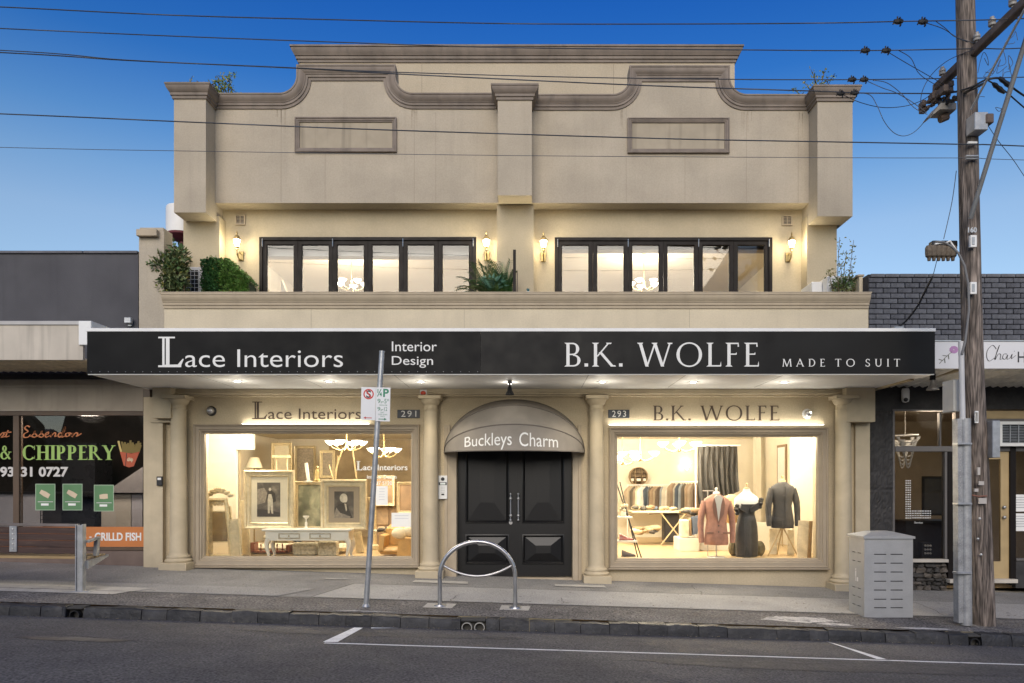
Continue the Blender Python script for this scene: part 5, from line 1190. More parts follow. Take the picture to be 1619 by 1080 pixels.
# bicycle hoop
yr_ = -2.68
bk = thing('bicycle_hoop', 'round stainless steel bicycle parking hoop in front of the black doors', 'bicycle rack')
xl, xr = XX(695.5,yr_), XX(814.5,yr_); r_ = (xr-xl)/2; xc = (xl+xr)/2; ztop = ZZ(856.5,yr_); zc_ = ztop-r_*.92
pts = [(xl,yr_,ground(xl,yr_)), (xl,yr_,zc_-.12), (xl, yr_, zc_-.05)] + [(xc-r_*math.cos(a), yr_, zc_+r_*.92*math.sin(a)) for a in [PI*i/28 for i in range(29)]] + [(xr,yr_,zc_-.05),(xr,yr_,zc_-.12),(xr,yr_,ground(xr,yr_))]
b = MB(); b.tube(pts, .028, 14); b.build('hoop', STEEL, bk, smooth=50)
b = MB(); n_ = 20; z_e = ZZ(893,yr_); za_ = ZZ(911,yr_); b.tube([(xl+.03+(xr-xl-.06)*i/n_, yr_, za_+(z_e-za_)*((2*i/n_-1)**2)) for i in range(n_+1)], .016, 10); b.build('lower_bar', STEEL, bk, smooth=50)
for x in (xl, xr):
    g = ground(x, yr_)+.007
    b = MB(); b.lathe([(.0,.014),(.075,.012),(.08,.0)], (x, yr_, g+.002), 20); b.build('base_flange', STEEL, bk)
    sheet('concrete_pad', [(x-.20,yr_-.16),(x+.17,yr_-.16),(x+.20,yr_+.15),(x-.18,yr_+.15)], .009, CONC)
# parking sign
yp_ = -2.9
ps = thing('parking_sign', 'leaning galvanised pole carrying no standing and quarter hour parking plates', 'street sign')
p0 = Vector((XX(578.5,yp_), yp_, ground(XX(578,yp_),yp_)-.03)); p1 = Vector((XX(604,yp_), yp_, ZZ(557,yp_)))
b = MB(); b.tube([p0, p0.lerp(p1,.5), p1], .034, 14); b.build('pole', GALV, ps, smooth=50)
b = MB(); b.tube([p1-Vector((0,0,.002)), p1+(p1-p0).normalized()*.015], .037, 14); b.lathe([(.05,0),(.055,.01),(.04,.04)], (p0.x+.002,yp_,p0.z+.03), 14); b.build('cap', GALV, ps)
ypl = yp_-.045
def rot2(pts, c, a): return [(c[0]+(x-c[0])*math.cos(a)-(z-c[1])*math.sin(a), c[1]+(x-c[0])*math.sin(a)+(z-c[1])*math.cos(a)) for x, z in pts]
SGW = mat('sign_plate_white', (.68,.69,.70), .45, var=.03); SRED = mat('sign_red', (.50,.035,.03), .5); SGRN = mat('sign_green', (.02,.20,.11), .5)
pc = (XX(594,ypl), ZZ(640,ypl)); ang = R(-1.3)
def P2(x, y): return (XX(x, ypl), ZZ(y, ypl))
def plate(x0, x1, y0, y1): 
    m_ = MB(); m_.prism(rot2([P2(x0,y1),P2(x1,y1),P2(x1,y0),P2(x0,y0)], pc, ang), ypl-.003, ypl); return m_.build('sign_plate', SGW, ps, smooth=0)
plate(570.8, 593.8, 612.5, 664.5); plate(594.3, 616.8, 612.5, 666)
def sw(s, x0, x1, y0, y1, m, bold=.0, lift=.0035):
    vs, fs = text2d(s, bold); vs = fit(vs, P2(x0,0)[0], P2(x1,0)[0], P2(0,y1)[1], P2(0,y0)[1]); flat('lettering', rot2(vs, pc, ang), fs, ypl-lift, m, ps, .001)
def annulus(cx_, cy_, ro, ri, m, lift=.0035):
    c = P2(cx_, cy_); k = 28; vs = [(c[0]+r2*math.cos(2*PI*i/k), c[1]+r2*math.sin(2*PI*i/k)) for r2 in (ro, ri) for i in range(k)]
    flat('red_ring', rot2(vs, pc, ang), [(i, (i+1)%k, k+(i+1)%k, k+i) for i in range(k)], ypl-lift, m, ps, .001)
annulus(582.5, 623.5, .066, .050, SRED); sw('S', 578.8, 586.4, 617.5, 629.5, DARKM, .03)
b = MB(); b.prism(rot2([P2(577.5,618.5),P2(579,617),P2(587.7,628.6),P2(586.2,630)], pc, ang), ypl-.0048, ypl-.0046); b.build('red_slash', SRED, ps, smooth=0)
def arrow(x0, x1, y, m, d):
    t_ = MB(); t_.prism(rot2([P2(x0+3,y+.6),P2(x1,y+.6),P2(x1,y-.6),P2(x0+3,y-.6)] if d < 0 else [P2(x0,y+.6),P2(x1-3,y+.6),P2(x1-3,y-.6),P2(x0,y-.6)], pc, ang), ypl-.0045, ypl-.0035)
    t_.prism(rot2([P2(x0,y),P2(x0+4,y+2),P2(x0+4,y-2)] if d < 0 else [P2(x1,y),P2(x1-4,y-2),P2(x1-4,y+2)], pc, ang), ypl-.0045, ypl-.0035); t_.build('arrow', m, ps, smooth=0)
arrow(575, 588.5, 661, SRED, -1); arrow(599, 612, 662.5, SGRN, 1)
sw('¼', 595.8, 603.5, 615, 627, SGRN, .02); sw('P', 605.5, 614.5, 614.5, 627.5, SGRN, .03); sw('9', 596.8, 601.5, 630.5, 637.5, SGRN, .0); sw('am', 602, 604.3, 634.5, 637.5, SGRN); sw('-5', 604.6, 611, 630.5, 637.5, SGRN); sw('30', 611.5, 615, 630.5, 634, SGRN)
sw('MON-FRI', 600, 612, 639.5, 641.5, SGRN); sw('9', 597, 601.5, 643.5, 649.5, SGRN); sw('am', 602, 604.3, 647, 649.5, SGRN); sw('-12', 604.6, 612.5, 643.5, 649.5, SGRN)
sw('SAT', 602, 608, 651, 653, SGRN); sw('TICKET OR PAY', 598, 613, 654.2, 656.3, SGRN); sw('ONLY', 602, 609, 657.3, 659.2, SGRN)

# ================================================================== POWER POLE
TIMB = mat('weathered_timber', (.165,.135,.115), .85, var=.5, vs=3.5, stretch=(7,7,.55), bump=1.0, bs=9, grain=.75, gs=9, col2=(.075,.058,.048), c2s=2.6, c2t=.56)
TIMD = mat('dark_arm_timber', (.125,.095,.08), .85, var=.35, vs=6, bump=.8, bs=20)
PY = -2.8
pp = thing('power_pole', 'weathered timber power pole with grey conduit, crossarm and metal boxes', 'power pole')
def PX(v, y=PY): return XX(v, y)
def PZ(v, y=PY): return ZZ(v, y)
pth = [(1555,992,17.2),(1548,800,16.2),(1538.8,600,15.2),(1535,450,14.6),(1532,300,14.3),(1529.5,150,13.9),(1526,0,13.4),(1523.5,-110,13)]
b = MB(); n_ = 28; k_ = 20; rp_ = random.Random(11); vs = []
full = []
for (a, b2) in zip(pth, pth[1:]):
    for i in range(k_//2): t_ = i/(k_/2); full.append(tuple(a[j]+(b2[j]-a[j])*t_ for j in range(3)))
full.append(pth[-1])
ridg = [rp_.uniform(-1,1) for _ in range(n_)]
for (cx_, cy_, r0) in full:
    d = CD+PY; rr = r0*d/FPX
    for i in range(n_):
        a = 2*PI*i/n_; ridg[i] = .9*ridg[i]+rp_.uniform(-.35,.35); q = rr*(1+.018*ridg[i])
        vs.append((PX(cx_)+q*math.cos(a), PY+q*math.sin(a), PZ(cy_)))
b.add(vs, [(j*n_+i, j*n_+(i+1)%n_, (j+1)*n_+(i+1)%n_, (j+1)*n_+i) for j in range(len(full)-1) for i in range(n_)] + [tuple(range((len(full)-1)*n_, len(full)*n_))])
b.build('pole_shaft', TIMB, pp, smooth=50)
yf_ = PY-.16
# steel conduits strapped to the pole
CONDM = mat('galv_conduit', (.34,.345,.35), .55, metal=.3, var=.22, vs=8, grain=.12, gs=60)
def vbox(name, pts, wpx, y0, y1, m, par=pp):         # vertical channel following a path of (px,py)
    vs = []; 
    for (x, y) in pts:
        for sx_, yy in ((-1,y0),(1,y0),(1,y1),(-1,y1)): vs.append((PX(x+sx_*wpx/2, y0), yy, PZ(y, y0)))
    m_ = MB(); k = len(pts); m_.add(vs, [(j*4+i, j*4+(i+1)%4, (j+1)*4+(i+1)%4, (j+1)*4+i) for j in range(k-1) for i in range(4)]+[(3,2,1,0), tuple(range((k-1)*4,k*4))]); return m_.build(name, m, par, smooth=0)
def vtube(name, pts, rpx, y, m, par=pp, n=10):
    m_ = MB(); m_.tube([(PX(a[0],y), y if len(a) < 3 else a[2], PZ(a[1],y)) for a in pts], rpx*(CD+y)/FPX, n); return m_.build(name, m, par, smooth=50)
vtube('lower_conduit', [(1527.5,988),(1527,900),(1525.5,662)], 8.6, PY-.13, CONDM, n=16)
vbox('cable_guard', [(1519.5,985),(1518.5,800),(1517.5,662)], 7.5, PY-.17, PY-.06, CONDM)
vtube('upper_conduit', [(1522,664),(1519.5,540)], 4.1, PY-.15, mat('pale_conduit', (.5,.5,.51), .5, var=.1), n=12)
for py_ in (795, 905, 700): b = MB(); b.box(PX(1514.5,PY-.22), PX(1537,PY-.22), PY-.225, PY-.10, PZ(py_+3,PY-.22), PZ(py_,PY-.22), .003); b.build('guard_strap', GALV, pp)
b = MB()
for i in range(34): b.ball((PX(1518.4,PY-.172), PY-.172, PZ(672+i*9,PY-.17)), .006, n=6, m=4)
b.build('guard_rivets', STEEL, pp)['kind'] = 'stuff'
vtube('side_cable', [(1560,985),(1556,880),(1553,760),(1549,660),(1545,590),(1538,520),(1537,440),(1541,370)], 1.6, PY-.02, DARKM)
vtube('side_cable', [(1550,640),(1553,610),(1547,560),(1552,500),(1549,440),(1545,400),(1544,330),(1541,300)], 1.1, PY+.02, GALV)
vtube('front_cable', [(1479,382),(1492,383),(1505,390),(1515,400),(1525,420),(1531,450),(1532,490),(1526,540),(1521,560)], 1.8, PY-.19, mat('grey_cable', (.15,.15,.155), .6))
vtube('side_cable', [(1546,420),(1551,450),(1550,495),(1546,540),(1544,575)], 1.1, PY-.05, WHITEP)
# meter boxes at the top of the lamp level
t_ = MB(); t_.box(PX(1561.5,PY-.1), PX(1573.5,PY-.1), PY-.2, PY+.1, PZ(724,PY-.1), PZ(666,PY-.1), .006); t_.build('side_cabinet', GALV, pp)
t_ = MB(); t_.box(PX(1504), PX(1516), PY-.05, PY+.2, PZ(651), PZ(601), .006); t_.build('side_box', mat('cream_box', (.5,.48,.43), .6), pp)
for y0_, y1_ in ((373,392),(447,466)):
    t_ = MB(); t_.box(PX(1532,PY-.15), PX(1542,PY-.15), PY-.185, PY-.14, PZ(y1_,PY-.15), PZ(y0_,PY-.15), .004); tb = t_.build('fuse_plate', WHITEP, pp)
    t_ = MB(); t_.box(PX(1534.5,PY-.16), PX(1539,PY-.16), PY-.192, PY-.186, PZ(y1_-4,PY-.16), PZ(y0_+3,PY-.16), .002); t_.build('fuse_cover', GALV, tb)
words('160', PX(1530,PY-.15), PX(1544,PY-.15), PZ(368,PY-.15), PZ(359.5,PY-.15), PY-.152, GALV, pp, bold=.03, depth=.006)
t_ = MB(); t_.box(PX(1540.5,PY-.15), PX(1545.5,PY-.15), PY-.17, PY-.15, PZ(669,PY-.15), PZ(650,PY-.15)); t_.build('number_tag', WHITEP, pp, smooth=0)
words('7111', PX(1541.5,PY-.16), PX(1544.8,PY-.16), PZ(667,PY-.16), PZ(652,PY-.16), PY-.1705, DARKM, pp)
for a in ((1551,764,8,6),(1543,775,6,5),(1553,792,12,9),(1547,745,4,12)): t_ = MB(); t_.box(PX(a[0]-a[2]/2,PY-.16), PX(a[0]+a[2]/2,PY-.16), PY-.172, PY-.15, PZ(a[1]+a[3]/2,PY-.16), PZ(a[1]-a[3]/2,PY-.16)); t_.build('paper_scrap', mat('torn_paper', (.42,.39,.36), .8, var=.2) if 'torn_paper' not in MATS else MATS['torn_paper'], pp, smooth=0)
vtube('fixing_band', [(1537,783),(1548,785),(1560,784)], 1.2, PY-.17, mat('rust_band', (.22,.10,.07), .8))
for a in ((1551,877),(1546,852),(1549,820)): t_ = MB(); t_.ball((PX(a[0],PY-.15), PY-.15, PZ(a[1],PY-.15)), .018, n=8, m=5); t_.build('bolt', GALV, pp)
# boxes, brackets and crossarm high up
t_ = MB(); t_.box(PX(1535,PY-.2), PX(1556,PY-.2), PY-.28, PY-.1, PZ(210,PY-.2), PZ(182,PY-.2), .006); t_.build('grey_box', GALV, pp)
t_ = MB(); t_.box(PX(1556,PY-.25), PX(1568,PY-.25), PY-.3, PY-.15, PZ(197,PY-.25), PZ(182,PY-.25), .01); t_.build('photo_cell', mat('brown_box', (.13,.09,.07), .6), pp)
vtube('insulator_rod', [(1530,226),(1544,226)], 2.2, PY-.16, WHITEP); vtube('insulator_rod', [(1527,247),(1546,247)], 2.0, PY-.16, GALV); vtube('insulator_rod', [(1527,251),(1546,251)], 1.6, PY-.16, GALV)
xa_ = 5.63; AZ_ = ZZ(98, PY)                        # crossarm runs square to the street
t_ = MB(); t_.box(xa_-.055, xa_+.04, -4.75, -2.05, AZ_+.01, AZ_+.12, .012); t_.v = [(p[0]+rp_.uniform(-.004,.004), p[1], p[2]+rp_.uniform(-.004,.004)) for p in t_.v]; t_.build('crossarm', TIMD, pp)
t_ = MB(); t_.tube([(xa_-.03,-3.9,AZ_-.01),(xa_-.09,-2.98,AZ_-.7)], .014, 8); t_.build('arm_brace', GALV, pp)
INS = mat('porcelain_grey', (.30,.29,.28), .4, var=.1)
for yy in (-3.62, -3.25, -2.95, -2.2, -4.1):
    t_ = MB(); t_.lathe([(.012,0),(.012,.05),(.04,.055),(.045,.08),(.03,.09),(.042,.10),(.042,.125),(.022,.14),(.026,.16),(.0,.165)], (xa_, yy, AZ_+.12), 12); t_.build('insulator', INS, pp)
# switch gear on the back half of the arm
t_ = MB(); rq = random.Random(8)
for i in range(16): t_.box(*(lambda x, y, z, a, c: (x-a, x+a, y-.06, y+.06, z-c, z+c))(xa_-.1+rq.uniform(-.09,.09), rq.uniform(-2.5,-2.0), AZ_-.1+rq.uniform(-.14,.05), rq.uniform(.02,.05), rq.uniform(.015,.05)), .008)
for i in range(8): t_.ball((xa_-.2+i*.04, -2.1-i*.05, AZ_-.2+rq.uniform(-.05,.05)), rq.uniform(.018,.035), n=8, m=5)
t_.build('switch_gear', TIMD, pp)
pl_ = (1467, 1504); yk_ = -2.3
t_ = MB(); t_.prism([(XX(1467,yk_),ZZ(186,yk_)),(XX(1480,yk_),ZZ(170,yk_)),(XX(1504,yk_),ZZ(170,yk_)),(XX(1504,yk_),ZZ(180,yk_)),(XX(1478,yk_),ZZ(180,yk_)),(XX(1468,yk_),ZZ(188,yk_))], yk_-.12, yk_+.12); t_.build('link_bracket', mat('pale_bracket', (.30,.28,.25), .6, var=.2), pp, smooth=0)
for i in range(4): t_ = MB(); t_.lathe([(.03,0),(.035,.03),(.03,.05),(.02,.07)], (XX(1483+i*6,yk_), yk_-.06, ZZ(170,yk_)), 8); t_.build('fuse_holder', DARKM, pp)
t_ = MB(); t_.tube([(XX(1486,yk_),yk_,ZZ(188,yk_)-.01),(XX(1498,yk_),yk_,ZZ(184,yk_))], .05, 8); t_.build('gear_underside', mat('rusty_gear', (.13,.09,.07), .8, var=.3), pp)
t_ = MB(); t_.tube([(XX(1490,yk_),yk_,ZZ(170,yk_)),(XX(1500,yk_),yk_,ZZ(150,yk_))], .03, 8); t_.tube([(XX(1500,yk_),yk_,ZZ(160,yk_)),(PX(1525),PY,PZ(155))], .02, 8); t_.build('gear_arm', TIMD, pp)
# the row of connectors at mid height
t_ = MB(); t_.tube([(XX(1466,-2.6),-2.6,ZZ(400,-2.6)),(XX(1509,-2.6),-2.6,ZZ(399,-2.6))], .055, 10); ro = t_.build('connector_bar', mat('rusty_bar', (.16,.11,.075), .8, var=.35, vs=20, bump=.8, bs=50), pp)
for i in range(6):
    x = 1469+i*7.5; t_ = MB(); t_.lathe([(.02,-.11),(.025,-.07),(.045,-.05),(.05,.0),(.05,.06),(.035,.085)], (XX(x,-2.68), -2.68, ZZ(399,-2.68)), 8); t_.build('connector', mat('rusty_connector', (.12,.095,.07), .8, var=.35, vs=30), pp)
for i in range(3): t_ = MB(); t_.box(XX(1477+i*14,-2.6)-.05, XX(1477+i*14,-2.6)+.05, -2.65, -2.55, ZZ(392,-2.6), ZZ(382,-2.6), .01); t_.build('connector_cap', DARKM, pp)
vtube('connector_lead', [(1478,386),(1490,384),(1502,388),(1513,398)], 1.4, -2.72, WHITEP); vtube('connector_lead', [(1494,385),(1502,381),(1508,390),(1515,400)], 1.4, -2.74, WHITEP)
# bracing strut rising to the right
t_ = MB(); t_.tube([(PX(1534,PY-.2),PY-.2,PZ(346,PY-.2)),(XX(1540,-3.05),-3.05,ZZ(326,-3.05)),(XX(1619,-3.6),-3.6,ZZ(72,-3.6)),(XX(1660,-3.9),-3.9,ZZ(-60,-3.9))], .028, 10); t_.build('steel_strut', mat('dull_strut', (.17,.175,.18), .6, metal=.2, var=.2), pp, smooth=50)
# ---- overhead wires
WIREM = mat('aged_wire', (.075,.085,.105), .6, metal=.3, var=.1)
BLKW = mat('black_cable', (.012,.012,.014), .6, var=.1)
def spline(pts, n=8):
    out = []
    for i in range(len(pts)-1):
        p0, p1, p2, p3 = pts[max(i-1,0)], pts[i], pts[i+1], pts[min(i+2,len(pts)-1)]
        for k in range(n):
            t = k/n; out.append(tuple(.5*(2*p1[j]+(-p0[j]+p2[j])*t+(2*p0[j]-5*p1[j]+4*p2[j]-p3[j])*t*t+(-p0[j]+3*p1[j]-3*p2[j]+p3[j])*t**3) for j in range(3)))
    out.append(tuple(pts[-1])); return out
def wire(name, lab, pts, r=.0062, m=WIREM, Y=None, group=None, clamps=()):
    P = [(XX(p[0], p[2] if len(p) > 2 else Y), p[2] if len(p) > 2 else Y, ZZ(p[1], p[2] if len(p) > 2 else Y)) for p in pts]
    mb_ = MB(); mb_.tube(spline(P), r, 6)
    if not clamps: o = mb_.build(name, m, None, smooth=60); return tag(o, lab, 'wire', group)
    t = thing(name, lab, 'wire', group=group); mb_.build('cable', m, t, smooth=60)
    for cx_, cy_ in clamps:
        c = MB(); xx, zz_ = XX(cx_, Y), ZZ(cy_, Y); rc_ = random.Random(int(cx_))
        c.lathe([(.0,-.055),(.02,-.05),(.03,-.02),(.034,.0),(.03,.03),(.018,.055),(.0,.06)], (0,0,0), 8); c.v = [(xx+p[2], Y+p[0], zz_+p[1]) for p in c.v]
        for k in range(7): a = k*.9; c.tube([(xx-.035+k*.012, Y+.02*math.cos(a), zz_+.02*math.sin(a)), (xx-.035+k*.012, Y+.05*math.cos(a), zz_+.052*math.sin(a))], .009, 5)
        c.build('clamp', DARKM, t)
    return t
wire('overhead_wire', 'topmost overhead wire, crossing clear sky above the rear parapet', [(-700,-8),(-200,4),(0,11),(270,24),(540,31.5),(810,37.5),(1080,38),(1300,36.5),(1420,34),(1604,30),(1800,18),(2200,-20)], Y=-3.62, group='overhead wires', clamps=((1420,34),(1459,34.5)))
wire('overhead_wire', 'second overhead wire from the top, skimming the rear cornice', [(-700,18),(-200,36),(0,45),(270,57),(540,67),(810,75.5),(1180,79),(1368,80),(1545,77),(1619,76),(1900,60)], Y=-2.95, group='overhead wires', clamps=((1368,80),(1401,80)))
wire('overhead_wire', 'third overhead wire, crossing the tops of both scroll bays', [(-700,50),(0,79.5),(200,95),(470,107.5),(620,114),(900,122),(1160,125.5),(1347,126),(1497,124),(1619,122),(1900,112)], Y=-2.2, group='overhead wires', clamps=((1347,126),(1366,126)))
wire('overhead_wire', 'thick twisted overhead cable crossing just below the scroll cornice tops', [(-700,50),(0,83),(200,95.5),(470,108),(620,116.5),(900,130),(1080,137.5),(1300,144.5),(1351,147),(1480,148)], r=.0078, Y=-2.05, group='overhead wires', clamps=((1329,148),(1351,147)))
wire('overhead_wire', 'overhead wire crossing the middle of both framed blank panels', [(-700,152),(0,180),(275,192),(540,203),(810,212),(1080,220),(1350,225),(1534,228.5),(1619,231),(2200,255)], r=.0072, Y=-2.97, group='overhead wires')
wire('overhead_wire', 'lowest and thinnest overhead wire, below the framed blank panels', [(-700,215),(0,233),(275,238.5),(810,246),(1350,249.5),(1534,250),(1619,253),(2200,268)], r=.0036, Y=-2.97, group='overhead wires')
jl = [('jumper wire dipping from the topmost wire to the pole', [(1459,35,-3.6),(1490,45,-3.4),(1515,60,-3.1),(1540,68,-3.0)]),
 ('jumper wire leaving the topmost wire closest to the pole', [(1480,34,-3.6),(1495,45,-3.4),(1508,57,-3.2),(1530,67,-3.0)]),
 ('jumper wire falling from the second wire toward the switch gear', [(1401,80.5,-2.95),(1430,98,-2.8),(1465,118,-2.5),(1500,138,-2.3),(1512,147,-2.3)]),
 ('second steeper jumper wire falling from the second wire', [(1421,80,-2.95),(1440,92,-2.8),(1452,115,-2.6),(1472,130,-2.4),(1497,141,-2.3)]),
 ('jumper wire falling from the third wire to the link bracket', [(1366,126,-2.2),(1395,139,-2.2),(1415,146,-2.2),(1440,160,-2.2),(1465,178,-2.3)]),
 ('jumper wire curving from the third wire down to the bracket end', [(1380,127,-2.2),(1402,131,-2.2),(1425,148,-2.2),(1445,170,-2.2),(1466,181,-2.3)]),
 ('long looping wire hanging below the switch gear', [(1351,147,-2.1),(1375,150,-2.15),(1387,168,-2.2),(1398,192,-2.2),(1412,209,-2.2),(1427,215,-2.2),(1442,211,-2.2),(1455,200,-2.2),(1466,186,-2.3)]),
 ('wire arching up from the switch gear to the pole', [(1455,171,-2.2),(1458,145,-2.3),(1473,118,-2.4),(1500,95,-2.7),(1540,78,-3.0)]),
 ('wire sagging from the dark clamp to the switch gear', [(1333,150,-2.1),(1360,162,-2.1),(1395,170,-2.1),(1430,168,-2.1),(1455,160,-2.2),(1475,148,-2.2)]),
 ('fine wire hanging from the pole top to the connectors', [(1512,270,-2.7),(1505,320,-2.65),(1492,378,-2.6)]),
 ('fine wire dropping from the connectors toward the canopy roof', [(1483,404,-2.6),(1478,425,-2.5),(1474,440,-2.4)]),
 ('wire leaving the grey box down to the right of the pole', [(1563,200,-2.9),(1580,225,-2.8),(1600,250,-2.6),(1619,278,-2.4),(1680,370,-1.6)])]
for lab_, pts_ in jl: wire('jumper_wire', lab_, pts_, r=.0045, m=WIREM if 'dark' not in lab_ else BLKW, group='jumper wires around the power pole')
rj = random.Random(9)
tl = MB()
for i in range(9):
    x0_, y0_ = rj.uniform(1550,1612), rj.uniform(60,170); P = [(x0_, y0_)]
    for k in range(5): x0_ += rj.uniform(-14,16); y0_ += rj.uniform(-16,22); P.append((max(1546,min(1640,x0_)), min(max(y0_,50),195)))
    tl.tube(spline([(XX(a,-3.2+.1*i), -3.2+.1*i, ZZ(b_,-3.2+.1*i)) for a, b_ in P], 5), .0035, 5)
tl.build('tangled_tie_wires', WIREM, pp, smooth=60)
wire('service_cable', 'black service cable rising from the canopy roof to the pole connectors', [(1418,518,-1.2),(1432,508,-1.3),(1450,485,-1.6),(1463,460,-1.9),(1474,438,-2.4)], r=.014, m=BLKW)
wire('service_cable', 'thick black cable sloping down across the pole to the switch gear', [(1486,172,-2.3),(1510,155,-2.6),(1535,142,-3.0),(1556,132,-3.0)], r=.016, m=BLKW)
wire('service_cable', 'thick black cable level behind the pole at the switch gear', [(1478,148,-2.2),(1500,147,-2.4),(1530,140,-3.0),(1560,125,-3.0)], r=.012, m=BLKW)
wire('service_cable', 'upper of two dark cables leaving the pole to the right', [(1560,126,-2.9),(1580,124,-2.9),(1600,138,-2.7),(1625,155,-2.4),(1700,200,-1)], r=.013, m=BLKW)
wire('service_cable', 'lower of two dark cables leaving the pole to the right', [(1560,126,-2.9),(1572,133,-2.9),(1590,145,-2.7),(1619,170,-2.4),(1700,240,-1)], r=.009, m=BLKW)
for (xa, ya, xb, yb_), lab_ in (((1580,123,1600,139),'upper strain insulator on the cables right of the pole'), ((1570,132,1588,147),'lower strain insulator on the cables right of the pole')):
    t = thing('strain_insulator', lab_, 'insulator', group='strain insulators right of the pole'); m_ = MB(); A, B = Vector((XX(xa,-2.85),-2.85,ZZ(ya,-2.85))), Vector((XX(xb,-2.75),-2.75,ZZ(yb_,-2.75)))
    m_.tube([A, A.lerp(B,.2), A.lerp(B,.4), A.lerp(B,.6), A.lerp(B,.8), B], [.018,.03,.024,.032,.026,.016], 8); m_.build('body', DARKM, t)
t = thing('cable_anchor', 'small grey cable anchor on the canopy roof at the foot of the service cable', 'bracket'); m_ = MB(); m_.box(XX(1412,-1.2), XX(1426,-1.2), -1.25, -1.15, ZZ(523,-1.2), ZZ(517,-1.2), .004); m_.build('bracket', GALV, t)
# ================================================================== INTERIOR THINGS
def loft(mb_, secs, n=20):                            # sections: (z, cx, cy, rx, ry)
    vs = []
    for z, cx_, cy_, rx, ry in secs:
        for i in range(n): a = 2*PI*i/n; vs.append((cx_+rx*math.cos(a), cy_+ry*math.sin(a), z))
    k = len(secs); mb_.add(vs, [(j*n+i, j*n+(i+1)%n, (j+1)*n+(i+1)%n, (j+1)*n+i) for j in range(k-1) for i in range(n)]+[tuple(range(n))[::-1], tuple(range((k-1)*n,k*n))]); return mb_
SHADE = emat('lit_glass_shade', (1.0,.90,.70), 9)
def chandelier(lab, px, py, Y, arms, rad, ceil, cup=.10, tiltup=True, power=45, name='chandelier', colr=(1,.86,.66), lite=True):
    cx_, cz_ = XX(px,Y), ZZ(py,Y); t = thing(name, lab, 'chandelier', (0,0,0))
    m_ = MB(); m_.tube([(cx_,Y,ceil),(cx_,Y,cz_)], .008, 6); m_.lathe([(.0,-.10),(.03,-.08),(.045,-.04),(.02,.02),(.03,.06),(.01,.12)], (cx_,Y,cz_), 12); m_.lathe([(.0,-.05),(.06,-.03),(.07,0)], (cx_,Y,ceil-.001), 12); m_.build('stem', BRASS, t)
    for i in range(arms):
        a = 2*PI*i/arms+.4; dx, dy = math.cos(a), math.sin(a); m_ = MB()
        m_.tube([(cx_,Y,cz_-.03),(cx_+dx*rad*.4,Y+dy*rad*.4,cz_-.09),(cx_+dx*rad*.8,Y+dy*rad*.8,cz_-.05),(cx_+dx*rad,Y+dy*rad,cz_)], .008, 6); m_.build('arm', BRASS, t)
        m_ = MB(); m_.lathe([(.02,.0),(.035,.01),(cup*.75,cup*.45),(cup,cup*.8),(cup-.006,cup*.8),(cup*.72,cup*.47),(.025,.02)], (cx_+dx*rad,Y+dy*rad,cz_+.01), 16); m_.build('lamp_shade', SHADE, t)
    if lite: lamp('chandelier_glow', (cx_, Y, cz_+.12), power, colr, .18, t)
    return t
chandelier('glowing chandelier with upturned shades near the ceiling in the framed pictures window', 548, 705, 1.7, 6, .30, CEI, power=110)
chandelier('smaller chandelier of three pale bowls at the right end of the framed pictures window', 607, 716, 2.3, 5, .26, CEI, power=50)
chandelier('chandelier with upturned cups left inside the tailor window', 1012, 722, 2.4, 5, .34, CEI, power=150)
chandelier('chandelier with wide scrolled arms above the round shelf in the tailor shop', 1074, 707, 2.0, 6, .36, CEI, power=150)
chandelier('chandelier cut off by the left frame of the tailor window', 984, 728, 3.2, 5, .33, CEI, power=70)
chandelier('glowing chandelier seen through the left bifold window upstairs', 556, 452, 3.2, 5, .26, UCZ, cup=.085, power=100)
chandelier('glowing chandelier seen through the right bifold window upstairs', 1018, 452, 3.2, 5, .26, UCZ, cup=.085, power=100)
for i, x in enumerate((-5.0, -2.6, 2.4, 4.6)):         # added fill lamps, out of view at the ceiling, brightening the displays
    t = thing('display_fill', ['added unseen fill light above the ornate mirror','added unseen fill light above the armchair','added unseen fill light above the ladder shelf','added unseen fill light above the mannequins'][i], 'fill light', group='added fill lights inside the shops')
    m_ = MB(); m_.lathe([(.0,-.03),(.12,-.025),(.15,-.001)], (x, .5, CEI), 20); m_.build('diffuser', SHADE, t); lamp('display_fill_glow', (x, .5, CEI-.12), 92 if x < 0 else 125, (1,.86,.66), .18, t)
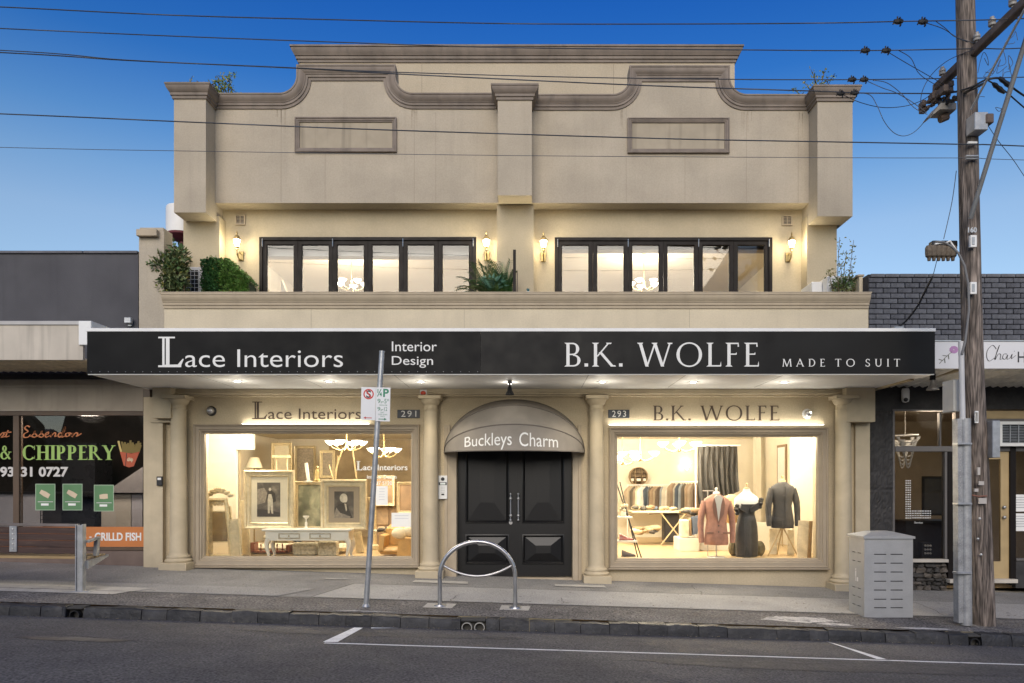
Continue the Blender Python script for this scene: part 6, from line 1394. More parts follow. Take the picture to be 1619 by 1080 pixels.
# ---- Lace Interiors display
FLZ = FZ+.001
def frame_art(lab, px0, px1, py0, py1, Y, bandw, matc, pic, mm=GOLD, lean=0.0, name='framed_picture', figure=None):
    t = thing(name, lab, 'framed picture'); X0,X1,Z0,Z1 = XX(px0,Y), XX(px1,Y), ZZ(py1,Y), ZZ(py0,Y)
    m_ = MB(); m_.sweep([(X0,Y,Z0),(X1,Y,Z0),(X1,Y,Z1),(X0,Y,Z1)], (0,-1,0), [(0,0),(0,.045),(bandw*.15,.06),(bandw*.3,.055),(bandw*.45,.03),(bandw*.75,.025),(bandw*.85,.035),(bandw,.02),(bandw,0)], closed=True); m_.build('frame', mm, t)
    m_ = MB(); m_.box(X0+bandw*.9, X1-bandw*.9, Y-.012, Y, Z0+bandw*.9, Z1-bandw*.9); m_.build('mount_board', matc, t, smooth=0)
    if pic:
        a,b_,c,d = pic; x0,x1,z0,z1 = XX(a,Y),XX(b_,Y),ZZ(d,Y),ZZ(c,Y); m_ = MB(); m_.box(x0,x1,Y-.015,Y-.0125,z0,z1); m_.build('print', mat('engraving_dark', (.10,.085,.07), .7, var=.35, vs=6, col2=(.22,.19,.15), c2s=4) if 'engraving_dark' not in MATS else MATS['engraving_dark'], t, smooth=0)
        if figure:
            for j, (kind, poly, mt_) in enumerate(figure):
                m_ = MB(); m_.prism([(x0+(x1-x0)*u, z0+(z1-z0)*v) for u, v in poly], Y-.0165-.001*j, Y-.0155-.001*j); m_.build(kind, mt_, t, smooth=0)
    return t
PCR = mat('print_pale', (.55,.49,.38), .7, var=.2, vs=30); PMD = mat('print_mid', (.27,.23,.18), .7, var=.3, vs=30); PDK = mat('print_dark', (.05,.042,.035), .7)
def ell(cx_, cy_, rx, ry, n=14): return [(cx_+rx*math.cos(2*PI*i/n), cy_+ry*math.sin(2*PI*i/n)) for i in range(n)]
fig1 = [('cloud_shape', [(.0,.35),(.35,.42),(.45,.7),(.3,.85),(.0,.8)], PMD), ('ground_shape', [(.0,.0),(1,.0),(1,.12),(.5,.2),(.0,.22)], PDK), ('coat_shape', [(.42,.5),(.45,.75),(.6,.78),(.78,.68),(.82,.45),(.66,.42),(.62,.55),(.52,.5)], PDK),
        ('figure_legs', [(.47,.1),(.55,.1),(.56,.4),(.62,.1),(.70,.08),(.68,.5),(.62,.66),(.50,.66),(.46,.5)], PCR), ('head_shape', ell(.56,.80,.055,.05), PCR)]
fig2 = [('coat_shape', [(.05,.0),(.0,.35),(.2,.5),(.42,.55),(.66,.5),(.8,.25),(.95,.0)], PDK), ('cloak_shape', [(.0,.1),(.1,.4),(.3,.2),(.6,.12),(.85,.05),(.8,.0),(.0,.0)], PMD), ('cravat_shape', [(.52,.55),(.62,.52),(.66,.3),(.60,.25)], PCR), ('hair_shape', ell(.48,.75,.2,.17), PCR), ('head_shape', ell(.57,.70,.11,.12), mat('print_face', (.62,.55,.44), .7))]
CRM = mat('cream_mount', (.72,.64,.48), .8, var=.03); TPM = mat('taupe_mount', (.36,.29,.21), .8, var=.04)
frame_art('large gilt framed engraving of a standing figure with a wide cream mount', 387, 466, 743.5, 836.5, .72, .12, CRM, (407,443.5,763,817), figure=fig1)
frame_art('gilt framed engraving of a seated white-haired sitter with a brown mount', 508, 580.5, 758, 838, .66, .13, TPM, (529,559.5,777,819), figure=fig2)
t = frame_art('tall dark green landscape painting leaning behind the two engravings', 466, 545, 761, 838, 1.25, .07, mat('dark_landscape', (.10,.105,.07), .7, var=.5, vs=2.5, col2=(.26,.25,.17), c2s=3), None)
frame_art('narrow gilt frame edge standing left of the large engraving', 374.5, 380.5, 712, 820, 1.55, .02, PMD, None)
# console table
ct_ = thing('console_table', 'white painted console table with two carved drawers and curved legs', 'table'); Y0, Y1 = .42, .82
m_ = MB(); m_.box(XX(414,Y0), XX(555.5,Y0), Y0-.02, Y1+.02, ZZ(840,Y0), ZZ(836.5,Y0), .008); m_.build('table_top', WHITEF, ct_)
m_ = MB(); m_.box(XX(419,Y0), XX(551,Y0), Y0+.01, Y1, ZZ(855,Y0), ZZ(840,Y0)-.001, .003); m_.build('apron', WHITEF, ct_)
for a, b_ in ((440,474),(489,523)):
    m_ = MB(); m_.sweep([(XX(a,Y0),Y0+.008,ZZ(852,Y0)),(XX(b_,Y0),Y0+.008,ZZ(852,Y0)),(XX(b_,Y0),Y0+.008,ZZ(843,Y0)),(XX(a,Y0),Y0+.008,ZZ(843,Y0))], (0,-1,0), [(0,0),(0,.012),(.014,.016),(.02,0)], closed=True); d_ = m_.build('drawer', mat('carved_taupe', (.46,.40,.30), .6, var=.3, vs=40) if 'carved_taupe' not in MATS else MATS['carved_taupe'], ct_)
    m_ = MB(); m_.ball((XX((a+b_)/2,Y0), Y0-.01, ZZ(847.5,Y0)), .014, n=8, m=6); m_.build('drawer_knob', BRASS, d_)
for px, s_ in ((422,-1),(548.5,1)):
    for yy in (Y0+.05, Y1-.06):
        m_ = MB(); zb_ = FLZ; zt_ = ZZ(855,Y0); X = XX(px,Y0); H = zt_-zb_
        pts = [(X-s_*.02,yy,zt_+.04),(X+s_*.02,yy,zt_-.08*H/.5),(X+s_*.015,yy,zb_+.55*H),(X-s_*.01,yy,zb_+.25*H),(X+s_*.0,yy,zb_+.03),(X+s_*.03,yy,zb_)]
        m_.tube(spline(pts,4), [.055-.032*min(1,i/14) for i in range(21)], 8); m_.build('leg', WHITEF, ct_)
t = thing('candle_stand', 'small glass and white candle stand on the console table between the engravings', 'candle stand'); m_ = MB(); m_.lathe([(.03,0),(.035,.01),(.02,.03),(.022,.10),(.008,.12),(.008,.16),(.05,.20),(.055,.22),(.0,.222)], (XX(484,.55), .55, ZZ(836.5,Y0)+.001), 14); m_.build('stand', WHITEF, t)
t = thing('tall_candle', 'tall leaning white candle standing on top of the landscape painting', 'candle'); m_ = MB(); m_.tube([(XX(488,1.2),1.2,ZZ(761,1.2)),(XX(484,1.2),1.2,ZZ(732,1.2))], .03, 10); m_.lathe([(.07,0),(.075,.02),(.03,.03)], (XX(488,1.2),1.2,ZZ(762.5,1.2)), 12); m_.build('candle', WHITEF, t)
t = thing('brass_figurine', 'small dark figurine beside the tall candle on the landscape painting', 'figurine'); m_ = MB(); m_.lathe([(.05,0),(.06,.03),(.03,.10),(.045,.18),(.02,.24),(.03,.27),(.0,.31)], (XX(501,1.25),1.25,ZZ(762,1.25)), 12); m_.build('figure', BRASS, t)
# ornate mirror at the left end
OG = mat('white_gold', (.66,.56,.36), .5, var=.2, vs=20)
t = thing('ornate_mirror', 'ornate pale carved mirror with crested top at the left end of the display', 'mirror'); Y = .55
m_ = MB(); X0,X1,Z0,Z1 = XX(330,Y), XX(360,Y), FLZ, ZZ(788,Y)
m_.sweep([(X0,Y,Z0),(X1+.12,Y,Z0),(X1,Y,Z1),(X0,Y,Z1)], (0,-1,0), [(0,0),(0,.04),(.03,.06),(.06,.03),(.075,0)], closed=True); m_.build('frame', OG, t)
m_ = MB(); 
for i in range(14): a = i/13; m_.ball((X0-.02+a*(X1-X0+.10), Y-.03, Z1+.03+.10*math.sin(PI*a)+(i%2)*.03), .045, .03, .04, 8, 5)
for i in range(7): m_.ball((X0+.06+i*.03, Y-.03, Z1-.10+.02*(i%2)), .03, .02, .03, 7, 5)
m_.build('carving', OG, t)
m_ = MB(); m_.box(X0+.06, X1+.0, Y-.008, Y-.002, Z0+.30, Z1-.24); m_.build('mirror_glass', mat('old_mirror', (.45,.40,.32), .15, metal=.8, var=.2), t, smooth=0)
m_ = MB(); m_.box(X0+.03, X1-.02, Y-.02, Y-.0, Z1-.24, Z1-.22); m_.box(X0+.03, X1+.03, Y-.02, Y, Z0+.28, Z0+.30); m_.build('cross_rail', OG, t)
for px0, px1, py0, Yk, lab in ((363,378,820,.5,'carved pale timber post leaning right of the ornate mirror'), (380,392,790,1.0,'tall pale moulding leaning behind the large engraving'), (358,366,800,.62,'slim gilt moulding beside the ornate mirror'), (560,572,840,1.5,'small pale panel standing right of the console table legs')):
    t = thing('leaning_moulding', lab, 'moulding'); m_ = MB(); x0, x1, z1 = XX(px0,Yk), XX(px1,Yk), ZZ(py0,Yk)
    m_.prism([(x0+.04,FLZ),(x1+.05,FLZ),(x1-.02,z1),(x0,z1-.02)], Yk, Yk+.04); m_.build('board', OG, t, smooth=0); m_ = MB(); m_.prism([(x0+.065,FLZ+.02),(x1+.02,FLZ+.02),(x1-.045,z1-.03),(x0+.03,z1-.04)], Yk-.015, Yk-.001); m_.build('carved_strip', GOLD, t, smooth=0)
# settee and bench under the table
UPH = mat('cream_upholstery', (.66,.60,.46), .9, var=.12, vs=10)
t = thing('settee', 'cream upholstered settee behind the console table', 'sofa'); Y = 1.25
m_ = MB(); m_.box(XX(384,Y), XX(545,Y), Y, Y+.6, FLZ+.06, ZZ(862,Y)+.0, .05); m_.build('seat', UPH, t); m_ = MB(); m_.box(XX(400,Y), XX(545,Y), Y+.45, Y+.65, FLZ+.2, ZZ(845,Y), .07); m_.build('backrest', UPH, t); m_ = MB(); m_.ball((XX(393,Y), Y+.2, ZZ(868,Y)), .17, .3, .11, 14, 8); m_.build('arm', UPH, t)
DW = mat('mahogany', (.20,.07,.035), .4, var=.2)
t = thing('small_bench', 'small dark red timber bench with spindles under the console table', 'bench'); Y = .95
m_ = MB(); m_.box(XX(398,Y), XX(456,Y), Y, Y+.2, ZZ(874,Y), ZZ(871,Y)); m_.box(XX(396,Y), XX(402,Y), Y, Y+.2, ZZ(874,Y), ZZ(858,Y)); m_.box(XX(452,Y), XX(457,Y), Y, Y+.2, ZZ(874,Y), ZZ(862,Y)); m_.build('rail', DW, t)
for i in range(5): m_ = MB(); m_.lathe([(.012,0),(.02,.03),(.008,.06),(.016,.10),(.01,.13)], (XX(412+i*8.5,Y), Y+.02, ZZ(871,Y)), 8); m_.build('spindle', DW, t)
t = thing('folded_lace', 'folded grey lace cloths under the console table', 'cloth'); m_ = MB(); m_.box(XX(462,1.0), XX(500,1.0), 1.0, 1.2, FLZ, ZZ(858,1.0), .03); m_.box(XX(502,.95), XX(533,.95), .95, 1.1, FLZ, ZZ(856,.95), .02); m_.build('cloth', mat('lace_grey', (.50,.46,.36), .9, var=.35, vs=25), t)
# armchair
ARM = mat('tan_leather', (.50,.30,.10), .5, var=.2, vs=6)
t = thing('armchair', 'tan leather armchair with pale cushions at the right end of the framed pictures display', 'armchair'); Y = .75; ax = lambda v: XX(v,Y); az = lambda v: ZZ(v,Y)
m_ = MB(); m_.box(ax(597), ax(650), Y, Y+.55, FLZ+.05, az(866)+.0, .05); m_.build('seat', ARM, t)
m_ = MB(); m_.box(ax(600), ax(664), Y+.5, Y+.68, FLZ+.1, az(832), .09); m_.build('backrest', ARM, t)
m_ = MB(); m_.prism([(ax(628),FLZ+.03),(ax(655),FLZ+.03),(ax(655),az(852)),(ax(640),az(850)),(ax(631),az(856))], Y-.06, Y+.5); m_.build('arm', ARM, t, smooth=50); m_ = MB(); m_.prism([(ax(598),FLZ+.1),(ax(605),FLZ+.1),(ax(608),az(848)),(ax(600),az(846))], Y, Y+.5); m_.build('arm', ARM, t, smooth=50)
for a, b_, c in ((628,849,.15),(645,846,.14)): m_ = MB(); m_.ball((ax(a), Y+.25, az(b_-4)), c, .07, c*.72, 14, 8); m_.build('cushion', UPH, t)
t = thing('pine_dresser', 'brown timber dresser against the back wall at the right of the framed pictures display', 'dresser'); Y = 3.0
m_ = MB(); m_.box(XX(590,Y), XX(668,Y), Y, Y+.4, FLZ, ZZ(770,Y)); m_.build('cabinet', mat('dresser_brown', (.26,.17,.10), .6, var=.3, vs=4), t, smooth=0)
for i in range(3): m_ = MB(); m_.box(XX(594+i*24,Y), XX(614+i*24,Y), Y-.02, Y-.001, ZZ(830,Y), ZZ(778,Y), .01); m_.build('door_panel', mat('dresser_panel', (.33,.23,.14), .6, var=.3, vs=8) if 'dresser_panel' not in MATS else MATS['dresser_panel'], t)
t = thing('wooden_crate_stand', 'small gilt lantern shaped stand above the large engraving', 'stand'); Y = 1.9
m_ = MB()
for px in (437,454): m_.tube([(XX(px,Y),Y,ZZ(745,Y)),(XX(px,Y),Y,ZZ(722,Y))], .014, 6)
m_.box(XX(433,Y), XX(457,Y), Y-.1, Y+.1, ZZ(724,Y), ZZ(720,Y)); m_.box(XX(433,Y), XX(457,Y), Y-.1, Y+.1, FLZ, ZZ(745,Y)); m_.build('stand', OG, t, smooth=0)
EASL = mat('easel_wood', (.50,.38,.20), .6)
t = thing('easel', 'timber easel rising behind the seated portrait', 'easel'); Y = 1.6; m_ = MB()
for a, b_ in (((520,838),(535,720)),((575,838),(556,700)),((530,745),(541,712)),((520,735),(528,762))): m_.tube([(XX(a[0],Y),Y,ZZ(a[1],Y)),(XX(b_[0],Y),Y,ZZ(b_[1],Y))], .014, 6)
m_.build('easel_frame', EASL, t)
# notices and lettering on the glass
yg = .0595
for (a,b_,c,d), lab in (((593,612,768.5,799),'plain white notice on the glass just right of the sign pole'),((618,650,811,833.5),'white notice on the glass above the armchair')):
    t = thing('window_notice', lab, 'notice'); m_ = MB(); m_.box(XX(a), XX(b_), yg-.003, yg, ZZ(d), ZZ(c)); m_.build('sheet', PAPER, t, smooth=0)
    m_ = MB(); n_ = 5 if d < 820 else 2
    for i in range(n_): m_.box(XX(a+5), XX(b_-5), yg-.0038, yg-.0031, ZZ(c+5+i*4.2), ZZ(c+4.2+i*4.2))
    m_.build('print_lines', mat('pale_print', (.50,.51,.56), .7) if 'pale_print' not in MATS else MATS['pale_print'], t, smooth=0)
t = thing('glass_lettering', 'white drop capital lettering and phone number on the shop glass', 'window lettering')
WLE = mat('vinyl_white', (.85,.85,.82), .6, var=0)
lace(XX(562), XX(573), XX(643.5), ZZ(743.5), ZZ(729), ZZ(734.5), yg, WLE, t, bold=.012); words('Interior Design', XX(579), XX(626), ZZ(758.8), ZZ(751), yg, WLE, t, bold=.012); words('9337 5120', XX(585), XX(619), ZZ(767), ZZ(761), yg, WLE, t, bold=.012)

# ---- tailor's display
HANG = mat('hanger_wood', (.5,.38,.22), .5)
def mannequin_jacket(lab, px, py0, py1, w_px, Y, m, front=True, tripod=False):
    t = thing('jacket_stand', lab, 'mannequin'); X = XX(px,Y); zt, zb_ = ZZ(py0,Y), ZZ(py1,Y); H = zt-zb_; W_ = w_px*(CD+Y)/FPX/2
    b = MB(); loft(b, [(zb_,X,Y,W_*.70,.15),(zb_+H*.12,X,Y,W_*.72,.16),(zb_+H*.35,X,Y,W_*.62,.14),(zb_+H*.48,X,Y,W_*.58,.13),(zb_+H*.68,X,Y,W_*.68,.15),(zb_+H*.82,X,Y,W_*.78,.14),(zb_+H*.90,X,Y,W_*.70,.11),(zb_+H*.97,X,Y,W_*.34,.08),(zt,X,Y,W_*.20,.06)], 28)
    rr = random.Random(int(px)); b.v = [(p[0]+rr.uniform(-.006,.006), p[1]+rr.uniform(-.006,.006), p[2]+rr.uniform(-.004,.004)) for p in b.v]
    b.build('jacket_body', m, t, smooth=80)
    for s_ in (-1,1):
        b = MB(); b.tube(spline([(X+s_*W_*.66,Y,zb_+H*.85),(X+s_*W_*.86,Y-.01,zb_+H*.62),(X+s_*W_*.93,Y-.02,zb_+H*.38),(X+s_*W_*.90,Y-.05,zb_+H*.04)],4), [.062]*3+[.06]*3+[.055]*3+[.05]*3+[.046], 12); b.build('sleeve', m, t, smooth=80)
    if front:
        yv = Y-.155; b = MB(); b.prism([(X-.001,zb_+H*.46),(X+W_*.26,zb_+H*.93),(X+W_*.1,zb_+H*.98),(X-W_*.1,zb_+H*.98),(X-W_*.26,zb_+H*.93)], yv, yv+.03); b.build('shirt_front', mat('shirt_white', (.78,.76,.70), .8, var=.03) if 'shirt_white' not in MATS else MATS['shirt_white'], t, smooth=0)
        lm = mat('lapel_'+str(int(px)), tuple(.7*c for c in m.node_tree.nodes['RGB'].outputs[0].default_value[:3]), .6)
        for s_ in (-1,1): b = MB(); b.prism([(X,zb_+H*.43),(X+s_*W_*.30,zb_+H*.62),(X+s_*W_*.36,zb_+H*.80),(X+s_*W_*.26,zb_+H*.94),(X+s_*W_*.15,zb_+H*.80)], yv-.012, yv-.001); b.build('lapel', lm, t, smooth=0)
        for k in range(2): b = MB(); b.ball((X, yv-.004, zb_+H*(.38-.12*k)), .012, n=8, m=5); b.build('button', DARKM, t)
        for s_ in (-1,1): b = MB(); b.box(X+s_*W_*.48-.06, X+s_*W_*.48+.06, Y-.158, Y-.14, zb_+H*.22, zb_+H*.26, .004); b.build('pocket_flap', lm, t)
    else:
        b = MB(); b.box(X-.004, X+.004, Y-.160, Y-.13, zb_+.02, zb_+H*.9); b.build('back_seam', mat('seam_dark', (.03,.03,.035), .8), t, smooth=0)
    b = MB(); b.lathe([(.06,0),(.058,.05),(.05,.07),(.02,.075),(.02,.11),(.028,.13),(.0,.15)], (X,Y,zt-.03), 14); b.build('neck_cap', WHITEF if front else HANG, t)
    b = MB()
    if tripod:
        b.tube([(X,Y,zb_+.02),(X,Y,FLZ+.18)], .012, 6)
        for a in (-1.0, 1.0, 0): b.tube([(X+a*.02,Y,zb_+.0),(X+a*.27,Y-.02+(.3 if a == 0 else 0),FLZ)], .013, 6)
        b.tube([(X-.12,Y-.01,FLZ+.2),(X+.12,Y-.01,FLZ+.2)], .006, 5)
    else: b.tube([(X,Y,zb_+.05),(X,Y,FLZ)], .011, 8); b.lathe([(.16,0),(.15,.012),(.02,.02)], (X,Y,FLZ), 20)
    b.build('stand', HANG if tripod else GALV, t); return t
mannequin_jacket('rust pink jacket over a white shirt on a display stand', 1132.5, 781, 861, 54, .75, mat('rust_velvet', (.34,.18,.14), .8, var=.15, vs=12, bump=.3, bs=20))
mannequin_jacket('charcoal jacket seen from behind on a timber tripod', 1237, 762, 834.5, 49, .95, mat('charcoal_wool', (.05,.049,.052), .9, var=.2, vs=9, bump=.5, bs=15), front=False, tripod=True)
t = thing('dress_mannequin', 'dark off-shoulder evening dress on a white mannequin between the jackets', 'mannequin'); Y = .85; X = XX(1180.5,Y); q = lambda v: ZZ(v,Y); k = (CD+Y)/FPX
b = MB(); loft(b, [(q(803),X,Y,20*k,.12),(q(795),X,Y,20*k,.12),(q(788),X,Y,19*k,.10),(q(782),X,Y,12*k,.07),(q(777),X,Y,5.5*k,.05),(q(773),X,Y,5*k,.05)], 20); b.build('torso', mat('mannequin_white', (.80,.78,.73), .6, var=.02), t, smooth=80)
b = MB(); b.lathe([(.05,0),(.045,.03),(.012,.04),(.012,.08),(.02,.10),(.0,.12)], (X,Y,q(773)-.01), 12); b.build('neck_knob', HANG, t)
DRS = mat('dress_charcoal', (.035,.034,.035), .7, var=.2, vs=8, bump=.5, bs=12)
b = MB(); loft(b, [(FLZ+.01,X,Y,17*k,.15),(q(868),X,Y,17.5*k,.16),(q(848),X,Y,17.5*k,.16),(q(832),X,Y,16.5*k,.155),(q(822),X,Y,14.5*k,.14),(q(813),X,Y,12*k,.12),(q(808),X,Y,12.5*k,.125),(q(801),X,Y,15.5*k,.145),(q(797),X,Y,16.5*k,.14)], 28); b.build('dress', DRS, t, smooth=80)
b = MB(); b.prism([(X-12*k,q(796)),(X-1*k,q(803)),(X-3*k,q(811)),(X-14*k,q(805))], Y-.17, Y-.13); b.prism([(X+15*k,q(794)),(X+1*k,q(803)),(X+3*k,q(811)),(X+14*k,q(805))], Y-.171, Y-.131); b.build('bodice_fold', DRS, t, smooth=0)
rr = random.Random(3)
for s_, yy in ((-1,803),(1,793)):
    b = MB()
    for i in range(5): b.ball((X+s_*(18+rr.uniform(-2,3))*k, Y-.08+rr.uniform(-.03,.03), q(yy-4+i*3.2)), .045, .06, .03, 8, 5)
    b.build('ruffle_sleeve', DRS, t, smooth=50)
b = MB(); b.prism([(X-9*k,FLZ+.005),(X-3*k,q(858)),(X+1*k,FLZ+.005)], Y-.172, Y-.15); b.build('hem_slit', mat('slit_black', (.02,.02,.02), .8), t, smooth=0)
for px, s_ in ((1158,'left'),(1199,'right')):
    t = thing('travel_bag', 'olive canvas bag behind the evening dress, its '+s_+' one', 'bag'); t['label'] = 'olive canvas bag on the shop floor just '+s_+' of the evening dress'; Y_ = 1.05; b = MB(); b.ball((XX(px+2,Y_), Y_, FLZ+.13), .10, .1, .14, 12, 8); b.box(XX(px,Y_)-.02, XX(px,Y_)+.02, Y_-.11, Y_-.08, FLZ+.05, FLZ+.2, .01); b.build('bag_body', mat('olive_canvas', (.13,.11,.065), .9, var=.3, vs=12) if 'olive_canvas' not in MATS else MATS['olive_canvas'], t)
# draped dark curtain
t = thing('hanging_curtain', 'charcoal curtain hanging from a rail in the middle of the tailor shop', 'curtain'); Y = 2.6
b = MB(); n_ = 70; rows = 14; vs = []; rr = random.Random(1)
for j in range(rows+1):
    f = j/rows
    for i in range(n_+1):
        u = i/n_; xt = 1104+u*62; zt = 705; zbm = 797-24*u**1.5+3*math.sin(u*9)
        px = xt+f*(6*math.sin(u*3)-3)*(1-u)+f*f*4; py = zt+(zbm-zt)*f
        fold = .035*math.sin(u*46+f*5*u+1.5*math.sin(f*3))+.02*math.sin(u*23-f*6)+.015*math.sin(u*90)
        vs.append((XX(px,Y), Y+fold*(.5+.8*f), ZZ(py,Y)))
b.add(vs, [(j*(n_+1)+i, j*(n_+1)+i+1, (j+1)*(n_+1)+i+1, (j+1)*(n_+1)+i) for j in range(rows) for i in range(n_)]); b.build('curtain_cloth', mat('curtain_charcoal', (.045,.043,.042), .9, var=.12), t, smooth=80)
b = MB(); b.tube([(XX(1100,Y),Y,ZZ(704.5,Y)),(XX(1170,Y),Y,ZZ(704.5,Y))], .018, 8); b.tube([(XX(1100,Y),Y,ZZ(704.5,Y)),(XX(1100,Y),Y,FLZ)], .012, 6); b.build('curtain_rail', WHITEP, t)
# round shelf
t = thing('round_shelf', 'round timber wall shelf with compartments above the clothes rack', 'shelf'); Y = 5.3; cx_, cz_ = XX(1010,Y), ZZ(753,Y); r_ = 14.5*(CD+Y)/FPX
SHW = mat('shelf_timber', (.26,.18,.10), .6, var=.2)
def yring(b, r0, r1, y0, y1, n=32):
    vs = []
    for i in range(n):
        a = 2*PI*i/n
        for rr_, yy in ((r1,y0),(r1,y1),(r0,y1),(r0,y0)): vs.append((cx_+rr_*math.cos(a), yy, cz_+rr_*math.sin(a)))
    b.add(vs, [(i*4+k, i*4+(k+1)%4, ((i+1)%n)*4+(k+1)%4, ((i+1)%n)*4+k) for i in range(n) for k in range(4)])
b = MB(); yring(b, r_-.02, r_, Y, Y+.2); b.build('rim', SHW, t); b = MB(); yring(b, .0005, r_-.021, Y+.18, Y+.19); b.build('back_board', mat('shelf_back', (.19,.13,.08), .7), t, smooth=0)
for dz in (-.12,0,.10): b = MB(); h_ = math.sqrt(r_*r_-dz*dz)-.02; b.box(cx_-h_, cx_+h_, Y+.01, Y+.17, cz_+dz-.007, cz_+dz+.007); b.build('shelf_board', SHW, t, smooth=0)
for dx in (-.08,.08): b = MB(); h_ = math.sqrt(r_*r_-dx*dx)-.02; b.box(cx_+dx-.006, cx_+dx+.006, Y+.012, Y+.168, cz_-h_, cz_+h_); b.build('divider', SHW, t, smooth=0)
for dx, w_ in ((-.15,.03),(0,.045),(.14,.03)): b = MB(); b.box(cx_+dx-w_, cx_+dx+w_, Y-.0, Y+.1, cz_-.112, cz_-.055); b.build('folded_cloth', WHITEF, t)
# clothes racks with garments
def garment_mesh(w_, h_, d_, seed):
    rr = random.Random(seed); b = MB(); b.box(-d_/2, d_/2, -w_/2, w_/2, -h_, -.09, .01); vs = []
    b = MB(); n_ = 6; secs = [(-h_,d_*.55,w_*.5),(-h_*.6,d_*.5,w_*.46),(-h_*.25,d_*.5,w_*.44),(-.13,d_*.45,w_*.46),(-.07,d_*.38,w_*.34),(-.02,d_*.2,w_*.13),(0,.012,.03)]
    loft(b, [(z, rr.uniform(-.006,.006), 0, rx, ry) for z, rx, ry in secs], 12); return b
gcols = [(.28,.22,.16),(.34,.28,.20),(.10,.085,.07),(.52,.46,.36),(.62,.57,.47),(.75,.72,.66),(.72,.69,.63),(.06,.075,.10),(.12,.14,.17),(.11,.08,.06),(.25,.18,.12),(.30,.235,.165),(.24,.17,.12),(.30,.33,.36),(.66,.60,.50),(.58,.53,.45),(.68,.63,.55),(.55,.48,.38)]
gnam = ['brown','tan brown','near black','beige','pale cream','white','off-white','navy','slate blue','dark chocolate','caramel','camel','coffee','pale blue','ivory','stone','bone','sand']
def rack(lab, x0p, x1p, yrail, Y0, Y1, h, n_, w_, where, cols):
    t = thing('clothes_rack', lab, 'clothes rack'); A = Vector((XX(x0p,Y0),Y0,ZZ(yrail,Y0))); B = Vector((XX(x1p,Y1),Y1,ZZ(yrail,Y0)))
    b = MB(); b.tube([A,B], .012, 8); b.build('rail', WHITEP, t)
    for e in (A, B): b = MB(); b.tube([e, (e.x,e.y,FLZ)], .014, 8); b.build('upright', WHITEP, t)
    for i in range(n_):
        f = (i+.6)/(n_+.2); p = A.lerp(B, f); c = cols[i % len(cols)]
        m = MATS.get('cloth_'+gnam[c].replace(' ','_')) or mat('cloth_'+gnam[c].replace(' ','_'), gcols[c], .9, var=.15, vs=9)
        ordn = ['1st','2nd','3rd'][i] if i < 3 else str(i+1)+'th'
        o = garment_mesh(w_, h*random.uniform(.92,1.05), .055 if w_ < .5 else .075, i).build('hanging_garment', m, None, smooth=80); o.location = p-Vector((0,0,.03)); o.rotation_euler = (0,0,R(random.uniform(-12,12)-38))
        tag(o, '%s garment, %s from the left on the %s' % (gnam[c], ordn, where), 'garment', 'clothes hanging on the '+where)
rack('white rail of straight hung garments below the round shelf', 992, 1062, 767, 4.9, 4.9, .62, 17, .42, 'rail below the round shelf', [0,1,2,0,3,5,5,7,8,9,10,11,9,13,14,15,16])
rack('second white rail of jackets beside the curtain', 1060, 1108, 762, 4.6, 2.9, .68, 11, .46, 'rail beside the curtain', [11,12,3,7,13,2,0,10,0,9,12])
# work table with a heap of cloth
t = thing('work_table', 'long cutting table with crossed folding legs before the clothes rails', 'table'); Y = 3.2
b = MB(); b.box(XX(1000,Y), XX(1100,Y), Y, Y+.6, ZZ(811,Y), ZZ(808,Y), .005); b.build('table_top', mat('table_cream', (.66,.58,.42), .5), t)
for a, c in ((1045,1085),(1085,1045)): b = MB(); b.tube([(XX(a,Y),Y+.02,ZZ(811,Y)),(XX(c,Y),Y+.03,FLZ)], .014, 6); b.build('leg', HANG, t)
b = MB(); b.box(XX(1052,3.3), XX(1076,3.3), 3.4, 3.75, FLZ+.05, ZZ(812,Y)-.01, .03); b.build('black_storage', DARKM, t)
rr = random.Random(12); CL = [mat('cloth_heap_'+n_, c, .9, var=.2, vs=9) for n_, c in (('tan',(.42,.33,.21)),('cream',(.68,.61,.47)),('dark',(.06,.055,.05)),('denim',(.10,.13,.19)),('brown',(.24,.17,.10)))]
def heap(lab, n_, x0p, x1p, yp, Y, rad, sc_=1):
    t = thing('cloth_heap', lab, 'cloth')
    for i in range(n_):
        b = MB(); c = (XX(rr.uniform(x0p,x1p),Y), Y+rr.uniform(0,.35), ZZ(yp,Y)+rr.uniform(.0,rad*.8)); b.ball(c, rad*rr.uniform(.7,1.4)*sc_, rad*rr.uniform(.6,1), rad*rr.uniform(.3,.6), 10, 6)
        b.v = [(p[0]+rr.uniform(-.015,.015), p[1], p[2]+rr.uniform(-.015,.015)) for p in b.v]; b.build('cloth_fold', rr.choice(CL), t, smooth=60)
heap('tumbled shoes and fabrics heaped on the left half of the cutting table', 13, 1002, 1040, 807, 3.25, .09); heap('dark folded cloth on the right half of the cutting table', 6, 1048, 1074, 807, 3.25, .07); heap('pile of belts and fabric left of the rust jacket', 14, 1086, 1108, 812, 2.0, .10); heap('boxes and shoes heaped under the cutting table', 12, 1003, 1040, 842, 3.2, .12)
t = thing('draped_stool', 'small stool draped with tan and denim trousers left of the rust jacket', 'stool'); Y = 1.9
b = MB(); b.box(XX(1078,Y), XX(1090,Y), Y, Y+.3, ZZ(850,Y), ZZ(822,Y), .02); b.build('tan_drape', CL[1], t); b = MB(); b.box(XX(1090,Y)+.005, XX(1094,Y), Y, Y+.3, ZZ(848,Y), ZZ(820,Y), .02); b.build('brown_drape', CL[4], t); b = MB(); b.prism([(XX(1096,Y),ZZ(846,Y)),(XX(1103,Y),ZZ(844,Y)),(XX(1106,Y),ZZ(815,Y)),(XX(1094,Y),ZZ(818,Y))], Y, Y+.1); b.build('denim_drape', CL[3], t)
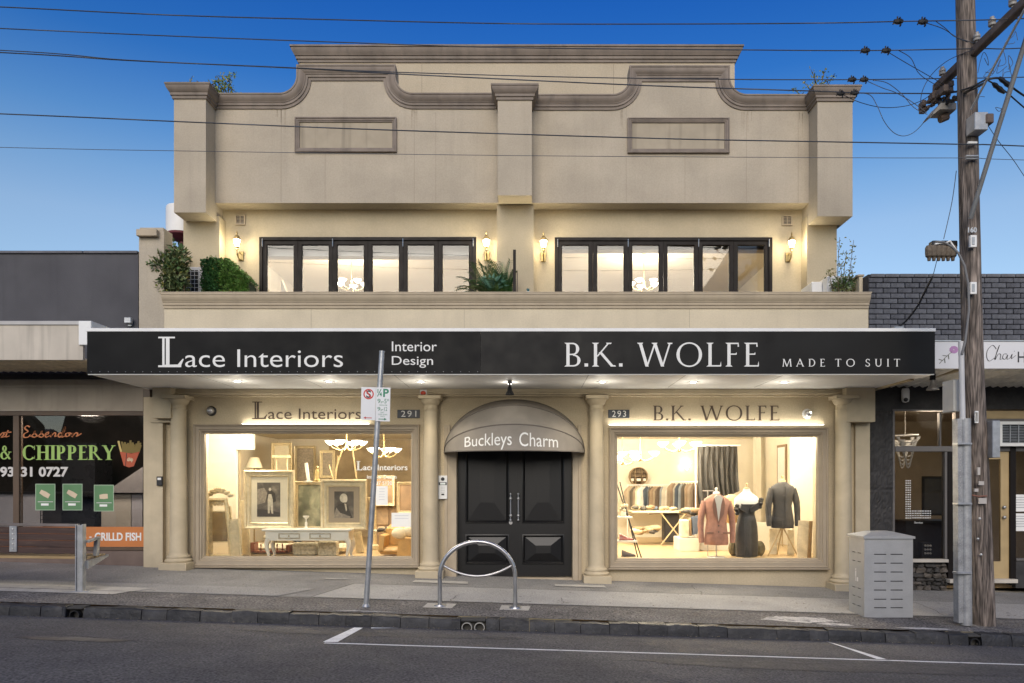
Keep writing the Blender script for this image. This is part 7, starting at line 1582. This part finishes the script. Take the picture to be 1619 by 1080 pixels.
t = thing('white_plinth', 'plain white display plinth left of the rust jacket', 'plinth'); Y = 1.85; b = MB(); b.box(XX(1075,Y), XX(1106,Y), Y, Y+.6, FLZ, ZZ(851,Y), .004); b.build('block', WHITEF, t)
t = thing('white_display_wall', 'low white display wall behind the mannequins', 'partition'); Y = 2.1; b = MB(); b.box(XX(1106,Y), XX(1222,Y), Y, Y+.08, FLZ, ZZ(826,Y), .004); b.build('panel', WHITEF, t)
t = thing('hat_bust', 'tan upholstered dress form shoulder behind the rust jacket', 'dress form'); Y = 1.5; b = MB(); b.ball((XX(1157,Y), Y, ZZ(805,Y)), .22, .15, .28, 16, 10); b.build('form', mat('form_tan', (.62,.45,.25), .8), t); b = MB(); b.tube([(XX(1157,Y),Y,ZZ(805,Y)),(XX(1157,Y),Y,FLZ)], .015, 8); b.build('stand', GALV, t)
# ladder shelf with shoes
t = thing('ladder_shelf', 'slim black ladder shelf holding shoes at the left of the tailor window', 'shelf'); Y = .7
for a, c in (((978,762),(1014,886)),((984,762),(1009,886))):
    b = MB(); b.tube([(XX(a[0],Y),Y+.35,ZZ(a[1],Y)),(XX(c[0],Y),Y+(0 if a[0]==978 else .05),FLZ)], .012, 6); b.build('upright', DARKM, t)
for py_, x1p in ((817,1000),(855,1008)): b = MB(); b.box(XX(972,Y), XX(x1p,Y), Y, Y+.3, ZZ(py_+3,Y), ZZ(py_,Y), .004); b.build('shelf_board', WHITEF, t)
def shoe(lab, px, py, Y, m, s_=1):
    t = thing('shoe', lab, 'shoe'); X, Z = XX(px,Y), ZZ(py,Y); b = MB()
    prof = [(-.10,.045,.05,.11),(-.06,.05,.055,.10),(-.01,.045,.05,.075),(.05,.045,.05,.055),(.10,.045,.05,.04),(.14,.03,.04,.025)]
    vs = []; n_ = 10
    for x, ry, _, h in prof:
        for i in range(n_): a = PI*i/(n_-1); vs.append((X+x*s_, Y+ry*math.cos(a), Z+h*math.sin(a)))
    b.add(vs, [(j*n_+i, j*n_+(i+1)%n_, (j+1)*n_+(i+1)%n_, (j+1)*n_+i) for j in range(len(prof)-1) for i in range(n_)]+[tuple(range(n_)), tuple(range((len(prof)-1)*n_, len(prof)*n_))]); b.build('upper', m, t, smooth=60)
    b = MB(); b.box(X-.11*s_, X+.14*s_, Y-.045, Y+.045, Z-.012, Z, .003); b.build('sole', DARKM, t)
shoe('oxblood leather shoe on the middle shelf of the ladder shelf', 988, 853.5, .8, mat('oxblood', (.28,.07,.05), .3, coat=.4)); shoe('dark brown shoe low in the corner below the ladder shelf', 992, 879, .6, mat('dark_shoe', (.05,.035,.03), .35), 1)
t = thing('flower_vase', 'small white pot of pale flowers on the top board of the ladder shelf', 'vase'); b = MB(); b.lathe([(.03,0),(.045,.02),(.05,.07),(.04,.09)], (XX(986,.8),.85,ZZ(817,.7)), 12); b.build('pot', WHITEF, t)
b = MB(); [b.ball((XX(986,.8)+rr.uniform(-.07,.07), .85+rr.uniform(-.04,.04), ZZ(817,.7)+.13+rr.uniform(-.03,.08)), .03, n=6, m=4) for _ in range(12)]; b.build('flowers', CL[1], t)
for px0, px1, py_, Yk, lab in ((1263,1279,823,.7,'pale panel leaning at the right end of the tailor window'),(1280,1285,824,.62,'narrow brown board leaning in the right corner of the tailor window'),(1214,1226,836,1.3,'pale strip panel leaning left of the timber tripod'),(1248,1258,838,1.2,'pale strip panel leaning right of the timber tripod')):
    t = thing('leaning_panel', lab, 'panel'); b = MB(); sgn = -1 if px0 < 1240 and px0 > 1200 else 1; b.prism([(XX(px0,Yk)-.03*sgn,FLZ),(XX(px1,Yk)-.03*sgn,FLZ),(XX(px1,Yk)+.03*(px0<1260)*(-sgn if px0>1240 else 1),ZZ(py_,Yk)),(XX(px0,Yk)+.03*(px0<1260)*(-sgn if px0>1240 else 1),ZZ(py_,Yk))], Yk, Yk+.03); b.build('board', CL[1] if px1 != 1285 else CL[4], t, smooth=0)
t = thing('wall_frame', 'tall thin timber framed picture on the right wall of the tailor shop', 'framed picture'); b = MB(); Y = 3.0; x = RR1-.002
b.box(x-.03, x, 3.3, 3.85, ZZ(770,3.5), ZZ(703,3.5)); b.build('frame', SHW, t, smooth=0); b = MB(); b.box(x-.034, x-.031, 3.36, 3.79, ZZ(766,3.5), ZZ(707,3.5)); b.build('picture', PAPER, t, smooth=0)
t = thing('wall_sconce', 'small glowing wall sconce on the far cream wall right of the curtain', 'sconce'); b = MB(); Y = YB-.12; b.lathe([(.02,-.08),(.03,-.03),(.10,.08),(.095,.08)], (XX(1086,Y),Y,ZZ(738,Y)), 12); b.build('shade', SHADE, t); b = MB(); b.box(XX(1086,Y)-.02,XX(1086,Y)+.02,Y+.02,Y+.119,ZZ(742,Y),ZZ(738,Y)); b.build('bracket', BRASS, t)
t = thing('shirt_rail', 'short chrome T rail above the rust jacket', 'rail'); Y = 1.0; b = MB(); b.tube([(XX(1111,Y),Y,ZZ(776,Y)),(XX(1128,Y),Y,ZZ(776,Y))], .009, 6); b.tube([(XX(1119,Y),Y,ZZ(776,Y)),(XX(1119,Y),Y,FLZ)], .008, 6); b.build('rail', GALV, t)

rr = random.Random(31)
for i, (a, b_, c, d, Y_) in enumerate(((430,462,700,790,3.6),(466,500,705,770,4.2),(590,625,752,800,2.9),(628,655,762,812,2.7),(506,530,712,756,4.0))):
    frame_art(['pale gilt frame hung on the back wall above the large engraving','faded picture on the back wall left of the bright chandelier','small dim picture behind the glass notice','dark timber picture above the armchair notice','slim frame standing behind the seated portrait'][i], a, b_, c, d, Y_, .06, [UPH, PMD, MATS['dresser_brown'], MATS['dresser_brown'], PMD][i], None, mm=OG if i % 2 == 0 else GOLD)
t = thing('floor_lamp', 'tall brass floor lamp between the leaning mouldings and the large engraving', 'lamp'); Y_ = 1.9; b = MB(); b.tube([(XX(402,Y_),Y_,FLZ),(XX(402,Y_),Y_,ZZ(735,Y_))], .012, 6); b.lathe([(.14,0),(.13,.02),(.02,.03)], (XX(402,Y_),Y_,FLZ), 16); b.build('stand', BRASS, t)
b = MB(); b.lathe([(.16,0),(.09,.2)], (XX(402,Y_),Y_,ZZ(740,Y_)), 18); b.build('lamp_shade', UPH, t)
t = thing('gilt_figurine_column', 'slim pale carved column behind the armchair', 'column'); Y_ = 2.2; b = MB(); b.lathe([(.12,0),(.12,.08),(.07,.12),(.06,.9),(.09,1.0),(.12,1.03)], (XX(590,Y_),Y_,FLZ), 14); b.build('shaft', OG, t)
heap('folded fabric samples piled by the armchair', 8, 596, 612, 842, 1.3, .07); heap('cushions and cloth heaped on the settee', 7, 470, 535, 858, 1.45, .10)
# ================================================================== PLANTS AND BALCONY THINGS
def leafmat(name, c1, c2): return mat(name, c1, .55, var=.35, vs=9, col2=c2, c2s=5, c2t=.5, grain=.2, gs=25)
LF1 = leafmat('bush_leaf', (.07,.13,.045), (.15,.18,.07)); LF2 = leafmat('hedge_dark_leaf', (.035,.11,.035), (.055,.15,.04)); LF3 = leafmat('hedge_bright_leaf', (.10,.22,.04), (.16,.29,.07))
LF4 = leafmat('palm_leaf', (.045,.13,.065), (.11,.18,.05)); LF5 = leafmat('agave_leaf', (.12,.27,.20), (.16,.32,.24)); LF6 = leafmat('sprig_leaf', (.10,.13,.03), (.22,.20,.05)); STEM = mat('twig', (.10,.07,.04), .8)
def leaf(vs, fs, p, d, l, w_, up, rr):                # folded pointed leaf: 6 vertices
    d = Vector(d).normalized(); s_ = d.cross(Vector(up)); s_ = s_.normalized() if s_.length > 1e-3 else Vector((1,0,0)); n_ = s_.cross(d).normalized(); p = Vector(p); k = len(vs)
    vs += [tuple(p), tuple(p+d*l*.35+s_*w_*.5+n_*l*.05), tuple(p+d*l*.75+s_*w_*.38+n_*l*.02), tuple(p+d*l-n_*l*.08), tuple(p+d*l*.75-s_*w_*.38+n_*l*.02), tuple(p+d*l*.35-s_*w_*.5+n_*l*.05)]
    fs += [(k,k+1,k+2,k+3), (k,k+3,k+4,k+5)]
def rv(rr): 
    while True:
        v = Vector((rr.uniform(-1,1), rr.uniform(-1,1), rr.uniform(-1,1)))
        if .05 < v.length < 1: return v.normalized()
def foliage(name, par, blobs, n_, l, w_, m, seed, shell=.5):
    rr = random.Random(seed); vs, fs = [], []
    tot = sum(b[3]*b[4]*b[5] for b in blobs)
    for (cx_, cy_, cz_, rx, ry, rz) in blobs:
        for _ in range(int(n_*rx*ry*rz/tot)):
            d = rv(rr); q = rr.uniform(shell,1)**.6; p = (cx_+d.x*rx*q, cy_+d.y*ry*q, cz_+d.z*rz*q); dd = d+rv(rr)*.9+Vector((0,0,.15)); leaf(vs, fs, p, dd, l*rr.uniform(.6,1.3), w_*rr.uniform(.7,1.3), rv(rr), rr)
    b = MB(); b.v = vs; b.f = fs; me = bpy.data.meshes.new(name); me.from_pydata(vs, [], fs); me.materials.append(m); o = bpy.data.objects.new(name, me); S.collection.objects.link(o); o.parent = par; o.location = -worig(par); return o
# leafy bush in the corner by the party pillar
t = thing('leafy_bush', 'loose olive green bush in the balcony corner by the party pillar', 'plant'); Y = .10; X = lambda v: XX(v,Y); Z = lambda v: ZZ(v,Y); u_ = (CD+Y)/FPX
bl = [(X(275),Y,Z(432),20*u_,.25,30*u_),(X(262),Y,Z(420),20*u_,.22,18*u_),(X(283),Y,Z(405),13*u_,.2,18*u_),(X(250),Y,Z(420),14*u_,.15,8*u_),(X(284),Y,Z(448),11*u_,.2,18*u_),(X(266),Y,Z(452),15*u_,.2,14*u_),(X(279),Y,Z(390),6*u_,.1,8*u_)]
foliage('leaves', t, bl, 1150, .09, .036, LF1, 1, .2); foliage('young_leaves', t, bl, 330, .075, .03, LF6, 5, .5)
b = MB(); rr = random.Random(2)
for i in range(11): x0 = X(276)+rr.uniform(-.1,.1); b.tube(spline([(x0,Y+.35,3.6),(x0+rr.uniform(-.1,.1),Y+rr.uniform(-.1,.1),Z(440)),(X(rr.uniform(245,298)),Y+rr.uniform(-.15,.15),Z(rr.uniform(390,425)))],3), .007, 5)
b.build('stems', STEM, t)
# clipped hedge
t = thing('box_hedge', 'dense clipped artificial hedge on the balcony left of the bifold window', 'hedge'); Y = .75; u_ = (CD+Y)/FPX
def hedgeleaf(name, x0, x1, topf, m, seed, n_):
    rr = random.Random(seed); vs, fs = [], []
    for _ in range(n_):
        x = rr.uniform(x0, x1); zt = topf(x); f = rr.random(); z = ZZ(468,Y)-.1+(zt-ZZ(468,Y)+.1)*f; side = rr.random()
        y = Y-.16+rr.uniform(-.035,.02)
        if side < .3: z = zt+rr.uniform(-.03,.03); y = Y+rr.uniform(-.16,.3)
        leaf(vs, fs, (x,y,z), Vector((rr.uniform(-1,1), -1 if side >= .3 else rr.uniform(-1,1), rr.uniform(-.2,1.2))), rr.uniform(.025,.05), rr.uniform(.016,.03), rv(rr), rr)
    me = bpy.data.meshes.new(name); me.from_pydata(vs, [], fs); me.materials.append(m); o = bpy.data.objects.new(name, me); S.collection.objects.link(o); o.parent = t
tf = lambda x: ZZ(415 + (0 if x < XX(362,Y) else ((x-XX(362,Y))/(XX(400,Y)-XX(362,Y)))**1.1*34) + 1.5*math.sin(x*23), Y)
hedgeleaf('loose_tips', XX(325,Y), XX(399,Y), lambda x: tf(x)+.035, LF6, 9, 330); hedgeleaf('dark_leaves', XX(325,Y), XX(354,Y), tf, LF2, 3, 2600); hedgeleaf('bright_leaves', XX(354,Y), XX(399,Y), tf, LF3, 4, 3000)
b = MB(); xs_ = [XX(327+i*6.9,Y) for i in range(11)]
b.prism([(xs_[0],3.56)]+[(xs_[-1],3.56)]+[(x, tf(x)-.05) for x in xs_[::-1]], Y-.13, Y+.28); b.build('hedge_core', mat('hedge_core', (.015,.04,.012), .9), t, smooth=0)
# air conditioners
def ac(lab, x0p, x1p, ytop, Y, rz=0):
    t = thing('air_conditioner', lab, 'air conditioner', group='air conditioner units on the balcony'); x0, x1, z1 = XX(x0p,Y), XX(x1p,Y), ZZ(ytop,Y)
    b = MB(); b.box(x0, x1, Y, Y+.3, 3.56, z1, .012); b.build('casing', mat('ac_white', (.66,.66,.66), .5) if 'ac_white' not in MATS else MATS['ac_white'], t)
    b = MB(); b.box(x0+.0, x1-.12, Y-.006, Y-.001, 3.7, z1-.06); b.build('fan_opening', DARKM, t, smooth=0)
    b = MB()
    for i in range(10): b.box(x0, x1-.12, Y-.02, Y-.012, z1-.09-i*.07, z1-.083-i*.07)
    for i in range(5): b.box(x0+i*(x1-x0-.12)/4-.003, x0+i*(x1-x0-.12)/4+.003, Y-.014, Y-.008, 3.7, z1-.06)
    b.build('grille', WHITEP, t, smooth=0)
ac('white balcony air conditioner behind the leafy bush', 290, 325, 422, .65)
t = thing('air_conditioner', 'beige boxed air conditioner at the right balcony corner behind the sprig', 'air conditioner', group='air conditioner units on the balcony'); Y = .8
b = MB(); b.box(XX(1297,Y), XX(1335,Y), Y-.3, Y+.05, 3.56, ZZ(444,Y)-.0, .012); b.build('casing', MATS['ac_white'], t); b = MB(); b.box(XX(1280,Y), XX(1297,Y)-.003, Y-.1, Y+.6, 3.56, ZZ(448,Y), .01); b.build('side_box', WHITEP, t)
# palms and agave before the centre pilaster
t = thing('potted_palm', 'mixed dark palm and fern fronds before the centre pilaster', 'plant'); Y = .55; rr = random.Random(21)
def fronds(name, cx_, cy_, cz_, n_, L0, L1, m, seed, lw=.018, ll=.12, upb=1.0, xr=(-1,1)):
    rr = random.Random(seed); vs, fs = [], []; st = MB()
    for i in range(n_):
        a = Vector((rr.uniform(*xr), rr.uniform(-.6,.5), rr.uniform(.3,1.3)*upb)).normalized(); L_ = rr.uniform(L0,L1); p = Vector((cx_+rr.uniform(-.1,.1),cy_+rr.uniform(-.08,.08),cz_)); P = [p.copy()]; g = a.copy(); nseg = 12
        for k in range(nseg):
            g = (g+Vector((0,0,-.055*(1+k*.25)))).normalized(); p = p+g*L_/nseg; P.append(p.copy())
            if k > 2:
                s_ = g.cross(Vector((0,0,1))).normalized()
                for q in (-1,1):
                    for h_ in (0,.5): leaf(vs, fs, p-g*L_/nseg*h_, (s_*q+g*.9+Vector((0,0,-.15))), ll*(1-abs(k-7)/12), lw, (0,0,1), rr)
        st.tube(P, .005, 4)
    k0 = len(vs); vs += st.v; fs += [tuple(i+k0 for i in f) for f in st.f]
    me = bpy.data.meshes.new(name); me.from_pydata([tuple(v) for v in vs], [], fs); me.materials.append(m); o = bpy.data.objects.new(name, me); S.collection.objects.link(o); o.parent = t
fronds('palm_fronds', XX(797,Y), Y, 4.55, 26, .5, 1.0, LF4, 5, lw=.022, ll=.12, xr=(-.5,.12), upb=2.4); fronds('fern_fronds', XX(775,Y), Y-.05, 4.6, 20, .5, .95, LF1, 6, lw=.014, ll=.10, xr=(-.9,.1), upb=1.5); fronds('dark_fronds', XX(800,Y), Y+.1, 4.5, 30, .4, .8, LF2, 8, lw=.03, ll=.13, xr=(-.5,.10), upb=2.2)
vs, fs = [], []
for i in range(26): a = i*2.4; leaf(vs, fs, (XX(778,Y)+.03*math.cos(a), Y-.12+.03*math.sin(a), ZZ(462,Y)), Vector((math.cos(a), math.sin(a)*.6-.2, .35+.05*i)), .30, .075, (0,0,1), rr)
me = bpy.data.meshes.new('agave'); me.from_pydata(vs, [], fs); me.materials.append(LF5); o = bpy.data.objects.new('agave_leaves', me); S.collection.objects.link(o); o.parent = t
b = MB(); b.lathe([(.15,0),(.2,.05),(.22,.8),(.2,.82),(.0,.80)], (XX(790,Y),Y+.05,3.57), 20); b.build('pot', mat('dark_pot', (.06,.05,.05), .6), t)
t = thing('timber_stake', 'tall dark timber post standing right of the palms', 'post'); b = MB(); b.box(XX(811.5,Y), XX(816,Y), Y-.22, Y-.16, 3.56, ZZ(401,Y), .004); b.build('post', BRONZE, t); b = MB(); b.box(XX(817,Y), XX(818.5,Y), Y, Y+.04, 3.56, ZZ(428,Y)); b.build('thin_batten', WBR, t)
t = thing('succulent_pot', 'tiny white pot with a blue green succulent on the coping right of the post', 'plant'); Y2 = .08; b = MB(); b.lathe([(.035,0),(.04,.045),(.034,.045),(.03,.02),(.0,.02)], (XX(835,Y2),Y2,ZB+.021), 14); b.build('pot', WHITEP, t)
vs, fs = [], []
for i in range(12): a = i*2.4; leaf(vs, fs, (XX(835,Y2), Y2, ZB+.05), Vector((math.cos(a)*.5, math.sin(a)*.5, 1.3)), .085, .022, (0,0,1) if i % 2 else (1,0,0), rr)
me = bpy.data.meshes.new('succ'); me.from_pydata(vs, [], fs); me.materials.append(mat('succulent_blue', (.08,.20,.22), .6)); o = bpy.data.objects.new('succulent_leaves', me); S.collection.objects.link(o); o.parent = t
# sprigs: right corner, roof corners
def sprig(lab, base, tips, n_leaf, m, seed, l=.06, spread=.10):
    t = thing('leafy_sprig', lab, 'plant'); rr = random.Random(seed); vs, fs = [], []; st = MB()
    for tp in tips:
        A, B = Vector(base), Vector(tp); mid = A.lerp(B,.5)+Vector((rr.uniform(-.08,.08), rr.uniform(-.05,.05), 0)); P = [Vector(p) for p in spline([tuple(A),tuple(mid),tuple(B)],6)]; st.tube(P, [.010*(1-.7*i/len(P)) for i in range(len(P))], 5)
        for _ in range(n_leaf):
            k = rr.random()**.8; p = P[int(k*(len(P)-1))]; p = p+rv(rr)*spread*rr.random(); leaf(vs, fs, p, rv(rr)+Vector((0,0,.4)), l*rr.uniform(.6,1.2), l*.42, rv(rr), rr)
    me = bpy.data.meshes.new('leaves'); me.from_pydata(vs, [], fs); me.materials.append(m); o = bpy.data.objects.new('leaves', me); S.collection.objects.link(o); o.parent = t; st.build('stems', STEM, t); return t
Y = .35; q = lambda a, b_: (XX(a,Y), Y+random.uniform(-.1,.1), ZZ(b_,Y))
sprig('airy yellow green shrub in the right balcony corner against the sky', (XX(1333,Y),Y,4.3), [q(1324,378),q(1340,395),q(1352,378),q(1310,425),q(1330,410),q(1345,420),q(1358,440),q(1338,440),q(1325,445),q(1335,430)], 75, LF6, 31, l=.052, spread=.10)
foliage('base_leaves', bpy.data.objects['leafy_sprig'], [(XX(1332,Y),Y,ZZ(452,Y),.2,.15,.17)], 260, .06, .028, LF1, 33, .1)
Y = 1.2; q = lambda a, b_: (XX(a,Y), Y+random.uniform(-.1,.1), ZZ(b_,Y))
sprig('small shrub growing on the roof behind the left pillar cap', (XX(352,Y),Y,ZZ(165,Y)), [q(333,125),q(343,117),q(352,120),q(362,118),q(373,120),q(366,135),q(340,135),q(378,145),q(352,135)], 60, leafmat('roof_leaf', (.13,.20,.04), (.28,.27,.06)), 41, l=.06, spread=.09)
sprig('tiny sprig behind the left end of the left pillar cap', (XX(309,Y),Y,ZZ(150,Y)), [q(306,122),q(312,128)], 26, MATS['roof_leaf'], 43, l=.05, spread=.05)
sprig('thin sprigs growing on the roof behind the right pillar cap', (XX(1285,Y),Y,ZZ(160,Y)), [q(1252,138),q(1268,135),q(1282,110),q(1285,120),q(1302,112),q(1308,125),q(1298,130),q(1317,120)], 42, MATS['roof_leaf'], 44, l=.055, spread=.07)
# white roof cowl behind the left pilaster
t = thing('roof_cowl', 'round white roof cowl with a maroon base behind the left lower pilaster', 'vent'); Y = 2.6
b = MB(); b.lathe([(.0,.55),(.30,.54),(.31,.50),(.31,.0)], (XX(289,Y),Y,ZZ(372,Y)), 24); b.build('drum', WHITEP, t); b = MB(); b.lathe([(.31,-.001),(.30,-.04),(.16,-.12),(.06,-.14),(.06,-1.6)], (XX(289,Y),Y,ZZ(372,Y)), 24); b.build('base', mat('maroon_paint', (.14,.03,.04), .5), t)
bpy.context.view_layer.update()
